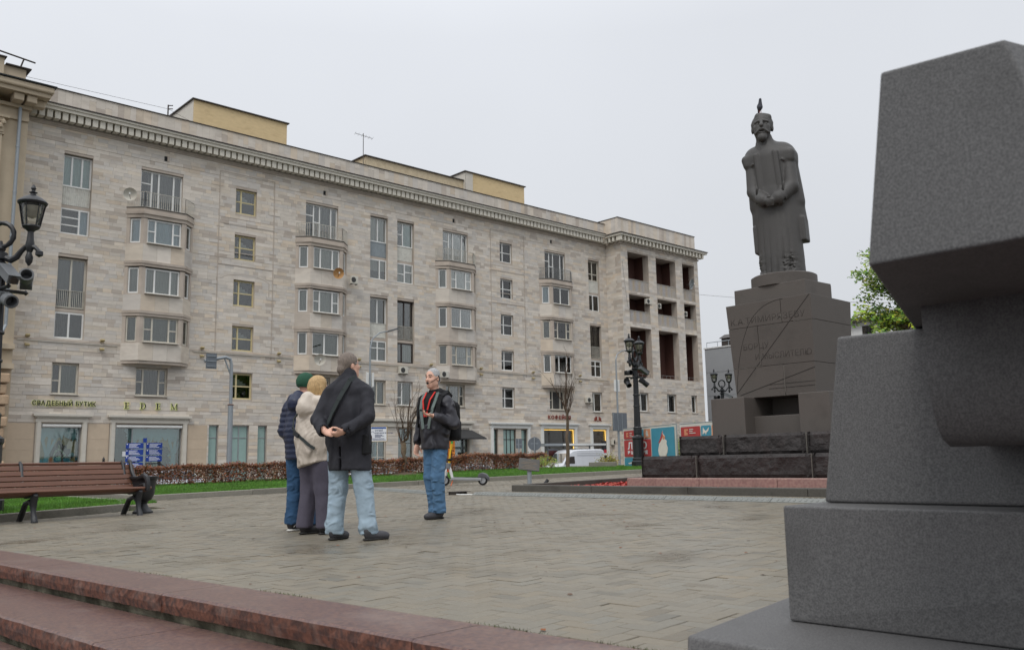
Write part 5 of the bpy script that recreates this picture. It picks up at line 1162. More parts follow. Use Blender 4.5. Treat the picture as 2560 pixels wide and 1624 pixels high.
b = MB(); b.tube([(67.1,55.98,WZ(19.6)),(67.3,55.9,WZ(17)),(67.6,55.9,WZ(15)),(68.1,55.9,WZ(14.3))], .012, 4); b.build('cable', m_flash, bld)
# aerials on the roof
def aerial(x, y, z0, h, label, el):
    r = thing('roof_aerial', (x,y,z0), label, 'aerial'); b = MB(); b.tube([(0,0,0),(0,0,h)], .03, 6); b.build('mast', m_flash, r, local=True)
    b = MB(); b.tube([(-.7,.2,h-.1),(.8,-.2,h-.35)], .02, 5); b.build('boom', m_flash, r, local=True)
    for i in range(el): t = i/(el-1); c = Vector((-.7+1.5*t, .2-.4*t, h-.1-.25*t)); b = MB(); b.tube([c+Vector((-.1,-.3,0)),c+Vector((.1,.3,0))], .012, 4); b.build('rod', m_flash, r, local=True)
aerial(40.4,62.2,WZ(25.4),2.9,'television aerial standing before the low roof house',6)
r = thing('roof_mast', (22.65,60,WZ(23.4)), 'short dark mast with insulators above the cornice', 'mast'); b = MB(); b.tube([(0,0,0),(0,0,2.0)], .05, 6); b.build('pole', m_flash, r, local=True)
for z in (1.2,1.7,1.95): b = MB(); b.tube([(0,0,z),(.3,-.1,z+.05)], .035, 6); b.build('insulator', m_flash, r, local=True)
b = MB(); b.tube([(0,60,WZ(24.5)),(22.65,60,WZ(25.1)),(30,64,WZ(25.0))], .012, 4); tag(b.build('overhead_wire', m_flash), 'thin wire from the roof mast', 'wire')
b = MB(); b.tube([(80,56,WZ(17.6)),(70,40,WZ(13.4))], .014, 4); b.tube([(70,40,WZ(13.4)),(60,24,WZ(9.9))], .014, 4); tag(b.build('overhead_wire', m_flash), 'thin wire running from the wing corner behind the statue', 'wire')

# ------------------------------------------------------------------ the neighbouring classical building on the left
m_nb = mat('tan_stucco', S(192,176,152), rough=.85, var=.07, scale=1.5, bump=.2, bscale=30, stain=.3, stain_col=S(140,124,104), sscale=.8); m_rus = mat('rusticated_tan_stone', S(186,160,132), rough=.9, var=.15, scale=5, bump=.7, bscale=16, dist=.04); m_dk = mat('dark_green_flashing', S(44,48,48), rough=.4, var=.2, metal=.3)
nb = thing('classical_building', (9,57,STREET+.13), 'tan classical building with heavy bracketed cornice and grey downpipe', 'building')
def nbb(name, m, *bx, bev=0):
    b = MB()
    for x in bx: b.box(*x)
    return b.build(name, m, nb, bevel=bev)
XN = 13.16
nbb('wall', m_nb, (-8,XN-.02,57.0,72,STREET,WZ(21.4)))
nbb('pilaster', m_nb, (10.2,11.75,56.72,57.0,WZ(7.5),WZ(19.6))); nbb('pilaster_base', m_nb, (10.0,11.95,56.6,57.0,WZ(7.0),WZ(7.5)))
cp = MB(); cp.box(10.1,11.85,56.66,57.0,WZ(19.6),WZ(19.72)); cp.box(10.15,11.8,56.6,57,WZ(19.72),WZ(20.6)); cp.box(9.95,12.05,56.5,57,WZ(20.6),WZ(20.75))
for i in range(10): cp.lathe([(.02,0),(.14,.05),(.16,.2),(.05,.34)], (10.3+.16*i,56.55,WZ(19.9)+.25*(i % 2)), 8)
cp.build('capital', m_nb, nb)
nbb('architrave', m_nb, (-8,XN,56.86,57,WZ(20.75),WZ(21.0))); nbb('frieze', m_nb, (-8,XN-.01,56.94,57,WZ(21.0),WZ(21.45)))
nbb('bed_moulding', m_nb, (-8,XN+.1,56.7,57.3,WZ(21.45),WZ(21.65)))
for i, x in enumerate((9.4, 10.9, 12.35, 13.05)): nbb('modillion', m_nb, (x-.28,x+.28,55.95,56.9,WZ(21.65),WZ(22.1)), bev=.06)
b = MB(); b.box(13.17,13.9,56.4,56.96,WZ(21.65),WZ(22.1)); b.build('modillion', m_nb, nb, bevel=.06)
nbb('cornice', m_nb, (-8,14.0,55.75,57.6,WZ(22.1),WZ(22.35))); nbb('cornice_top', m_nb, (-8,14.15,55.55,57.7,WZ(22.35),WZ(22.75)), bev=.1); nbb('cornice_flashing', m_dk, (-8,14.25,55.45,57.8,WZ(22.75),WZ(22.82)))
nbb('attic', m_nb, (-8,11.7,57.2,70,WZ(22.8),WZ(24.55)), (11.7,12.95,57.4,70,WZ(22.8),WZ(24.2))); nbb('attic_cap', m_flash, (-8,11.8,57.05,70,WZ(24.55),WZ(24.62)), (11.8,13.2,57.2,70,WZ(24.2),WZ(24.27)))
b = MB(); b.tube([(9,57.3,WZ(25.2)),(13.4,57.3,WZ(24.75))], .05, 6); b.tube([(12.6,57.4,WZ(24.2)),(12.75,57.3,WZ(24.8))], .05, 6); b.build('roof_rail', m_flash, nb)
b = MB(); b.tube([(12.62,56.75,WZ(21.5)),(12.62,56.75,WZ(8.3)),(12.2,56.3,WZ(7.4)),(12.2,56.3,WZ(2)),(12.2,56.3,STREET)], .10, 10)
b.build('downpipe', m_galv, nb)
for z in (19, 16.2, 13.5, 10.8): b = MB(); b.lathe([(.12,0),(.12,.08)], (12.62,56.75,WZ(z)), 10); b.build('pipe_joint', m_galv, nb)
nbb('string_course', m_nb, (-8,XN-.01,56.6,57,WZ(6.9),WZ(7.2))); nbb('string_course', m_nb, (-8,XN-.02,56.5,57,WZ(5.75),WZ(6.05)))
for i in range(11):
    z = -.9+.62*i
    for j, (xa, xb) in enumerate(((11.2,12.95-.12*(i % 2)),(9.0,11.17))): nbb('rusticated_block', m_rus, (xa,xb,56.3+.1*(i % 2),57.0,WZ(z)-.4,WZ(z)+.16), bev=.08)
# ------------------------------------------------------------------ buildings far behind
m_far = mat('grey_metal_panels', S(150,152,154), rough=.6, var=.05, scale=.6, bump=.15, bscale=1.2); m_far2 = mat('pale_far_wall', S(208,208,206), rough=.8, var=.04)
fb = thing('far_grey_building', (100,52,STREET), 'plain grey panelled building behind the wing', 'building'); b = MB(); b.box(92,125,38,64,STREET,WZ(13.2)); b.build('wall', m_far, fb)
for i in range(5):
    for k in range(5): b = MB(); b.box(91.97,92.0,64-4.4*(i+1)+.05,64-4.4*i-.05,WZ(13.1-2.9*(k+1))+.04,WZ(13.1-2.9*k)-.04); b.build('panel', m_far, fb)
b = MB(); b.box(91.9,125,37.9,64.1,WZ(13.2),WZ(13.35)); b.build('roof', m_far2, fb); b = MB(); b.tube([(92.2,63.8,WZ(14)),(92.2,50,WZ(14))], .05, 5)
for i in range(9): b.tube([(92.2,63.8-1.6*i,WZ(13.3)),(92.2,63.8-1.6*i,WZ(14))], .04, 4)
b.build('roof_railing', m_galv, fb); b = MB(); b.box(92.8,95,60.2,62,WZ(13.35),WZ(14.4)); b.prism([(92.5,60,WZ(14.4)),(95.2,60,WZ(14.4)),(93.8,60,WZ(15.0))], (0,0,0), (0,2.2,0)); b.build('roof_hatch', m_flash, fb)
fw_ = thing('far_white_building', (95,34,STREET), 'white building with a dark window beyond the monument', 'building'); b = MB(); b.box(86,112,22,43,STREET,WZ(13.1)); b.build('wall', m_far2, fw_); b = MB(); b.box(85.4,112,21.5,43.4,WZ(13.1),WZ(13.5)); b.build('roof', m_flash, fw_)
for y in (40.4, 37.0, 33.6):
    b = MB(); b.box(85.95,86,y-.9,y+.3,WZ(11.0),WZ(12.7)); wd = b.build('window', m_fd, fw_); b = MB(); b.box(85.93,85.95,y-.8,y+.2,WZ(11.1),WZ(12.6)); b.build('pane', m_glass, wd)
b = MB(); b.box(84.6,86,22,43,WZ(9.7),WZ(10.6)); b.build('balcony', m_far2, fw_); b = MB(); b.tube([(84.7,43,WZ(11.3)),(84.7,22,WZ(11.3))], .05, 4); b.tube([(84.7,43,WZ(11.0)),(84.7,22,WZ(11.0))], .04, 4); b.build('railing', m_galv, fw_)
# ================================================================== STREET FURNITURE AND VEHICLES
m_gear = mat('grey_gear_case', S(98,100,102), rough=.5, var=.1, bump=.05)
def lamp_post(loc, rz, label, gear):
    r = thing('street_lamp', loc, label, 'street lamp', 'cast iron twin lantern street lamps', rz)
    b = MB(); b.lathe([(.30,0),(.30,.30),(.26,.34),(.26,.42),(.22,.46)], (0,0,0), 8); b.build('base', m_iron, r, local=True)
    b = MB(); b.lathe([(.215,.46),(.215,1.15),(.235,1.19),(.235,1.25),(.17,1.30),(.15,1.34),(.165,1.4),(.165,1.58),(.175,1.62),(.15,1.66)], (0,0,0), 12); b.build('pedestal', m_iron, r, local=True)
    b = MB(); prof = []; seg = 16; n0 = 0
    for z, ra in ((1.64,.135),(2.7,.115),(3.95,.092)):
        for j in range(seg*2): a = PI*j/seg; rr_ = ra*(1 if j % 2 else .88); b.v.append((rr_*math.cos(a), rr_*math.sin(a), z))
    for i in range(2):
        for j in range(seg*2): a, c = i*seg*2+j, i*seg*2+(j+1) % (seg*2); b.f.append((a,c,c+seg*2,a+seg*2)); b.t.append(None)
    b.build('pole', m_iron, r, local=True); 
    for z in (2.45, 2.9): b = MB(); b.lathe([(.13,z),(.14,z+.02),(.13,z+.05)], (0,0,0), 14); b.build('pole_ring', m_iron, r, local=True)
    b = MB(); b.lathe([(.10,3.92),(.15,3.96),(.15,3.99),(.08,4.02),(.10,4.06),(.07,4.09),(.11,4.12),(.11,4.22),(.06,4.25),(.08,4.29),(.035,4.35),(.02,4.42)], (0,0,0), 14); b.build('capital', m_iron, r, local=True)
    b = MB(); pts = [(.20*math.sin(2*PI*i/24),0,4.52+.20*-math.cos(2*PI*i/24)) for i in range(25)]; b.tube(pts, [.035+.008*(i % 2) for i in range(25)], 8, cap=False); b.build('wreath', m_iron, r, local=True, smooth=True)
    for sx in (-1, 1):
        b = MB(); pts = [(sx*x,0,z) for x, z in ((.06,4.15),(.18,4.10),(.27,4.15),(.33,4.24),(.40,4.31),(.47,4.34))]; b.tube(pts, [.05,.055,.05,.042,.04,.05], 8)
        b.tube([(sx*.47,0,4.33),(sx*.56,0,4.30),(sx*.62,0,4.24)], [.045,.035,.03], 8); b.lathe([(.01,-.06),(.06,-.03),(.06,.03),(.01,.06)], (sx*.63,0,4.20), 8); arm = b.build('arm', m_iron, r, local=True, smooth=True)
        b = MB(); b.lathe([(.01,4.00),(.05,4.06),(.06,4.14),(.035,4.22),(.06,4.28),(.07,4.34),(.055,4.42),(.045,4.56),(.07,4.59),(.12,4.62),(.135,4.645),(.13,4.665)], (sx*.47,0,0), 12); b.build('lantern_base', m_iron, r, local=True, smooth=True)
        b = MB(); b.lathe([(.122,4.665),(.185,5.02)], (sx*.47,0,0), 12, cap=False); b.build('lantern_glass', glass('lantern_glass', (.9,.9,.86), .05), r, local=True, smooth=True)
        for j in range(6): a = 2*PI*(j+.5)/6; b = MB(); b.tube([(sx*.47+.128*math.cos(a),.128*math.sin(a),4.66),(sx*.47+.192*math.cos(a),.192*math.sin(a),5.02)], .009, 5); b.build('glazing_bar', m_iron, r, local=True)
        b = MB(); b.lathe([(.02,5.0),(.12,4.99),(.135,4.90),(.08,4.82),(.02,4.79)], (sx*.47,0,0), 12); b.build('reflector', mat('lamp_reflector', S(206,200,186), rough=.4, bump=0), r, local=True, smooth=True)
        b = MB(); b.lathe([(.17,5.00),(.215,5.02),(.228,5.05),(.205,5.08),(.15,5.125),(.085,5.16),(.045,5.18),(.04,5.205),(.065,5.22),(.03,5.24),(.028,5.265),(.042,5.29),(.024,5.33),(.005,5.36)], (sx*.47,0,0), 16); b.build('lantern_hood', m_iron, r, local=True, smooth=True)
    for (k, x, y, z, ax, ay) in gear:
        if k == 'camera':
            b = MB(); b.box(-.085,.085,-.30,.18,-.07,.07); b.box(-.10,.10,-.32,.20,.07,.085); o = b.build('camera', m_gear, r, local=True, bevel=.015); o.location = (x,y,z); o.rotation_euler = (ax,0,ay)
            b = MB(); b.lathe([(.06,0),(.06,.03)], (0,0,0), 10); q = b.build('lens', m_fd, o, local=True); q.rotation_euler = (PI/2,0,0); q.location = (0,-.305,0)
        else:
            b = MB(); b.lathe([(.10,0),(.11,.20),(.085,.205),(.075,.02)], (0,0,0), 14, cap=False); b.lathe([(.001,.02),(.08,.02)], (0,0,0), 14, cap=False); o = b.build('spotlight', m_gear if k == 'spotg' else m_iron, r, local=True, smooth=True); o.location = (x,y,z); o.rotation_euler = (ax,0,ay)
            b = MB(); b.box(-.07,.07,-.07,.07,-.20,0)
            for i in range(5): b.box(-.09,.09,-.09,.09,-.19+.035*i,-.175+.035*i)
            b.build('heat_sink', m_gear if k == 'spotg' else m_iron, o, local=True)
    if gear:
        for a in (0, 1):
            b = MB(); d = Vector((math.cos(a*PI/2-.7), math.sin(a*PI/2-.7), 0)); b.tube([-d*.42+Vector((0,0,3.62)), d*.42+Vector((0,0,3.62))], .03, 7); b.lathe([(.01,-.04),(.045,0),(.01,.04)], tuple(d*.42+Vector((0,0,3.62))), 8); b.build('bracket', m_iron, r, local=True)
    return r
SCR = math.atan2(-.679,.734)
lamp_post((3.36,15.76,gz(3.4)), SCR, 'cast iron lamp beside the bench with cameras on its bracket', [('camera',.22,-.15,3.86,.55,.9),('spotg',.38,.12,3.80,1.3,.5),('spotg',.28,-.22,3.42,1.9,.9)])
lamp_post((27.52,22.51,gz(27)), SCR+1.0, 'cast iron lamp before the banner with spotlights on its post', [('camera',.10,-.28,3.92,.5,1.2),('spot',-.12,.24,3.82,1.6,-.6),('spot',-.16,.28,3.42,2.3,-.7),('spot',.12,-.30,3.42,2.2,.9)])
lamp_post((42.6,28.6,gz(42)-.02), SCR+.3, 'cast iron lamp half hidden behind the monument', [('camera',.2,-.2,3.85,.5,.8),('spot',-.3,.1,3.75,1.6,0)])

# park bench
m_wood = mat('brown_bench_slat', S(104,70,54), rough=.5, var=.18, scale=3, bump=.15, bscale=20, stretch=(1,12,12), objrand=.10, spec=.5)
bn = thing('park_bench', (3.35,14.45,gz(3.6)), 'long slatted brown bench with black cast iron arms', 'bench', rz=.06)
def slat(x0, x1, c, w, t, ang):
    b = MB(); d = Vector((0,math.cos(ang),math.sin(ang))); n = Vector((0,-math.sin(ang),math.cos(ang))); b.obox(((x0+x1)/2,c[0],c[1]), ((x1-x0)/2,0,0), d*(w/2), n*(t/2)); return b.build('slat', m_wood, bn, local=True, bevel=.008)
BX0, BX1 = -1.85, 2.0
for i in range(5): slat(BX0, BX1, (-.30+.095*i, .415-.012*i+.016*(i == 0)), .082, .034, -.10 if i else -.45)
for i in range(5): slat(BX0, BX1, (.16+.055*i, .46+.078*i), .074, .03, 1.15)
slat(BX0, BX1-.12, (.445, .835), .05, .04, .2)
for x in (-1.72, .31, 1.83):
    b = MB(); y0 = 0
    b.tube([(x,-.34,.0),(x,-.32,.06),(x,-.27,.14),(x,-.25,.25),(x,-.28,.36),(x,-.33,.40)], [.05,.045,.035,.05,.055,.03], 8); b.tube([(x,-.26,.22),(x,-.10,.30),(x,.08,.26),(x,.22,.10),(x,.30,.01)], [.035,.035,.04,.045,.04], 8)
    b.tube([(x,-.32,.385),(x,.10,.36),(x,.19,.42),(x,.30,.62),(x,.39,.82),(x,.44,.87)], [.03,.03,.035,.03,.028,.02], 8); b.box(x-.03,x+.03,-.38,-.28,0,.02); b.box(x-.03,x+.03,.26,.36,0,.02); b.build('leg', m_iron, bn, local=True, smooth=True)
for x in (-1.80, 1.93):
    b = MB(); b.tube([(x,-.33,.40),(x,-.345,.50),(x,-.31,.59),(x,-.20,.635),(x,-.02,.60),(x,.10,.57),(x,.20,.62),(x,.28,.70),(x,.36,.86),(x,.43,.88)], [.045,.05,.048,.04,.034,.03,.034,.036,.034,.02], 8, flat=.8)
    b.tube([(x,-.28,.41),(x,-.20,.50),(x,-.05,.48),(x,.02,.42)], .018, 6); b.build('armrest', m_iron, bn, local=True, smooth=True)
# urn bin
un = thing('urn_bin', (5.42,14.72,gz(5.4)), 'black cast iron urn shaped litter bin beside the bench', 'litter bin')
b = MB(); b.lathe([(.155,0),(.155,.03),(.12,.06),(.085,.10),(.06,.15),(.08,.19)], (0,0,0), 20); b.build('foot', m_iron, un, local=True, smooth=True)
b = MB(); b.lathe([(.07,.18),(.13,.22),(.165,.30),(.175,.42),(.185,.52),(.20,.545),(.22,.555),(.225,.585),(.20,.59),(.175,.56),(.165,.35),(.05,.25)], (0,0,0), 24); b.build('bowl', m_iron, un, local=True, smooth=True)
b = MB(); b.lathe([(.19,.515),(.198,.53),(.19,.54)], (0,0,0), 24, cap=False); b.build('rim_band', m_iron, un, local=True, smooth=True)

# cable ramps across the paving
m_ramp = mat('grey_cable_ramp', S(122,124,120), rough=.7, var=.1, scale=6, bump=.1, objrand=.06, stain=.3, stain_col=S(92,90,82))
stud = None
def ramp_plate(x, y, L, rz, label):
    global stud
    r = thing('cable_ramp', (x,y,gz(x)), label, 'cable ramp', 'cable ramp plates laid end to end', rz); w = .34
    b = MB(); b.prism([(-w/2,0,.006),(-w/2+.08,0,.05),(w/2-.08,0,.05),(w/2,0,.006),(w/2,0,0),(-w/2,0,0)], (0,.006,0), (0,L-.006,0)); b.build('body', m_ramp, r, local=True)
    b = MB()
    for i in range(int(L/.085)):
        for q in (-.06, .06): b.lathe([(.022,0),(.014,.006)], (q,.05+.085*i,.05), 6)
        b.obox((-w/2+.04,.05+.085*i,.031), (.02,0,.011), (0,.012,0), (0,0,.004))
    o = b.build('studs', m_ramp, r, local=True); o['kind'] = 'stuff'
for i in range(11): ramp_plate(11.24, 13.2-.92*(i+1), .92, 0, 'grey studded cable ramp plate along the flower bed kerb')
dd_ = Vector((12.2-11.15,18.48-14.35)); Lr = dd_.length
for i in range(5): p = Vector((11.15,14.35))+dd_*i/5; ramp_plate(p.x, p.y, Lr/5, -math.atan2(dd_.x,dd_.y), 'grey cable ramp plate curving away towards the lawn')
b = MB(); b.box(11.0,11.35,13.78,13.82,gz(11),gz(11)+.06); 
for i in range(4): b.box(11.0+.09*i,11.02+.09*i,13.6,13.8,gz(11),gz(11)+.055)
b.box(10.98,11.37,13.58,13.83,gz(11)+.055,gz(11)+.062); tag(b.build('open_cable_tray', m_flash), 'open end of a dark cable tray between the ramps', 'cable tray')
b = MB(); b.tube([(11.05,13.75,gz(11)+.015),(11.0,13.5,gz(11)+.012),(11.1,13.2,gz(11)+.012)], .012, 6); tag(b.build('white_cable', m_trimw), 'short white cable lying between the ramp plates', 'cable')
# information plaque
pq = thing('plaque_stand', (15.2,15.9,gz(15.2)), 'tilted dark bronze plaque on a grey post by the flower bed', 'plaque', rz=-.75)
b = MB(); b.tube([(0,0,0),(0,0,.36)], .055, 12); b.build('post', m_galv, pq, local=True); m_brz = mat('dark_bronze_plate', S(72,70,66), rough=.45, var=.12, scale=10, metal=.3, bump=.1)
b = MB(); b.box(-.26,.26,-.17,.17,-.012,.012); pl_ = b.build('plate', m_brz, pq, local=True, bevel=.006); pl_.location = (0,0,.47); pl_.rotation_euler = (1.0,.12,0)
m_ltr = mat('bronze_lettering', S(116,98,78), rough=.5, var=.1, bump=0)
for i, (w, y) in enumerate(((.06,.125),(.34,.06),(.40,.02),(.20,-.03),(.30,-.07),(.38,-.115))):
    b = MB(); b.box(-w/2,w/2,y-.005,y+.005,.0122,.0145); b.build('lettering', m_ltr, pl_, local=True)
b = MB(); b.tube([(14.7,14.9,gz(14.7)),(14.78,14.83,gz(14.7)+.13)], .04, 10); tag(b.build('ground_spotlight', m_iron), 'small black tube spotlight tilted beside the plaque', 'spotlight')

# electric scooter
m_sg = mat('grey_scooter_deck', S(150,152,154), rough=.4, var=.06, metal=.2, bump=0); m_rub = mat('black_rubber', S(30,30,31), rough=.8, var=.15, scale=30, bump=.1); m_yell = mat('yellow_sleeve', S(224,178,40), rough=.5, var=.06, bump=0); m_oran = mat('orange_plastic', S(214,98,36), rough=.5, var=.06, bump=0); m_scw = mat('white_scooter_paint', S(206,206,204), rough=.4, var=.05, bump=0)
fw2 = Vector((13.93,17.66)); rw = Vector((14.45,16.79)); ax_ = (fw2-rw); ang_ = math.atan2(ax_.y, ax_.x)
st = thing('electric_scooter', (rw.x,rw.y,gz(rw.x)), 'parked electric rental scooter with yellow stem and grey rear mudguard', 'scooter', rz=ang_)
def wheel(x, R): 
    b = MB(); pts = [(x+R*math.cos(2*PI*i/24),0,R+.0+R*0+R*math.sin(2*PI*i/24)) for i in range(25)]; b2 = MB(); b2.tube([(x+(R-.025)*math.cos(2*PI*i/24),0,R+(R-.025)*math.sin(2*PI*i/24)) for i in range(25)], .026, 8, cap=False); w = b2.build('wheel', m_rub, st, local=True, smooth=True)
    b3 = MB(); b3.lathe([(.08,-.02),(.08,.02)], (0,0,0), 14); h = b3.build('hub', m_sg, w, local=True); h.rotation_euler = (PI/2,0,0); h.location = (x,0,R)
wheel(0,.125); wheel(1.0,.125)
b = MB(); b.obox((.42,0,.16), (.40,0,.012), (0,.07,0), (0,0,.035)); b.build('deck', m_sg, st, local=True, bevel=.012); b = MB(); b.box(.1,.75,-.06,.06,.208,.212); b.build('deck_mat', m_rub, st, local=True)
b = MB(); b.prism([(x,0,z) for x, z in ((-.17,.10),(-.16,.20),(-.10,.28),(0,.31),(.09,.285),(.13,.21),(.10,.17),(.02,.2),(-.08,.18))], (0,-.055,0), (0,.055,0)); b.build('rear_mudguard', mat('dark_grey_mudguard', S(84,84,88), rough=.45, bump=0), st, local=True, bevel=.02)
b = MB(); b.obox((.0,-.062,.165), (.09,0,.0), (0,.006,0), (0,0,.02)); b.build('reflector', m_oran, st, local=True)
stem0, stem1 = Vector((.92,0,.34)), Vector((.80,0,1.10))
b = MB(); b.tube([(.80,0,.18),(.86,0,.40),(.905,0,.50)], [.035,.04,.035], 8); b.tube([(1.0,-.05,.125),(.96,-.05,.36),(.92,0,.46)], .018, 6); b.tube([(1.0,.05,.125),(.96,.05,.36),(.92,0,.46)], .018, 6); b.build('front_frame', m_scw, st, local=True)
b = MB(); b.tube([stem0, stem0.lerp(stem1,.25)], .03, 8); b.build('steering_tube', m_oran, st, local=True); b = MB(); b.tube([stem0.lerp(stem1,.25), stem0.lerp(stem1,.92)], .031, 8); b.build('stem', m_yell, st, local=True); b = MB(); b.obox(tuple(stem0.lerp(stem1,.55)+Vector((-.03,0,0))), (.004,0,0), (0,.02,0), tuple((stem1-stem0)*.18)); b.build('stem_label', m_rub, st, local=True)
b = MB(); b.tube([stem0.lerp(stem1,.92), stem1], .026, 8); b.build('stem_ring', mat('green_ring', S(70,200,96), rough=.5, bump=0), st, local=True); b = MB(); b.obox((.90,0,.49), (.05,0,.006), (0,.07,0), (0,0,.07)); b.build('battery_box', mat('grey_box', S(110,112,116), rough=.6), st, local=True, bevel=.012)
b = MB(); b.tube([(.79,-.24,1.13),(.79,-.08,1.15),(.79,.08,1.15),(.79,.24,1.13)], .018, 8); b.obox((.79,0,1.15), (.05,0,0), (0,.07,0), (0,0,.035)); b.build('handlebar', m_rub, st, local=True)
for s_ in (-1,1): b = MB(); b.tube([(.79,s_*.13,1.145),(.79,s_*.16,1.14)], .024, 8); b.build('grip_ring', m_yell, st, local=True)
b = MB(); b.tube([(.78,.02,.14),(.80,.12,.0)], .01, 6); b.build('kickstand', m_oran, st, local=True); b = MB(); b.ell = None
b = MB(); b.lathe([(.01,0),(.06,.02),(.08,.05),(.05,.07),(.01,.075)], (.86,0,.60), 10); b.build('bell_light', m_rub, st, local=True)

# road lamps, traffic signs
def rl(name, loc, label, cat): return thing(name, loc, label, cat)
p = rl('sign_gantry', (23.3,50,STREET), 'grey steel pole with an arm carrying a sign seen from behind', 'sign post'); b = MB(); b.tube([(0,0,0),(0,0,5.2)], .15, 12); b.build('lower_pole', m_galv, p, local=True); b = MB(); b.lathe([(.16,0),(.2,.03),(.16,.06)], (0,0,5.2), 12); b.build('collar', mat('rust', S(120,80,56), rough=.8), p, local=True); b = MB(); b.tube([(0,0,5.2),(-.02,0,7.6),(-.1,0,7.95),(-.4,0,8.05),(-1.7,0,7.75)], .10, 10); b.build('arm', m_galv, p, local=True, smooth=True); b = MB(); b.tube([(-.05,0,7.0),(-.45,0,7.95)], .05, 8); b.build('brace', m_galv, p, local=True)
m_sback = mat('sign_back_aluminium', S(112,118,124), rough=.5, var=.08, metal=.3, bump=0)
b = MB(); b.box(-1.65,-1.0,-.12,-.10,7.3,8.2); sg = b.build('sign_panel', m_sback, p, local=True); 
for i in range(3): b = MB(); b.box(-1.6,-1.05,-.16,-.12,7.42+.3*i,7.46+.3*i); b.build('rib', m_galv, sg, local=True)
def thin_lamp(loc, h, arm, label):
    p = rl('road_lamp', loc, label, 'road lamp'); b = MB(); b.tube([(0,0,0),(0,0,h*.5),(0,0,h)], [.11,.09,.06], 10); b.build('pole', m_galv, p, local=True)
    b = MB(); b.tube([(0,0,h),(.12*arm[0],0,h+.5*arm[1]),(.5*arm[0],0,h+.85*arm[1]),(arm[0],0,h+arm[1])], [.06,.05,.045,.04], 8); b.build('arm', m_galv, p, local=True, smooth=True)
    b = MB(); b.obox((arm[0]+.3,0,h+arm[1]+.08), (.42,0,.14), (0,.16,0), (-.02,0,.05)); b.build('lamp_head', mat('lamp_head_case', S(96,98,98), rough=.5), p, local=True, bevel=.02)
    for s_ in (-1,1): b = MB(); b.obox((s_*.22,0,h-2.2), (.09,0,s_*.02), (0,.06,0), (0,0,.5)); b.build('antenna', m_trimw, p, local=True, bevel=.02)
    return p
thin_lamp((34.45,52,STREET), 9.6, (1.6,1.4), 'thin grey road lamp with white antennas before the museum'); pr = thin_lamp((56.2,48,STREET), 9.8, (1.5,.9), 'tall pale road lamp with white antennas near the bus shelter')
b = MB(); b.box(-.85,.95,-.16,-.12,3.85,5.35); sg = b.build('sign_panel', m_sback, pr, local=True)
for i in range(3): b = MB(); b.box(-.8+.55*i,-.76+.55*i,-.2,-.16,3.9,5.3); b.build('rib', m_galv, sg, local=True)
ms_ = thing('museum_sign', (34.25,50.6,2.2), 'white and blue board reading МУЗЕЙ ВОЕННОЙ ФОРМЫ on the lamp post', 'sign', rz=-.55)
b = MB(); b.box(-.54,.54,0,.06,0,1.0); b.build('board', m_print_w, ms_, local=True); b = MB(); b.box(-.5,.5,-.006,0,.84,.95); b.build('blue_band', mat('blue_print', S(46,84,150), rough=.5, bump=0), ms_, local=True)
b = MB()
for bx in ((-.58,-.54,-.02,.07,-.04,1.04),(.54,.58,-.02,.07,-.04,1.04),(-.54,.54,-.02,.07,-.04,0),(-.54,.54,-.02,.07,1.0,1.04)): b.box(*bx)
b.build('edge_frame', mat('brass_edge', S(176,150,96), rough=.4, metal=.4), ms_, local=True)
for s_, z, h, x in (('МУЗЕЙ',.66,.12,-.26),('ВОЕННОЙ ФОРМЫ',.50,.10,-.26)): text_obj('lettering', s_, h*1.3, mat('navy_print', S(40,52,92), bump=0), ms_, face_mx((x,-.004,z),(1,0,0),(0,0,1)), .001, bold=.003)
for i, (w, z) in enumerate(((.5,.40),(.62,.33),(.4,.26),(.8,.15),(.9,.07))): b = MB(); b.box(-.26 if i < 3 else -.42,-.26+w if i < 3 else -.42+w,-.005,0,z,z+.035); b.build('small_print', mat('navy_print', S(40,52,92)), ms_, local=True)
b = MB(); 
for a in range(4): b.obox((-.40+.09*math.cos(a*PI/4),-.004,.56+.09*math.sin(a*PI/4)), (.09*math.cos(a*PI/4)*0+.02,0,0), (0,.003,0), (0,0,.02))
b.build('emblem', MATS['navy_print'], ms_, local=True)
b = MB(); b.prism([(-.62,0,.02),(-.80,0,.20),(-.62,0,.38),(-.44,0,.20)], (0,-.05,0), (0,-.02,0)); b.build('arrow_diamond', mat('red_diamond', S(176,70,40), bump=0), ms_, local=True); b = MB(); b.bar((-.70,-.055,.20),(-.55,-.055,.20),.03,.006,up=(0,1,0)); b.bar((-.70,-.055,.20),(-.62,-.055,.28),.03,.0065,up=(0,1,0)); b.bar((-.70,-.055,.20),(-.62,-.055,.12),.03,.007,up=(0,1,0)); b.build('arrow', m_print_w, ms_, local=True)
for loc, R, disc, label in (((33.7,34.8,STREET),.36,True,'round traffic sign seen from behind near the plaque'),((34.45,36.85,STREET),.3,False,'small rectangular traffic sign seen from behind')):
    p = thing('traffic_sign', loc, label, 'traffic sign', rz=-.8); b = MB(); b.tube([(0,0,0),(0,0,2.9 if disc else 2.85)], .035, 8); b.build('post', m_galv, p, local=True)
    b = MB()
    if disc: b.prism([(R*math.cos(2*PI*i/28),.04,2.50+R*math.sin(2*PI*i/28)) for i in range(28)], (0,0,0), (0,.02,0))
    else: b.box(-.19,.19,.04,.06,2.3,2.85)
    b.build('plate', m_sback, p, local=True); b = MB(); b.box(-.2 if disc else -.15,.2 if disc else .15,.036,.04,2.5,2.54); b.build('clip', m_galv, p, local=True)
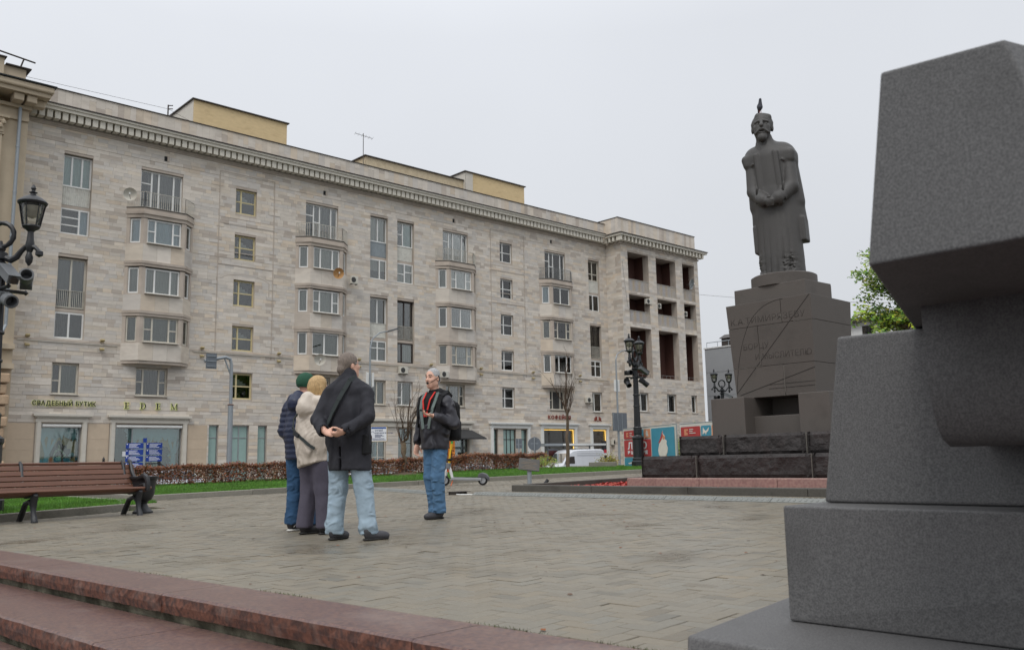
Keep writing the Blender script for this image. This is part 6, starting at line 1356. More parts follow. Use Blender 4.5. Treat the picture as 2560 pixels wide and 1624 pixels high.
# wayfinding sign
ws = thing('wayfinding_sign', (16.9,46,STREET), 'blue direction boards on a grey post in front of the boutique', 'sign', rz=-.35); b = MB(); b.box(-.04,.04,-.04,.04,0,3.0); b.build('post', m_galv, ws, local=True); m_blue = mat('deep_blue_board', S(24,58,140), rough=.45, var=.06, bump=0)
b = MB(); b.box(-.09,.09,-.06,-.04,2.9,3.12); b.build('top_plate', m_blue, ws, local=True)
for side, n in ((-1,4),(1,3)):
    for i in range(n):
        b = MB(); x0, x1 = (-.92,-.06) if side < 0 else (.06,.86); z = 2.60-.33*i; b.box(x0, x1, -.03, .0, z, z+.28); bd = b.build('board', m_blue, ws, local=True, bevel=.006); bd.rotation_euler = (0,0,side*.28)
        for q in range(4): b = MB(); xa = x0+.16; b.box(xa, xa+(.55,.42,.36,.48)[(q+i) % 4], -.033, -.0305, z+.21-.055*q, z+.232-.055*q); b.build('print_line', m_print_w, bd, local=True)
        b = MB(); b.box(x0+.04, x0+.09, -.033, -.0305, z+.2, z+.25); b.build('arrow', m_print_w, bd, local=True)
# scrolled stair railing at the boutique
sr = thing('stair_railing', (20.2,56.4,STREET+.13), 'black wrought iron stair railing with scrolls before the boutique', 'railing')
def sb(name, pts, w): b = MB(); b.tube(pts, w, 6, cap=True); return b.build(name, m_iron, sr, local=True)
top = [(-3.3,0,.65),(-1.95,0,1.75),(1.45,0,1.75),(2.9,0,.9)]
sb('handrail', top, .05); sb('middle_rail', [(x,y,z-.24) for x, y, z in top], .025); sb('bottom_rail', [(x,y,max(.1,z-1.05)) for x, y, z in top], .03)
for x in (-1.9,-.1,1.45): b = MB(); b.box(x-.07,x+.07,-.07,.07,0,1.95); b.lathe([(.04,1.95),(.09,2.02),(.05,2.12),(.01,2.2)], (x,0,0), 8); b.build('newel', m_iron, sr, local=True)
for cx, cz in ((-2.55,.72),(-1.35,1.0),(-.6,1.0),(.4,1.0),(1.0,1.0),(1.95,.95)):
    pts = [(cx+.36*(1-t/34)*math.cos(t*.42), 0, cz+.36*(1-t/34)*math.sin(t*.42)) for t in range(32)]; sb('scroll', pts, .022)
for i in range(16): x = -1.8+.2*i; sb('baluster_ring', [(x+.06*math.cos(a*PI/5),0,1.62+.06*math.sin(a*PI/5)) for a in range(11)], .012)
# museum ramp handrail
hr_ = thing('ramp_handrail', (37.6,55.3,STREET+.13), 'steel handrail in front of the museum door', 'handrail'); b = MB(); b.tube([(-3,0,1.35),(3.2,0,1.30)], .035, 8); b.build('top_rail', m_steel, hr_, local=True); b = MB(); b.tube([(-3,0,.95),(3.2,0,.9)], .03, 8); b.build('lower_rail', m_steel, hr_, local=True)
for i in range(4): b = MB(); b.tube([(-2.7+1.8*i,0,0),(-2.7+1.8*i,0,1.33)], .03, 8); b.build('post', m_steel, hr_, local=True)
tcn_ = thing('traffic_cone', (33.2,49.3,STREET), 'orange and white traffic cone by the museum', 'traffic cone'); b = MB(); b.box(-.2,.2,-.2,.2,0,.04); b.build('base', m_rub, tcn_, local=True)
for i in range(5): b = MB(); b.lathe([(.17-.03*i,.04+.26*i),(.14-.03*i,.04+.26*(i+1))], (0,0,0), 14); b.build('band', m_oran if i % 2 == 0 else m_trimw, tcn_, local=True)
# bus shelter, totem
bs = thing('bus_shelter', (55.4,53,STREET+.13), 'flat roofed glass bus shelter in front of the cafe', 'bus shelter'); b = MB(); b.box(-3.7,3.8,-.9,.9,2.62,2.82); b.build('roof', m_galv, bs, local=True); b = MB(); b.box(-1.6,3.8,-.95,-.9,2.66,2.80); b.build('roof_edge', m_trimw, bs, local=True)
for x in (-3.4,-2.0,1,3.4): b = MB(); b.box(x-.05,x+.05,.6,.7,0,2.62); b.build('post', m_galv, bs, local=True)
b = MB(); b.box(-1.9,3.3,.63,.65,.4,2.4); b.build('pane', m_shopg, bs, local=True); b = MB(); b.box(-3.25,-2.05,-.7,-.5,.2,2.35); lb = b.build('poster_case', m_sback, bs, local=True); b = MB(); b.box(-3.15,-2.15,-.72,-.70,.35,2.25); b.build('poster', mat('dark_red_poster', S(92,40,40), rough=.4, var=.5, scale=3, bump=0, col2=S(40,30,34)), lb, local=True)
tm = thing('ticket_totem', (60.8,53.7,STREET+.13), 'black information totem with a red panel by the cafe door', 'totem'); b = MB(); b.box(-.22,.22,-.12,.12,0,3.1); b.build('body', m_iron, tm, local=True, bevel=.03); b = MB(); b.box(-.18,.18,-.13,-.12,2.0,2.3); b.build('red_panel', mat('red_panel', S(196,60,70), bump=0), tm, local=True); b = MB(); b.box(-.18,.18,-.13,-.12,1.8,1.98); b.build('white_panel', m_print_w, tm, local=True)
for i, (x, y, L, h, rz) in enumerate(((26.75,25.0,.9,.16,-.75),(27.25,24.5,.62,.30,-.75),(27.65,24.12,.5,.30,-.75))):
    b = MB(); b.box(-L/2,L/2,-.2,.2,0,h); o = b.build('concrete_block', m_kerb, None, local=True, bevel=.02); o.location = (x,y,gz(x)); o.rotation_euler = (0,0,rz); tag(o, ('long low concrete block lying on the lawn edge','thicker concrete block in the middle of the row on the lawn','thick concrete block at the end of the row on the lawn')[i], 'concrete block', 'concrete blocks on the lawn edge')

# white delivery van
m_van = mat('silver_white_van_paint', S(214,216,220), rough=.28, var=.03, bump=0, coat=.6, spec=.5); m_cg = glass('car_glass', (.30,.34,.36), .10)
vn = thing('delivery_van', (50.7,51.0,STREET), 'silver white high roofed delivery van parked across the road', 'van')
def vsec(x): 
    t = [(0,1.0,.45,.98),(.25,1.12,.35,1.0),(.9,1.25,.30,1.02),(1.0,1.30,.3,1.02),(1.75,2.12,.3,1.02),(2.2,2.36,.3,1.02),(2.8,2.42,.3,1.02),(5.6,2.44,.3,1.02),(5.95,2.36,.32,1.0)]
    return t
b = MB(); prof = vsec(0); n = 0; ring = []
for (x, zt, zb_, hwid) in prof:
    pts = [(-hwid,zb_),(-hwid*1.0,zb_+.35),(-hwid*.98,min(zt-.12,1.3)),(-hwid*.90,zt-.10),(-hwid*.78,zt),(hwid*.78,zt),(hwid*.90,zt-.10),(hwid*.98,min(zt-.12,1.3)),(hwid,zb_+.35),(hwid,zb_)]
    ring.append([(x,y,z) for y, z in pts])
for i, rg in enumerate(ring): b.v += rg
k = 10
for i in range(len(ring)-1):
    for j in range(k): a, c = i*k+j, i*k+(j+1) % k; b.f.append((a,a+k,c+k,c)); b.t.append(None)
b.f.append(tuple(range(k))); b.f.append(tuple((len(ring)-1)*k+j for j in range(k))[::-1]); b.t += [None]*2
vb = b.build('body', m_van, vn, local=True, smooth=True, bevel=0)
b = MB(); b.quad((1.02,-.80,1.34),(1.02,.80,1.34),(1.72,.74,2.09),(1.72,-.74,2.09)); o = b.build('windscreen', m_cg, vn, local=True); o.location = (-.025,0,.03)
for s_ in (-1, 1): b = MB(); b.quad((1.25,s_*1.03,1.28),(2.25,s_*1.03,1.28),(2.25,s_*.99,1.85),(1.75,s_*.985,1.85)); b.build('side_window', m_fd, vn, local=True); b = MB(); b.box(1.05,1.2,s_*1.05-.02,s_*1.22+.02,1.2,1.5); b.build('mirror', m_rub, vn, local=True, bevel=.03)
for i, z in enumerate((1.95, 2.1, 2.25)): b = MB(); b.box(2.6,5.7,-.995+.03*i,-.975+.03*i,z,z+.035); b.build('body_rib', m_van, vn, local=True)
b = MB(); b.box(2.4,5.8,-1.035,-1.02,.9,.98); b.build('rub_strip', m_rub, vn, local=True); b = MB(); b.box(-.08,.15,-.95,.95,.35,.62); b.build('bumper', m_rub, vn, local=True, bevel=.04)
for s_ in (-1,1): b = MB(); b.box(-.02,.28,s_*.72-.2,s_*.72+.2,.72,.98); b.build('headlight', m_trimw, vn, local=True, bevel=.04)
for x in (.95, 4.7):
    for s_ in (-1, 1): b = MB(); b.lathe([(.2,-.12),(.36,-.1),(.36,.1),(.2,.12)], (0,0,0), 20); w = b.build('wheel', m_rub, vn, local=True); w.location = (x,s_*.92,.36); w.rotation_euler = (PI/2,0,0)
# pale car whose roof shows over the hedge
def car(loc, rz, paint, label, H=1.55):
    c = thing('parked_car', loc, label, 'car', 'cars parked beyond the hedge', rz); b = MB(); prof = [(-2.2,.75,.55,.8),(-2.1,.95,.35,.86),(-1.2,1.02,.28,.9),(-.55,H-.06,.28,.9),(.1,H,.28,.9),(1.3,H-.05,.28,.9),(1.95,1.05,.3,.88),(2.2,.85,.4,.8)]
    for (x, zt, zb_, hwid) in prof: b.v += [(x,y,z) for y, z in ((-hwid,zb_),(-hwid,min(.85,zt-.05)),(-hwid*.80,zt-.05),(-hwid*.66,zt),(hwid*.66,zt),(hwid*.80,zt-.05),(hwid,min(.85,zt-.05)),(hwid,zb_))]
    for i in range(len(prof)-1):
        for j in range(8): a, d = i*8+j, i*8+(j+1) % 8; b.f.append((a,a+8,d+8,d)); b.t.append(None)
    b.f.append(tuple(range(8))); b.f.append(tuple(56+j for j in range(8))[::-1]); b.t += [None]*2; b.build('body', paint, c, local=True, smooth=True)
    for s_ in (-1,1):
        b = MB(); b.quad((-1.0,s_*.86,1.0),(1.7,s_*.86,1.02),(1.2,s_*.75,H-.12),(-.5,s_*.75,H-.12)); b.build('side_window', m_cg, c, local=True); b = MB(); b.tube([(-.5,s_*.62,H+.03),(.2,s_*.62,H+.06),(1.3,s_*.62,H+.01)], .02, 6); b.build('roof_rail', m_galv, c, local=True)
        for x in (-1.4,1.4): b = MB(); b.lathe([(.18,-.1),(.32,-.09),(.32,.09),(.18,.1)], (0,0,0), 18); w = b.build('wheel', m_rub, c, local=True); w.location = (x,s_*.8,.32); w.rotation_euler = (PI/2,0,0)
    b = MB(); b.quad((-1.15,-.75,1.03),(-1.15,.75,1.03),(-.6,.68,H-.1),(-.6,-.68,H-.1)); o = b.build('windscreen', m_cg, c, local=True); o.location = (-.02,0,.02)
car((18.0,46.6,STREET), .1, m_van, 'white estate car with roof rails behind the hedge by the bench', 1.5); car((30.8,47.5,STREET), .05, m_van, 'white hatchback glimpsed through the hedge behind the couple', 1.45); car((36.5,44,STREET), .05, mat('silver_car_paint', S(176,180,184), rough=.3, coat=.5, bump=0), 'silver car glimpsed through the hedge by the scooter', 1.42)

# banner fence
m_bw = mat('banner_white', S(206,204,196), rough=.7, var=.05, scale=3, bump=.1, bscale=6); m_br = mat('banner_red', S(180,66,66), rough=.7, var=.08, scale=3, bump=.1, bscale=6); m_bb = mat('banner_blue', S(72,146,170), rough=.7, var=.08, scale=3, bump=.1, bscale=6); m_bo = mat('banner_peach', S(214,146,112), rough=.7, var=.06, scale=3, bump=.05)
def banner(A, B, h, tiles, label):
    A, B = Vector(A), Vector(B); L = (B-A).length; r = thing('banner_fence', (A.x,A.y,gz(A.x)), label, 'banner', 'printed fence banners', math.atan2(B.y-A.y, B.x-A.x))
    b = MB(); n = 14
    for i in range(n): x0, x1 = L*i/n, L*(i+1)/n; b.quad((x0,.012*math.sin(i*1.3),.06),(x1,.012*math.sin((i+1)*1.3),.06),(x1,.012*math.sin((i+1)*1.3+.6),h),(x0,.012*math.sin(i*1.3+.6),h))
    b.build('sheet', m_bw, r, local=True)
    for x in (0, L): b = MB(); b.tube([(x,.03,0),(x,.03,h+.04)], .022, 8); b.build('post', m_galv, r, local=True)
    for z in (.04, h+.02): b = MB(); b.tube([(0,.03,z),(L,.03,z)], .018, 8); b.build('rail', m_galv, r, local=True)
    for (x0, x1, z0, z1, m) in tiles:
        b = MB(); q = .04; n = 5; pts = []
        for cx, cz, a0 in ((x1-q,z1-q,0),(x0+q,z1-q,1),(x0+q,z0+q,2),(x1-q,z0+q,3)):
            for i in range(4): a = PI/2*(a0+i/3); pts.append((cx+q*math.cos(a),-.022,cz+q*math.sin(a)))
        b.prism(pts[::-1], (0,0,0), (0,.004,0)); b.build('printed_tile', m, r, local=True)
    return r, L
A1, B1 = (28.86,24.4), (26.53,19.9); L1 = (Vector(B1)-Vector(A1)).length; k = L1/4.95
bA, _ = banner(A1, B1, 1.63, [(.12*k,1.5*k,1.22,1.56,m_br),(1.58*k,2.1*k,1.22,1.56,m_bb),(2.17*k,2.75*k,1.22,1.56,m_bo),(.12*k,2.78*k,.50,1.17,m_br),(2.85*k,4.85*k,.1,1.56,m_bb),(.12*k,1.75*k,.10,.45,m_bb),(1.8*k,2.78*k,.10,.45,m_bo)], 'summer banner with red and blue tiles and an ice cream cone')
def bt(s, x, z, h, wd): o, w = text_obj('lettering', s, h*1.38, m_print_w, bA, face_mx((x,-.027,z),(1,0,0),(0,0,1)), .001, bold=.012); o.matrix_local = face_mx((x,-.027,z),(1,0,0),(0,0,1)) @ Matrix.Diagonal((wd/w,1,1,1))
bt('ЛЕТО', .50*k, .80, .28, 1.85*k); bt('В МОСКВЕ', .50*k, .60, .12, 1.9*k)
def flat(par, name, pts, m, y=-.03): b = MB(); b.prism([(x,y,z) for x, z in pts][::-1], (0,0,0), (0,.003,0)); return b.build(name, m, par, local=True)
cx = 3.85*k; m_cone = mat('banner_waffle', S(206,160,108), rough=.7, var=.2, scale=14, bump=0); m_cream = mat('banner_cream', S(226,218,208), rough=.7, var=.08, scale=8, bump=0)
flat(bA, 'cone_print', [(cx-.33,.52),(cx+.33,.52),(cx+.02,.12),(cx-.06,.12)], m_cone)
flat(bA, 'ice_cream_print', [(cx-.42,.72),(cx-.36,.54),(cx-.2,.48),(cx-.12,.42),(cx,.50),(cx+.14,.40),(cx+.26,.52),(cx+.38,.60),(cx+.44,.78),(cx+.34,.95),(cx+.38,1.05),(cx+.22,1.12),(cx+.24,1.22),(cx+.06,1.34),(cx+.04,1.45),(cx-.10,1.26),(cx-.24,1.12),(cx-.30,.95)], m_cream, -.034)
flat(bA, 'syrup_print', [(cx+.04,1.45),(cx-.10,1.26),(cx-.22,1.12),(cx-.38,.98),(cx-.26,.98),(cx-.06,1.12),(cx+.04,1.22)], m_br, -.038); flat(bA, 'wafer_print', [(cx+.06,1.30),(cx+.26,1.20),(cx+.16,1.10),(cx+.02,1.14)], m_bo, -.038)
flat(bA, 'skateboard_print', [(.5*k,.24),(1.0*k,.28),(1.4*k,.40),(1.55*k,.36),(1.15*k,.24),(.6*k,.19)], m_cream); flat(bA, 'figure_print', [(2.38*k,1.28),(2.34*k,1.40),(2.42*k,1.52),(2.52*k,1.48),(2.54*k,1.36),(2.6*k,1.28)], m_bw)
for i in range(3): flat(bA, 'small_print', [(.75*k,1.44-.07*i),((1.0,.95,1.2)[i]*k,1.44-.07*i),((1.0,.95,1.2)[i]*k,1.47-.07*i),(.75*k,1.47-.07*i)], m_bw)
flat(bA, 'logo_print', [(.40*k,1.30),(.40*k,1.48),(.62*k,1.48),(.62*k,1.42),(.5*k,1.42),(.5*k,1.38),(.6*k,1.36),(.62*k,1.30)], m_bo, -.028)
A2, B2 = (27.7,20.6), (26.0,16.4)
bB, L2 = banner(A2, B2, 1.66, [(.12,1.45,1.16,1.56,m_br),(1.52,2.15,1.16,1.56,m_bb),(2.22,2.9,1.16,1.56,m_bo),(.12,2.9,.45,1.10,m_br),(3.0,4.4,.1,1.56,m_bb)], 'second summer banner with a butterfly tile behind the stone base')
flat(bB, 'butterfly_print', [(1.62,1.24),(1.66,1.50),(1.78,1.38),(1.86,1.37),(2.06,1.50),(2.0,1.36),(1.88,1.30),(1.84,1.22),(1.78,1.30)], m_cream)
for i in range(3): flat(bB, 'small_print', [(.72,1.44-.07*i),((1.0,.95,1.15)[i],1.44-.07*i),((1.0,.95,1.15)[i],1.47-.07*i),(.72,1.47-.07*i)], m_bw)
flat(bB, 'logo_print', [(.36,1.24),(.36,1.48),(.62,1.48),(.62,1.40),(.5,1.40),(.5,1.36),(.6,1.34),(.62,1.24)], m_bo, -.028)
# ================================================================== PLANTS
m_hleaf = mat('hedge_leaves', S(120,84,58), rough=.7, var=.15, scale=2, bump=0, tint='tint'); m_twig = mat('dark_twigs', S(78,62,50), rough=.9, var=.2, scale=20, bump=.2); m_bark = mat('young_bark', S(104,88,74), rough=.9, var=.25, scale=14, bump=.5, bscale=40); m_leafg = mat('tree_leaves', S(120,140,60), rough=.6, var=.15, scale=1, bump=0, tint='tint')
HP = [Vector(p) for p in ((1.5,27.6),(10.3,27.1),(14,26.0),(24,26.7),(27.3,27.8))]
def along(P, t):
    L = [(b-a).length for a, b in zip(P[:-1], P[1:])]; d = t*sum(L)
    for a, b, l in zip(P[:-1], P[1:], L):
        if d <= l: return a+(b-a)*(d/l)
        d -= l
    return P[-1]
r = random.Random(17); hd = thing('hedge', (14,26.4,gz(14)+.09), 'clipped russet brown autumn hedge along the lawn', 'hedge'); b = MB(); tw = MB()
for i in range(52000):
    p = along(HP, r.random()); yy = r.uniform(-.40,.40); zz = r.random()**.7
    if r.random() < .65: yy = -.40+abs(r.gauss(0,.10))
    if r.random() < .25: zz = 1-abs(r.gauss(0,.06))
    hh = .52+.10*noise.noise(Vector((p.x*1.1,p.y,0)))+.05*noise.noise(Vector((p.x*4,p.y,1)))+.09*r.random()**4
    c = Vector((p.x+r.gauss(0,.02), p.y+yy, gz(p.x)+.09+.04+zz*hh)); cl = noise.noise(Vector((c.x*.8,c.y,c.z*2)))
    k = r.random()+cl*.25
    col = (.55,.45,.45) if k < .22 else (1.0,.85,.8) if k < .55 else (1.35,.95,.62) if k < .72 else (.8,.6,.6) if k < .88 else (.62,.92,.45) if k < .95 else (1.7,1.5,1.35)
    s = r.uniform(.022,.046); u = Vector((r.gauss(0,1),r.gauss(0,1),r.gauss(0,1))).normalized(); v = u.orthogonal().normalized(); b.cur = tuple(x*r.uniform(.75,1.2) for x in col)
    b.quad(c-u*s-v*s*.1, c+v*s*.55, c+u*s, c-v*s*.55)
o = b.build('leaves', m_hleaf, hd); o['kind'] = 'stuff'
for i in range(500):
    p = along(HP, r.random()); c = Vector((p.x,p.y+r.uniform(-.33,.33),gz(p.x)+.08)); d = Vector((r.gauss(0,.10),r.gauss(0,.08),.5)); tw.tube([c, c+d*.6+Vector((r.gauss(0,.03),r.gauss(0,.03),0)), c+d*1.05], [.009,.006,.003], 4, cap=False)
o = tw.build('stems', m_twig, hd); o['kind'] = 'stuff'
def bare_tree(name, loc, H, seed, label, trunk_h, spread, rad, levels=4, nb=7, leaves=0):
    r = random.Random(seed); t = thing(name, loc, label, 'tree'); tb = MB(); n = 8
    pts = [Vector((r.gauss(0,.012)*i, r.gauss(0,.012)*i, H*trunk_h*i/n)) for i in range(n+1)]; tb.tube(pts, [rad*(1.25-.45*i/n)*(1+.08*r.random()) for i in range(n+1)], 9); tb.build('trunk', m_bark, t, local=True, smooth=True)
    br = MB(); tips = []
    def grow(p, d, L, ra, lev):
        k = 4; q = [p]; dd = d.copy()
        for i in range(k): dd = (dd+Vector((r.gauss(0,.10),r.gauss(0,.10),.05))).normalized(); q.append(q[-1]+dd*L/k)
        br.tube(q, [ra*(1-.6*i/k) for i in range(k+1)], 5 if lev > 1 else 6, cap=False); tips.append(q[-1])
        if lev < levels:
            for _ in range(r.randint(2,4)):
                i = r.randint(1,k); a = r.uniform(0,6.28); s = Vector((math.cos(a),math.sin(a),.35)); grow(q[i], (dd+s*spread*.9).normalized(), L*r.uniform(.45,.72), ra*.42, lev+1)
    top = pts[-1]
    grow(top, Vector((0,0,1)), H*(1-trunk_h)*.62, rad*.7, 1)
    for i in range(nb):
        a = 2*PI*i/nb+r.uniform(-.3,.3); s0 = pts[-1-(i % 3)]; grow(s0, Vector((math.cos(a)*spread,math.sin(a)*spread,1)).normalized(), H*(1-trunk_h)*r.uniform(.42,.62), rad*.34, 1)
    o = br.build('branches', m_twig, t, local=True); o['kind'] = 'stuff'
    return t, tips
t1, tp = bare_tree('young_tree', (18.66,26.0,gz(18.7)+.09), 3.6, 4, 'leafless young tree with wrapped trunk standing before the museum door', .36, .42, .058)
b = MB(); b.tube([(0,0,.72),(.01,0,.95),(0,0,1.15)], [.085,.10,.082], 9); b.build('trunk_wrap', mat('hessian_wrap', S(116,100,82), rough=.95, var=.3, scale=20, bump=.8), t1, local=True)
b = MB(); b.lathe([(.75,0),(.5,.05),(.2,.09),(.02,.1)], (0,0,0), 20); b.build('soil_mound', mat('bare_soil', S(86,72,58), rough=.95, var=.3, scale=12, bump=.8), t1, local=True)
bare_tree('young_tree', (25.9,24.84,gz(26)+.09), 4.7, 9, 'taller leafless young tree standing before the cafe sign', .52, .55, .062, nb=8)
bare_tree('street_tree', (31.0,52.9,STREET+.1), 7.4, 15, 'small leafless street tree behind the group of people', .45, .5, .08, levels=3)
def shrub(loc, rx, ry, H, n, seed, label, cols, flower=None, name='shrub', ls=.05):
    r = random.Random(seed); t = thing(name, loc, label, 'shrub'); b = MB(); s = MB()
    for i in range(int(n/45)):
        a = r.uniform(0,6.28); q = r.random()**.5; p = Vector((rx*q*math.cos(a), ry*q*math.sin(a), 0)); hgt = H*r.uniform(.6,1)*(1-.35*q); top = p*1.15+Vector((r.gauss(0,.08),r.gauss(0,.08),hgt)); s.tube([p*.6, p.lerp(top,.5), top], [.012,.008,.004], 4, cap=False)
        for k in range(45):
            t_ = r.uniform(.25,1.05); c = (p*.6).lerp(top,t_)+Vector((r.gauss(0,.10),r.gauss(0,.10),r.gauss(0,.06))); u = Vector((r.gauss(0,1),r.gauss(0,1),r.gauss(0,.6))).normalized(); v = u.orthogonal().normalized(); z = r.uniform(.5,1)*ls
            b.cur = tuple(x*r.uniform(.7,1.25) for x in r.choice(cols)); 
            if flower and r.random() < .03 and t_ > .7: b.cur = flower
            b.quad(c-u*z, c+v*z*.45, c+u*z, c-v*z*.45)
    o = b.build('foliage', m_leafg, t, local=True); o['kind'] = 'stuff'; o = s.build('stems', m_twig, t, local=True); o['kind'] = 'stuff'
GR = [(.62,.82,.55),(.85,1.05,.7),(1.1,1.15,.8),(.45,.62,.42)]
shrub((30.0,23.0,.3), .9, .9, 1.75, 2600, 1, 'leafy green shrub behind the ice cream banner, beside the lamp', GR, (2.4,2.1,2.2)); shrub((29.4,21.2,.3), .9, .9, 1.85, 2600, 2, 'leafy green shrub behind the gap between the two banners', GR, (2.4,2.1,2.2)); shrub((29.0,19.3,.3), 1.0, .9, 2.0, 2600, 3, 'leafy green shrub with blossoms behind the butterfly banner', GR, (2.5,2.2,1.9))
shrub((28.9,25.4,.32), .35, .35, .75, 1300, 4, 'small russet shrub between the concrete blocks and the banner', [(1.3,.75,.5),(1.5,.95,.6),(.8,.5,.4)]); shrub((25.3,25.6,gz(25)+.09), .7, .4, .6, 700, 5, 'sparse half bare shrub at the end of the hedge', [(1.2,.7,.5),(.8,1.0,.6),(1.4,1.0,.6)])
# large green and yellow tree beyond the sculpture
r = random.Random(31); tg = thing('leafy_tree', (46.9,18.6,.3), 'tall green tree turning yellow behind the granite sculpture', 'tree'); tb = MB(); tb.tube([(0,0,0),(.1,0,3),(0,.1,6),(0,0,9),(0,0,11.6)], [.28,.22,.16,.09,.03], 10); tb.build('trunk', m_bark, tg, local=True, smooth=True); br = MB(); b = MB()
for i in range(150):
    h = r.uniform(2.8,10.8); R = 3.6*(1-((h-5.2)/6.6)**2)**.5 if abs(h-5.2) < 6.5 else .4; R = R*(.55 if h > 10 else 1)*r.uniform(.75,1.08); a = r.uniform(0,6.28); e = Vector((R*math.cos(a),R*math.sin(a),h+R*.35)); s0 = Vector((0,0,h-.2)); mid = s0.lerp(e,.5)+Vector((0,0,-.15)); br.tube([s0,mid,e], [.05,.03,.01], 5, cap=False)
    for k in range(5):
        cc = s0.lerp(e, .45+.6*k/4)+Vector((r.gauss(0,.25),r.gauss(0,.25),r.gauss(0,.2))); yel = r.random() < .22
        for q in range(46):
            c = cc+Vector((r.gauss(0,.22),r.gauss(0,.22),r.gauss(0,.16))); u = Vector((r.gauss(0,1),r.gauss(0,1),r.gauss(0,.7))).normalized(); v = u.orthogonal().normalized(); z = r.uniform(.07,.13)
            col = (1.7,1.45,.5) if yel and r.random() < .8 else r.choice([(.7,.9,.55),(.95,1.05,.6),(.5,.68,.42),(1.2,1.2,.6)]); b.cur = tuple(x*r.uniform(.75,1.2) for x in col); b.quad(c-u*z, c+v*z*.7, c+u*z, c-v*z*.7)
o = br.build('branches', m_twig, tg, local=True); o['kind'] = 'stuff'; o = b.build('crown', m_leafg, tg, local=True); o['kind'] = 'stuff'
# fallen leaves on the paving
b = MB(); r = random.Random(8)
for i in range(170):
    u, v = r.uniform(3,12), r.uniform(2.5,17)
    p = pav(u, v)
    if in_lawn(p.x, p.y): continue
    s = r.uniform(.012,.035); a = r.uniform(0,6.28); d = Vector((math.cos(a),math.sin(a),0))*s; w = Vector((-math.sin(a),math.cos(a),0))*s*.5; z = Vector((0,0,gz(p.x)+.006)); b.cur = r.choice([(.9,.6,.4),(.6,.5,.4),(1.2,.8,.4),(.5,.4,.35)])
    b.quad(p+z-d, p+z+w+Vector((0,0,.004)), p+z+d, p+z-w)
tag(b.build('fallen_leaves', m_hleaf), 'scattered dry brown leaves on the paving', 'leaves', kind='stuff')
# ================================================================== PEOPLE
def skin(n, c): return mat(n, c, rough=.5, var=.08, scale=14, bump=.05, spec=.35)
m_skin = skin('skin', S(214,164,142)); m_skin2 = skin('skin_pale', S(218,172,150))
m_coat = mat('black_wool_coat', S(42,42,48), rough=.8, var=.12, scale=40, bump=.25, bscale=220, dist=.004, fold=(5,1.0,.10,(1,1,.5))); m_denim_l = mat('light_blue_denim', S(150,168,180), rough=.85, var=.20, scale=9, bump=.25, bscale=160, dist=.004, fold=(8,.8,.05,(1,1,1.4)), stain=.35, stain_col=S(98,122,144), sscale=5); m_denim_m = mat('mid_blue_denim', S(78,112,144), rough=.85, var=.22, scale=8, bump=.25, bscale=160, dist=.004, fold=(8,.8,.05,(1,1,1.4)), stain=.6, stain_col=S(136,164,188), sscale=3.4); m_denim_d = mat('dark_blue_denim', S(44,76,108), rough=.85, var=.25, scale=8, bump=.25, bscale=160, dist=.004, fold=(8,.8,.05,(1,1,1.4)))
m_shoe = mat('black_shoe_leather', S(44,43,45), rough=.5, var=.15, scale=20, bump=.15); m_shoe_g = mat('grey_trainer', S(66,66,70), rough=.65, var=.15, scale=25, bump=.2); m_sole = mat('dark_sole', S(40,39,38), rough=.8, var=.2, scale=20, bump=.2)
m_hair_g = mat('grey_brown_hair', S(128,116,106), rough=.6, var=.4, scale=40, stretch=(3,3,.5), bump=.9, bscale=80, dist=.012); m_hair_w = mat('silver_hair', S(170,170,170), rough=.6, var=.35, scale=50, bump=.9, bscale=110, dist=.01); m_hair_b = mat('blonde_hair', S(186,154,108), rough=.55, var=.35, scale=34, stretch=(3,3,.25), bump=.7, bscale=60, dist=.008)
m_puff = mat('beige_puffer_nylon', S(198,186,172), rough=.5, var=.06, scale=4, bump=.3, bscale=9, dist=.015, spec=.5, fold=(7,.8,.05,(1,1,1))); m_navy = mat('navy_puffer_nylon', S(28,36,62), rough=.45, var=.1, scale=4, bump=.2, bscale=14, spec=.5); m_pants = mat('slate_wool_trousers', S(80,76,88), rough=.85, var=.08, scale=30, bump=.2, bscale=160, dist=.004, fold=(5,.9,.06,(1,1,.35))); m_gj = mat('charcoal_nylon_jacket', S(44,43,50), rough=.5, var=.1, scale=6, bump=.25, bscale=26, dist=.008, spec=.5, fold=(6,1.0,.12,(1,1,.8))); m_hood = mat('black_hoodie', S(24,24,26), rough=.9, var=.15, scale=30, bump=.2); m_grn = mat('dark_green_knit', S(44,86,66), rough=.9, var=.12, scale=30, bump=.5, bscale=90, stretch=(6,6,1)); m_strap = mat('dark_webbing', S(52,58,58), rough=.8, var=.1, bump=.1); m_lapel = mat('grey_green_lining', S(104,116,112), rough=.7, var=.1, bump=.1); m_lan = mat('red_lanyard', S(206,46,38), rough=.6, var=.05, bump=0); m_white = mat('white_rubber', S(206,204,198), rough=.6, var=.06, bump=0)

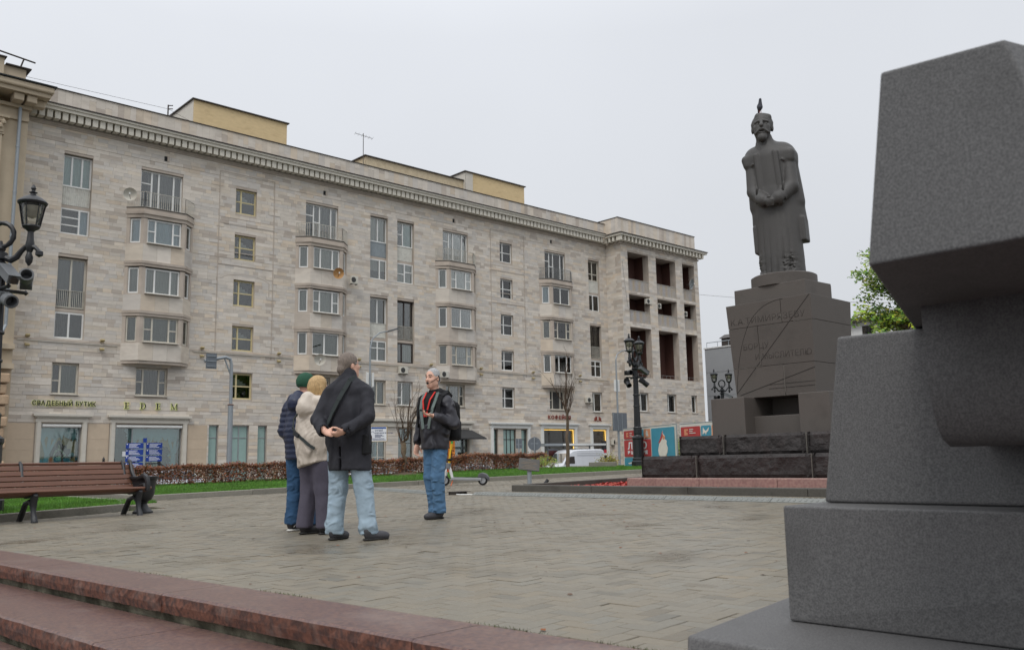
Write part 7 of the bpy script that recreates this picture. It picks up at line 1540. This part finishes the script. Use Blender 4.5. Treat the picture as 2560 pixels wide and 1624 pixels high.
def head_prims(s, c, k=1.0, R=None, face=True):
    """head in a local frame: +y is the face; c centre of the skull"""
    R = R or Matrix.Identity(3); C = Vector(c)
    def P(x, y, z): return tuple(C+R @ Vector((x*k, y*k, z*k)))
    RR = np.array(R)
    s.ell(P(0,-.008,.03), (.076*k,.095*k,.092*k), .015, R=RR); s.ell(P(0,.022,-.045), (.062*k,.072*k,.078*k), .03, R=RR)
    s.cone(P(0,.058,-.098), P(0,.062,-.092), .024*k, .024*k, .03); s.cone(P(-.045,.0,-.07), P(0,.06,-.10), .022*k, .02*k, .03); s.cone(P(.045,.0,-.07), P(0,.06,-.10), .022*k, .02*k, .03)
    if face:
        s.cone(P(0,.085,.015), P(0,.108,-.028), .010*k, .014*k, .010); s.cone(P(-.014,.092,-.032), P(.014,.092,-.032), .010*k, .010*k, .006)
        for sx in (-1, 1):
            s.ell(P(sx*.031,.093,.008), (.018*k,.014*k,.010*k), .012, 'sub', R=RR); s.ell(P(sx*.031,.075,.008), (.013*k,.012*k,.009*k), .003, R=RR); s.cone(P(sx*.012,.088,.028), P(sx*.05,.074,.027), .008*k, .006*k, .010)
            s.cone(P(sx*.045,.055,-.025), P(sx*.035,.07,-.03), .016*k, .014*k, .02)
        s.cone(P(-.020,.088,-.064), P(.020,.088,-.064), .0065*k, .0065*k, .006); s.cone(P(-.016,.087,-.075), P(.016,.087,-.075), .0075*k, .0075*k, .006); s.cone(P(-.02,.095,-.069), P(.02,.095,-.069), .003, .003, .003, op='sub')
    for sx in (-1, 1): s.ell(P(sx*.079,-.008,-.012), (.010*k,.019*k,.032*k), .006, R=RR); s.ell(P(sx*.088,-.002,-.010), (.006*k,.010*k,.018*k), .004, 'sub', R=RR)
    return P
def hand_prims(s, w, d, n, side, curl=.5, L=.18, spread=1.0):
    """hand from wrist w along unit d, palm normal n (palm faces n), side=+1 puts the thumb to d x n"""
    w, d, n = Vector(w), Vector(d).normalized(), Vector(n).normalized(); t = d.cross(n).normalized()*side; k = L/.18
    s.cone(tuple(w), tuple(w+d*.045*k), .026*k, .034*k, .012, flat=(*n,.6)); s.cone(tuple(w+d*.04*k), tuple(w+d*.085*k), .036*k, .038*k, .012, flat=(*n,.45))
    for i, (o, fl) in enumerate(((.030,.068),(.010,.078),(-.010,.072),(-.029,.056))):
        b = w+d*.095*k+t*o*k; p = b.copy(); dd = d+t*(o*2.2*spread); fr = .0092*k-.0006*i
        for j, seg in enumerate((.42,.32,.26)):
            ang = curl*(.55+.75*j); v = (dd.normalized()*math.cos(ang)+n*math.sin(ang)).normalized(); q = p+v*fl*seg*k; s.cone(tuple(p), tuple(q), fr, fr*.9, .004); p = q; fr *= .93
    b = w+d*.03*k+t*.028*k; m = b+(d*.55+t*.75+n*.25).normalized()*.042*k; e = m+(d*.85+t*.25+n*.45*curl).normalized()*.036*k; s.cone(tuple(b), tuple(m), .0155*k, .012*k, .008); s.cone(tuple(m), tuple(e), .0115*k, .0095*k, .004)
def shoe(par, c, rz, m, sole, L=.29, pattern=None):
    """c: heel-centre ground point (local); rz: direction of the toe"""
    s = SDF((-.08,-.10,-.005), (.08,L+.02,.16), .0075); s.ell((0,.055,.06), (.042,.06,.055), .03).ell((0,.17,.045), (.047,.10,.042), .03).cone((0,.03,.10), (0,.06,.12), .045, .042, .03).ell((0,.215,.035), (.044,.06,.032), .02).plane_cut((0,0,-1), -.012)
    s.cone((0,.03,.13), (0,.05,.17), .034, .034, .004, 'sub'); o = s.build('shoe', m, par, 1); o.location = c; o.rotation_euler = (0,0,rz)
    q = SDF((-.08,-.05,-.01), (.08,L+.03,.05), .0075); q.cone((0,.03,.013), (0,.12,.013), .046, .046, .01, flat=(0,0,1,.33)).cone((0,.12,.013), (0,.225,.015), .046, .046, .01, flat=(0,0,1,.33)); w = q.build('sole', sole, o, 1)
    for i in range(4): b = MB(); y = .10+.025*i; b.tube([(-.03,y,.083-.012*i),(0,y+.006,.098-.013*i),(.03,y,.083-.012*i)], .004, 5); b.build('lace', sole, o, local=True)
    if pattern:
        for pts in pattern: b = MB(); b.tube(pts, .006, 5); b.build('trim', m_white, o, local=True)
    return o
def torso_legs(s, H, hips, knees, ankles, thin=.8):
    """hidden body under the clothes"""
    s.cone((0,0,H*.52), (0,0,H*.62), .12, .115, .04, flat=(0,1,0,.75)); s.cone((0,0,H*.62), (0,0,H*.77), .115, .13, .04, flat=(0,1,0,.7))
    for i in (0, 1): s.cone(hips[i], knees[i], .07*thin, .055*thin, .03); s.cone(knees[i], ankles[i], .055*thin, .035, .02)
def strap_path(par, pts, w, t, m, name='strap'):
    b = MB(); P = [Vector(p) for p in pts]
    for a, c in zip(P[:-1], P[1:]):
        mid = (a+c)/2; nrm = Vector((mid.x, mid.y, 0)); nrm = nrm.normalized() if nrm.length > .01 else Vector((0,-1,0)); b.bar(a-(c-a)*.06, c+(c-a)*.06, w, t, up=nrm)
    return b.build(name, m, par, local=True)

# ---- 1. man in the long dark coat, hands clasped behind his back
P1 = thing('person', (4.77,7.59,gz(4.77)), 'person in long dark coat and pale jeans with hands clasped behind the back', 'person', rz=-1.06)
H = 1.83; s = SDF((-.42,-.40,0), (.42,.34,1.88), .0095)
hips = ((-.10,0,.92),(.10,0,.92)); knees = ((-.115,.03,.5),(.17,.02,.5)); ank = ((-.14,0,.09),(.235,-.01,.09)); torso_legs(s, H, hips, knees, ank)
Rh = Matrix.Rotation(-.55,3,'Z') @ Matrix.Rotation(.10,3,'X'); PH = head_prims(s, (.0,.02,1.715), 1.02, Rh); s.cone((0,-.005,1.45), (0,.01,1.63), .075, .065, .03)
for sx in (-1, 1):
    s.cone((sx*.19,0,1.43), (sx*.265,-.10,1.18), .05, .042, .03); s.cone((sx*.265,-.10,1.18), (sx*.115,-.255,1.055), .042, .03, .02)
hand_prims(s, (-.115,-.255,1.05), (1,-.10,-.30), (0,-.6,.6), -1, .55, .185); hand_prims(s, (.115,-.27,1.05), (-1,-.20,-.38), (.1,.5,.75), -1, .75, .185)
s.build('body', m_skin2, P1, 1)
h = SDF((-.13,-.16,-.14), (.13,.13,.16), .0065); h.ell((0,-.016,.036), (.087,.104,.100), .01); h.cone((0,-.085,-.04), (0,-.075,-.085), .055, .04, .03); h.ell((0,.10,-.035), (.075,.075,.10), .015, 'sub'); h.ell((.10,.012,-.04), (.035,.045,.05), .01, 'sub').ell((-.10,.012,-.04), (.035,.045,.05), .01, 'sub'); h.plane_cut((0,0,-1), .10); h.wrinkle(.004, 70, 70, 40, 2); o = h.build('hair', m_hair_g, P1, 1); o.location = (.0,.02,1.715); o.rotation_euler = Rh.to_euler()
c = SDF((-.50,-.42,.60), (.50,.36,1.72), .0115); F = (0,1,0,.70)
c.cone((.03,0,.70), (.01,0,.98), .225, .232, .03, flat=F).cone((.01,0,.98), (0,0,1.22), .232, .236, .04, flat=F).cone((0,0,1.22), (0,-.01,1.42), .236, .20, .05, flat=F).cone((-.15,-.01,1.455), (.15,-.01,1.455), .088, .088, .06).cone((0,-.005,1.5), (0,.0,1.57), .105, .082, .05); c.cone((0,0,1.56), (0,.008,1.635), .082, .085, .012)
for sx in (-1, 1): c.cone((sx*.21,-.01,1.43), (sx*.275,-.11,1.18), .078, .070, .035); c.cone((sx*.275,-.11,1.18), (sx*.135,-.245,1.062), .070, .060, .025); c.cone((sx*.15,-.235,1.068), (sx*.125,-.25,1.058), .062, .065, .004); c.cone((sx*.128,-.25,1.06), (sx*.05,-.30,1.02), .045, .045, .004, 'sub')
c.box((0,-.20,.74), (.006,.10,.16), .002, .004, 'sub'); c.plane_cut((0,-.05,-1), -.665); c.wrinkle(.014, 8, 8, 4, 8); c.wrinkle(.009, 17, 17, 20, 12); c.build('coat', m_coat, P1, 1)
t = SDF((-.38,-.25,.04), (.46,.28,1.0), .011); 
for i, sx in ((0,-1),(1,1)): t.cone(hips[i], knees[i], .118, .092, .04); t.cone(knees[i], (ank[i][0],ank[i][1],.12), .092, .084, .03); t.cone((ank[i][0],ank[i][1],.14), (ank[i][0],ank[i][1]+.01,.075), .092, .094, .02)
t.plane_cut((0,0,-1), -.055); t.wrinkle(.006, 9, 9, 15, 5, zr=(.3,1.2)); t.wrinkle(.010, 14, 14, 40, 6, zr=(.1,.40)); t.build('jeans', m_denim_l, P1, 1)
shoe(P1, (ank[0][0],ank[0][1]-.07,0), -.15, m_shoe_g, m_sole); shoe(P1, (ank[1][0],ank[1][1]-.07,0), -.55, m_shoe_g, m_sole)
strap_path(P1, [(.10,-.04,1.585),(.085,-.125,1.55),(.05,-.165,1.46),(.0,-.19,1.36),(-.06,-.188,1.25),(-.12,-.175,1.14),(-.15,-.165,1.09)], .042, .012, m_strap, 'bag_strap')
b = MB(); cw_ = Matrix.Translation((0,.02,1.715)) @ Rh.to_4x4(); 
b.tube([cw_ @ Vector((.078,-.01,.012)), cw_ @ Vector((.074,.06,.016)), cw_ @ Vector((.058,.093,.012))], .0022, 5); b.tube([cw_ @ Vector((.034+.022*math.cos(i*PI/5),.104-.01*math.cos(i*PI/5),.004+.018*math.sin(i*PI/5))) for i in range(11)], .0018, 5); b.build('glasses', m_steel, P1, local=True)
b = MB(); b.box(.20,.25,-.10,.05,.82,1.02); b.build('shoulder_bag', m_hood, P1, local=True, bevel=.02)

# ---- 2. woman in the pale puffer jacket
P2 = thing('person', (4.93,8.50,gz(4.9)), 'person with blonde hair in a pale beige puffer jacket and slate trousers', 'person', rz=-1.30)
H = 1.68; s = SDF((-.36,-.30,0), (.36,.34,1.74), .0095); hips = ((-.085,0,.86),(.085,0,.86)); knees = ((-.10,.03,.47),(.11,.02,.47)); ank = ((-.115,-.02,.08),(.14,.02,.08)); torso_legs(s, H, hips, knees, ank)
Rh = Matrix.Rotation(-.25,3,'Z') @ Matrix.Rotation(.22,3,'X'); head_prims(s, (0,.05,1.575), .94, Rh); s.cone((0,0,1.34), (0,.035,1.50), .06, .052, .03)
for sx in (-1, 1): s.cone((sx*.16,0,1.32), (sx*.23,.06,1.10), .045, .04, .03); s.cone((sx*.23,.06,1.10), (sx*.12,.22,1.05), .038, .028, .02); hand_prims(s, (sx*.12,.22,1.05), (-sx*.7,.6,-.1), (0,-.3,-1), sx, .6, .165)
s.build('body', m_skin, P2, 1)
h = SDF((-.15,-.20,-.24), (.15,.15,.16), .007); h.ell((0,-.012,.03), (.090,.108,.098), .01).cone((0,-.055,-.02), (0,-.095,-.17), .085, .055, .03).cone((.055,-.02,-.02), (.075,-.03,-.17), .045, .025, .02).cone((-.055,-.02,-.02), (-.07,-.05,-.14), .045, .025, .02); h.ell((0,.11,-.05), (.068,.08,.12), .015, 'sub'); h.wrinkle(.006, 75, 60, 9, 3); h.plane_cut((.25,.1,-1), .20); o = h.build('hair', m_hair_b, P2, 1); o.location = (0,.05,1.575); o.rotation_euler = Rh.to_euler()
c = SDF((-.42,-.36,.62), (.42,.36,1.62), .0115); F = (0,1,0,.82)
c.cone((0,0,.80), (0,-.01,1.0), .205, .218, .04, flat=F).cone((0,-.01,1.0), (0,-.02,1.25), .218, .185, .06, flat=F).cone((-.11,-.01,1.33), (.11,-.01,1.33), .09, .09, .06); c.cone((0,0,.745), (0,0,.775), .20, .20, .008, flat=F)
for sx in (-1, 1): c.cone((sx*.17,-.0,1.31), (sx*.24,.05,1.08), .080, .074, .04); c.cone((sx*.24,.05,1.08), (sx*.13,.21,1.05), .072, .055, .03)
c.cone((-.11,-.06,1.40), (.11,-.06,1.40), .07, .07, .03).cone((0,-.15,1.33), (0,-.12,1.44), .10, .075, .03).cone((-.10,.05,1.41), (.10,.05,1.41), .05, .05, .03); c.cone((0,.0,1.45), (0,.03,1.6), .062, .075, .01, 'sub')
gg = np.meshgrid(*c.ax, indexing='ij'); c.V += (.004*np.sin(gg[2]*40+9*np.abs(np.sin((gg[0]+gg[1])*16)))*np.clip((1.26-gg[2])/.1,0,1)).astype(np.float32); c.V += (.0025*np.sin((gg[0]*.7-gg[2])*130)*np.clip((gg[0]+.05)/.06,0,1)*np.clip((gg[2]-.98)/.05,0,1)*np.clip((1.33-gg[2])/.04,0,1)).astype(np.float32); c.wrinkle(.006, 12, 12, 10, 9); c.plane_cut((.22,0,-1), -.725); c.build('puffer_jacket', m_puff, P2, 1)
t = SDF((-.34,-.24,.03), (.36,.28,.96), .011)
for i, sx in ((0,-1),(1,1)): t.cone(hips[i], knees[i], .120, .092, .05); t.cone(knees[i], (ank[i][0],ank[i][1],.09), .092, .092, .03)
t.plane_cut((0,0,-1), -.065); t.wrinkle(.010, 12, 12, 5, 11, zr=(.3,1.1)); t.build('trousers', m_pants, P2, 1)
shoe(P2, (ank[0][0],ank[0][1]-.06,0), -.35, m_shoe, m_sole, .26); shoe(P2, (ank[1][0],ank[1][1]-.06,0), .1, m_shoe, m_sole, .26)
strap_path(P2, [(-.16,-.09,1.30),(-.18,-.14,1.22),(-.15,-.18,1.13),(-.08,-.20,1.06),(.02,-.205,1.0),(.10,-.195,.94),(.15,-.16,.90)], .03, .012, m_strap, 'bag_strap'); b = MB(); b.obox((-.07,-.21,1.055), (.035,0,-.02), (.0,.008,0), (.012,0,.02)); b.build('strap_buckle', m_iron, P2, local=True)

# ---- 3. man in the navy puffer and green knitted hat
P3 = thing('person', (5.06,8.99,gz(5)), 'person in navy puffer jacket, green knitted hat and dark jeans', 'person', rz=-1.15)
H = 1.76; s = SDF((-.36,-.30,0), (.36,.34,1.82), .0095); hips = ((-.095,0,.90),(.095,0,.90)); knees = ((-.11,.03,.49),(.12,.03,.49)); ank = ((-.12,0,.08),(.14,.06,.08)); torso_legs(s, H, hips, knees, ank)
Rh = Matrix.Rotation(-.5,3,'Z') @ Matrix.Rotation(.15,3,'X'); head_prims(s, (.02,.03,1.63), 1.0, Rh); s.cone((0,0,1.40), (.01,.02,1.56), .065, .058, .03)
for sx in (-1, 1): s.cone((sx*.18,0,1.38), (sx*.23,.0,1.12), .05, .042, .03); s.cone((sx*.23,0,1.12), (sx*.20,.14,.92), .04, .028, .02); hand_prims(s, (sx*.20,.14,.92), (0,.3,-1), (-sx,0,0), -sx, .5, .18)
s.build('body', m_skin, P3, 1)
h = SDF((-.14,-.16,-.06), (.14,.15,.17), .0065); h.ell((0,-.008,.035), (.094,.112,.112), .01); h.plane_cut((0,-.25,-1), .02); g3 = np.meshgrid(*h.ax, indexing='ij'); h.V += (.0025*np.sin(np.arctan2(g3[1],g3[0])*44)).astype(np.float32); o = h.build('knitted_hat', m_grn, P3, 1); o.location = (.02,.03,1.63); o.rotation_euler = Rh.to_euler()
h = SDF((-.14,-.16,-.09), (.14,.15,.05), .0065); h.cone((0,-.01,-.015), (0,-.008,.028), .101, .103, .005, flat=(1,0,0,.86)); h.plane_cut((0,-.25,-1), .035); h.plane_cut((0,.25,1), .03); o2 = h.build('hat_brim', m_grn, o, 1)
c = SDF((-.44,-.34,.70), (.44,.34,1.60), .0115); F = (0,1,0,.78)
c.cone((0,0,.84), (0,-.01,1.1), .205, .212, .04, flat=F).cone((0,-.01,1.1), (0,-.01,1.33), .212, .195, .06, flat=F).cone((-.14,0,1.40), (.14,0,1.40), .10, .10, .06)
for sx in (-1, 1): c.cone((sx*.19,0,1.38), (sx*.24,-.01,1.12), .085, .078, .035); c.cone((sx*.24,-.01,1.12), (sx*.205,.13,.94), .076, .058, .03)
c.cone((-.10,-.05,1.47), (.10,-.05,1.47), .075, .075, .03).cone((0,-.14,1.42), (0,-.10,1.50), .10, .07, .03).cone((-.09,.06,1.47), (.09,.06,1.47), .055, .055, .03)
gg = np.meshgrid(*c.ax, indexing='ij'); c.V += (.011*np.abs(np.sin(gg[2]*52))*-1*np.clip((1.42-gg[2])/.05,0,1)+.006).astype(np.float32); c.wrinkle(.006, 18, 18, 12, 4); c.plane_cut((0,0,-1), -.79); c.build('puffer_jacket', m_navy, P3, 1)
t = SDF((-.34,-.24,.03), (.36,.28,1.0), .011)
for i, sx in ((0,-1),(1,1)): t.cone(hips[i], knees[i], .118, .092, .04); t.cone(knees[i], (ank[i][0],ank[i][1],.12), .092, .085, .03); t.cone((ank[i][0],ank[i][1],.14), (ank[i][0],ank[i][1],.09), .092, .094, .02)
t.plane_cut((0,0,-1), -.075); t.wrinkle(.006, 9, 9, 15, 15, zr=(.3,1.2)); t.wrinkle(.010, 14, 14, 40, 16, zr=(.1,.4)); t.build('jeans', m_denim_d, P3, 1)
pat = [[(.047,.03,.05),(.05,.08,.09),(.046,.12,.05),(.05,.17,.07),(.042,.22,.045)],[(-.047,.03,.05),(-.05,.08,.09),(-.046,.12,.05),(-.05,.17,.07)],[(.05,.11,.035),(.052,.15,.055),(.05,.19,.035)]]
shoe(P3, (ank[0][0],ank[0][1]-.07,0), -.1, m_shoe, m_white, .29, pat); shoe(P3, (ank[1][0],ank[1][1]-.07,0), -.3, m_shoe, m_white, .29, pat)

# ---- 4. the guide with headset, phone and backpack
P4 = thing('person', (6.935,8.965,gz(6.93)), 'person with silver hair and headset holding a phone, dark jacket and backpack', 'person', rz=1.72)
H = 1.88; s = SDF((-.42,-.30,0), (.42,.50,1.94), .0085); hips = ((-.095,0,.96),(.095,0,.96)); knees = ((-.075,.05,.52),(.10,.0,.52)); ank = ((-.06,.0,.09),(.075,-.06,.09)); torso_legs(s, H, hips, knees, ank)
Rh = Matrix.Rotation(.08,3,'Z') @ Matrix.Rotation(-.02,3,'X'); HC = (0,.05,1.765); PH = head_prims(s, HC, 1.04, Rh); s.cone((0,.0,1.50), (0,.03,1.68), .066, .058, .03)
s.cone((.21,0,1.47), (.28,-.03,1.17), .052, .045, .03); s.cone((.28,-.03,1.17), (.27,.06,.93), .042, .03, .02); hand_prims(s, (.27,.06,.93), (0,.25,-1), (-1,.2,0), -1, .75, .19)
s.cone((-.21,0,1.47), (-.27,-.02,1.19), .052, .045, .03); s.cone((-.27,-.02,1.19), (-.20,.25,1.27), .042, .03, .02); hand_prims(s, (-.20,.25,1.27), (.35,.93,.18), (-.25,-.1,1), -1, .62, .19)
s.build('body', m_skin2, P4, 1)
def at_head(o): o.location = HC; o.rotation_euler = Rh.to_euler(); return o
h = SDF((-.13,-.15,-.12), (.13,.14,.16), .0065); h.ell((0,-.014,.036), (.083,.100,.098), .01); h.cone((0,-.08,-.03), (0,-.072,-.075), .05, .035, .03); h.ell((0,.105,-.028), (.085,.070,.098), .012, 'sub'); h.ell((.10,.02,-.06), (.04,.06,.055), .01, 'sub').ell((-.10,.02,-.06), (.04,.06,.055), .01, 'sub'); h.plane_cut((0,0,-1), .09); h.wrinkle(.003, 90, 90, 60, 2); at_head(h.build('hair', m_hair_w, P4, 1))
m_eye = mat('dark_eye', S(48,40,36), rough=.3, bump=0); m_brow = mat('grey_brow', S(104,92,84), rough=.8, bump=0)
for sx in (-1, 1): b = MB(); b.tube([(sx*.020,.088,.010),(sx*.032,.089,.0095),(sx*.044,.084,.010)], .004, 5); at_head(b.build('eye', m_eye, P4, local=True)); b = MB(); b.tube([(sx*.014,.101,.034),(sx*.034,.095,.040),(sx*.054,.080,.034)], .0042, 5); at_head(b.build('eyebrow', m_brow, P4, local=True))
b = MB(); b.tube([(-.088,-.01,.01),(-.078,.05,-.03),(-.055,.095,-.06),(-.02,.118,-.068)], .0035, 6); b.lathe([(.003,-.016),(.014,-.008),(.014,.008),(.003,.016)], (-.014,.122,-.069), 8); b.tube([(-.086,-.012,.03),(-.092,-.02,.0),(-.088,-.03,-.04)], .007, 6); at_head(b.build('headset_microphone', m_rub, P4, local=True))
b = MB(); b.tube([(-.088,-.02,-.04),(-.075,.0,-.12),(-.06,.02,-.2),(-.06,.03,-.28)], .0018, 4); at_head(b.build('headset_wire', m_rub, P4, local=True))
c = SDF((-.46,-.32,.76), (.46,.42,1.66), .0115); F = (0,1,0,.76)
c.cone((0,.01,.92), (0,.01,1.15), .205, .208, .04, flat=F).cone((0,.01,1.15), (0,0,1.40), .208, .20, .06, flat=F).cone((-.15,0,1.475), (.15,0,1.475), .085, .085, .06); c.cone((0,.01,.885), (0,.01,.90), .20, .20, .01, flat=F)
c.cone((.205,0,1.455), (.285,-.03,1.17), .080, .074, .035); c.cone((.285,-.03,1.17), (.278,.05,.965), .072, .058, .03); c.cone((-.205,0,1.455), (-.285,-.03,1.18), .080, .076, .035); c.cone((-.285,-.03,1.18), (-.21,.215,1.265), .074, .056, .03)
c.box((0,.22,1.42), (.050,.13,.24), .01, .03, 'sub', R=Matrix.Rotation(.06,3,'X')); c.cone((0,.10,1.5), (0,.16,1.66), .07, .09, .02, 'sub'); c.plane_cut((0,0,-1), -.865); c.wrinkle(.013, 10, 10, 7, 21); c.wrinkle(.008, 18, 18, 18, 22); c.build('jacket', m_gj, P4, 1)
k_ = SDF((-.26,-.22,1.0), (.26,.26,1.75), .011); k_.cone((0,.03,1.05), (0,.02,1.42), .14, .15, .05, flat=(0,1,0,.95)).cone((0,.0,1.50), (0,.01,1.57), .12, .085, .04); k_.cone((-.10,-.06,1.56), (.10,-.06,1.56), .055, .055, .03).cone((0,-.12,1.52), (0,-.08,1.60), .085, .05, .03).cone((-.09,-.02,1.58), (-.055,.10,1.50), .042, .035, .02).cone((.09,-.02,1.58), (.055,.10,1.50), .042, .035, .02); k_.wrinkle(.004, 25, 25, 20, 6); k_.build('hoodie', m_hood, P4, 1)
for sx in (-1, 1):
    b = MB(); pts = [(sx*.115,.075,1.575),(sx*.125,.115,1.50),(sx*.105,.160,1.38),(sx*.065,.176,1.22),(sx*.045,.178,1.12)]
    for p, q in zip(pts[:-1], pts[1:]): b.bar(p, q, .046, .010, up=(0,1,.15))
    b.build('lapel', m_lapel, P4, local=True); b = MB(); pts = [(sx*.075,.085,1.585),(sx*.062,.165,1.48),(sx*.035,.182,1.36),(sx*.014,.186,1.27)]
    for p, q in zip(pts[:-1], pts[1:]): b.bar(p, q, .022, .006, up=(0,1,.2))
    b.build('lanyard', m_lan, P4, local=True)
    b = MB(); pts = [(sx*.17,-.12,1.52),(sx*.185,-.02,1.582),(sx*.19,.09,1.53),(sx*.175,.135,1.42),(sx*.18,.14,1.30),(sx*.22,.10,1.18),(sx*.24,-.02,1.12)]
    for p, q in zip(pts[:-1], pts[1:]): b.bar(p, q, .055, .016, up=(sx*.4,1,.3))
    b.build('backpack_strap', m_hood, P4, local=True)
t = SDF((-.34,-.26,.03), (.34,.28,1.06), .011)
for i, sx in ((0,-1),(1,1)): t.cone((hips[i][0]*.85,0,.92), knees[i], .104, .084, .04); t.cone(knees[i], (ank[i][0],ank[i][1],.12), .086, .078, .03); t.cone((ank[i][0],ank[i][1],.13), (ank[i][0],ank[i][1]+.008,.085), .084, .086, .02)
t.plane_cut((0,0,-1), -.07); t.plane_cut((0,0,1), .95); t.wrinkle(.006, 9, 9, 15, 31, zr=(.3,1.2)); t.wrinkle(.009, 14, 14, 40, 32, zr=(.1,.4)); t.build('jeans', m_denim_m, P4, 1)
shoe(P4, (ank[0][0],ank[0][1]-.06,0), -.25, m_shoe_g, m_sole, .30); shoe(P4, (ank[1][0],ank[1][1]-.06,0), .45, m_shoe_g, m_sole, .30)
bp_ = SDF((-.26,-.42,.86), (.26,.02,1.62), .013); bp_.box((0,-.26,1.22), (.15,.085,.25), .07, .02).box((0,-.34,1.10), (.12,.04,.13), .035, .03).cone((0,-.22,1.46), (0,-.20,1.5), .09, .06, .04); bp_.wrinkle(.006, 16, 16, 14, 3); o = bp_.build('backpack', m_hood, None, 1); o.parent = None
o.location = P4.location; o.rotation_euler = (0,0,1.72); tag(o, 'black backpack worn by the person with the headset', 'backpack')
ph = MB(); ph.box(-.075,.075,-.037,.037,-.004,.004); o = ph.build('phone', m_rub, None, local=True, bevel=.003); pw = P4.matrix_basis @ Vector((-.155,.345,1.335)); o.location = pw; o.rotation_euler = (.1,-.05,1.72+1.0); tag(o, 'black phone held flat by the person with the headset', 'phone'); b = MB(); b.box(-.07,.07,-.033,.033,.0042,.0046); b.build('screen', mat('phone_glass', S(20,22,26), rough=.1, bump=0), o, local=True)

# ---- distant pedestrians beyond the hedge
def passer(loc, rz, top, hairm, label, H=1.74):
    p = thing('person', loc, label, 'person', None, rz); s = SDF((-.34,-.26,0), (.34,.30,H+.04), .018); k = H/1.76
    s.cone((-.09,0,.9*k), (-.10,.06,.05), .06, .04, .02); s.cone((.09,0,.9*k), (.10,-.08,.05), .06, .04, .02); s.cone((0,0,.9*k), (0,0,1.35*k), .12, .13, .04); head_prims(s, (0,.03,1.62*k), 1.0); s.cone((0,0,1.38*k), (0,.02,1.55*k), .06, .055, .03)
    for sx in (-1,1): s.cone((sx*.19,0,1.38*k), (sx*.27,.02,.85*k), .045, .03, .02); hand_prims(s, (sx*.27,.02,.85*k), (0,.1,-1), (-sx,0,0), -sx, .5, .18)
    s.build('body', m_skin, p, 1); c = SDF((-.42,-.3,.7), (.42,.3,1.6), .02); c.cone((0,0,.85*k), (0,0,1.3*k), .21, .2, .05, flat=(0,1,0,.75)).cone((-.15,0,1.38*k), (.15,0,1.38*k), .09, .09, .05)
    for sx in (-1,1): c.cone((sx*.21,0,1.36*k), (sx*.29,.02,.95*k), .085, .07, .03)
    c.build('jacket', top, p, 1); t = SDF((-.3,-.25,.03), (.3,.3,1.0), .02); t.cone((-.09,0,.9*k), (-.10,.06,.1), .115, .075, .03).cone((.09,0,.9*k), (.10,-.08,.1), .115, .075, .03); t.build('trousers', m_pants, p, 1)
    h = SDF((-.13,-.15,-.1), (.13,.14,.16), .012); h.ell((0,-.014,.036), (.086,.103,.1), .01); h.ell((0,.105,-.04), (.075,.075,.10), .012, 'sub'); o = h.build('hair', hairm, p, 1); o.location = (0,.03,1.62*k)
    shoe(p, (-.10,0,0), 0, m_shoe, m_sole); shoe(p, (.10,-.14,0), 0, m_shoe, m_sole)
m_hd = mat('dark_hair', S(44,36,32), rough=.6, var=.3, scale=30, bump=.4)
passer((25.35,48.2,STREET), 1.2, mat('sand_jacket', S(176,164,140), rough=.8), m_hd, 'bearded pedestrian in a sand jacket beyond the hedge', 1.80); passer((25.95,47.6,STREET), 1.3, mat('grey_jacket', S(150,146,146), rough=.8), m_hd, 'dark haired pedestrian beside the navy puffer jacket, beyond the hedge', 1.66); passer((57.6,50.2,STREET), -1.2, m_hood, mat('fair_hair', S(150,120,86), rough=.6), 'pedestrian in black behind the van', 1.84)
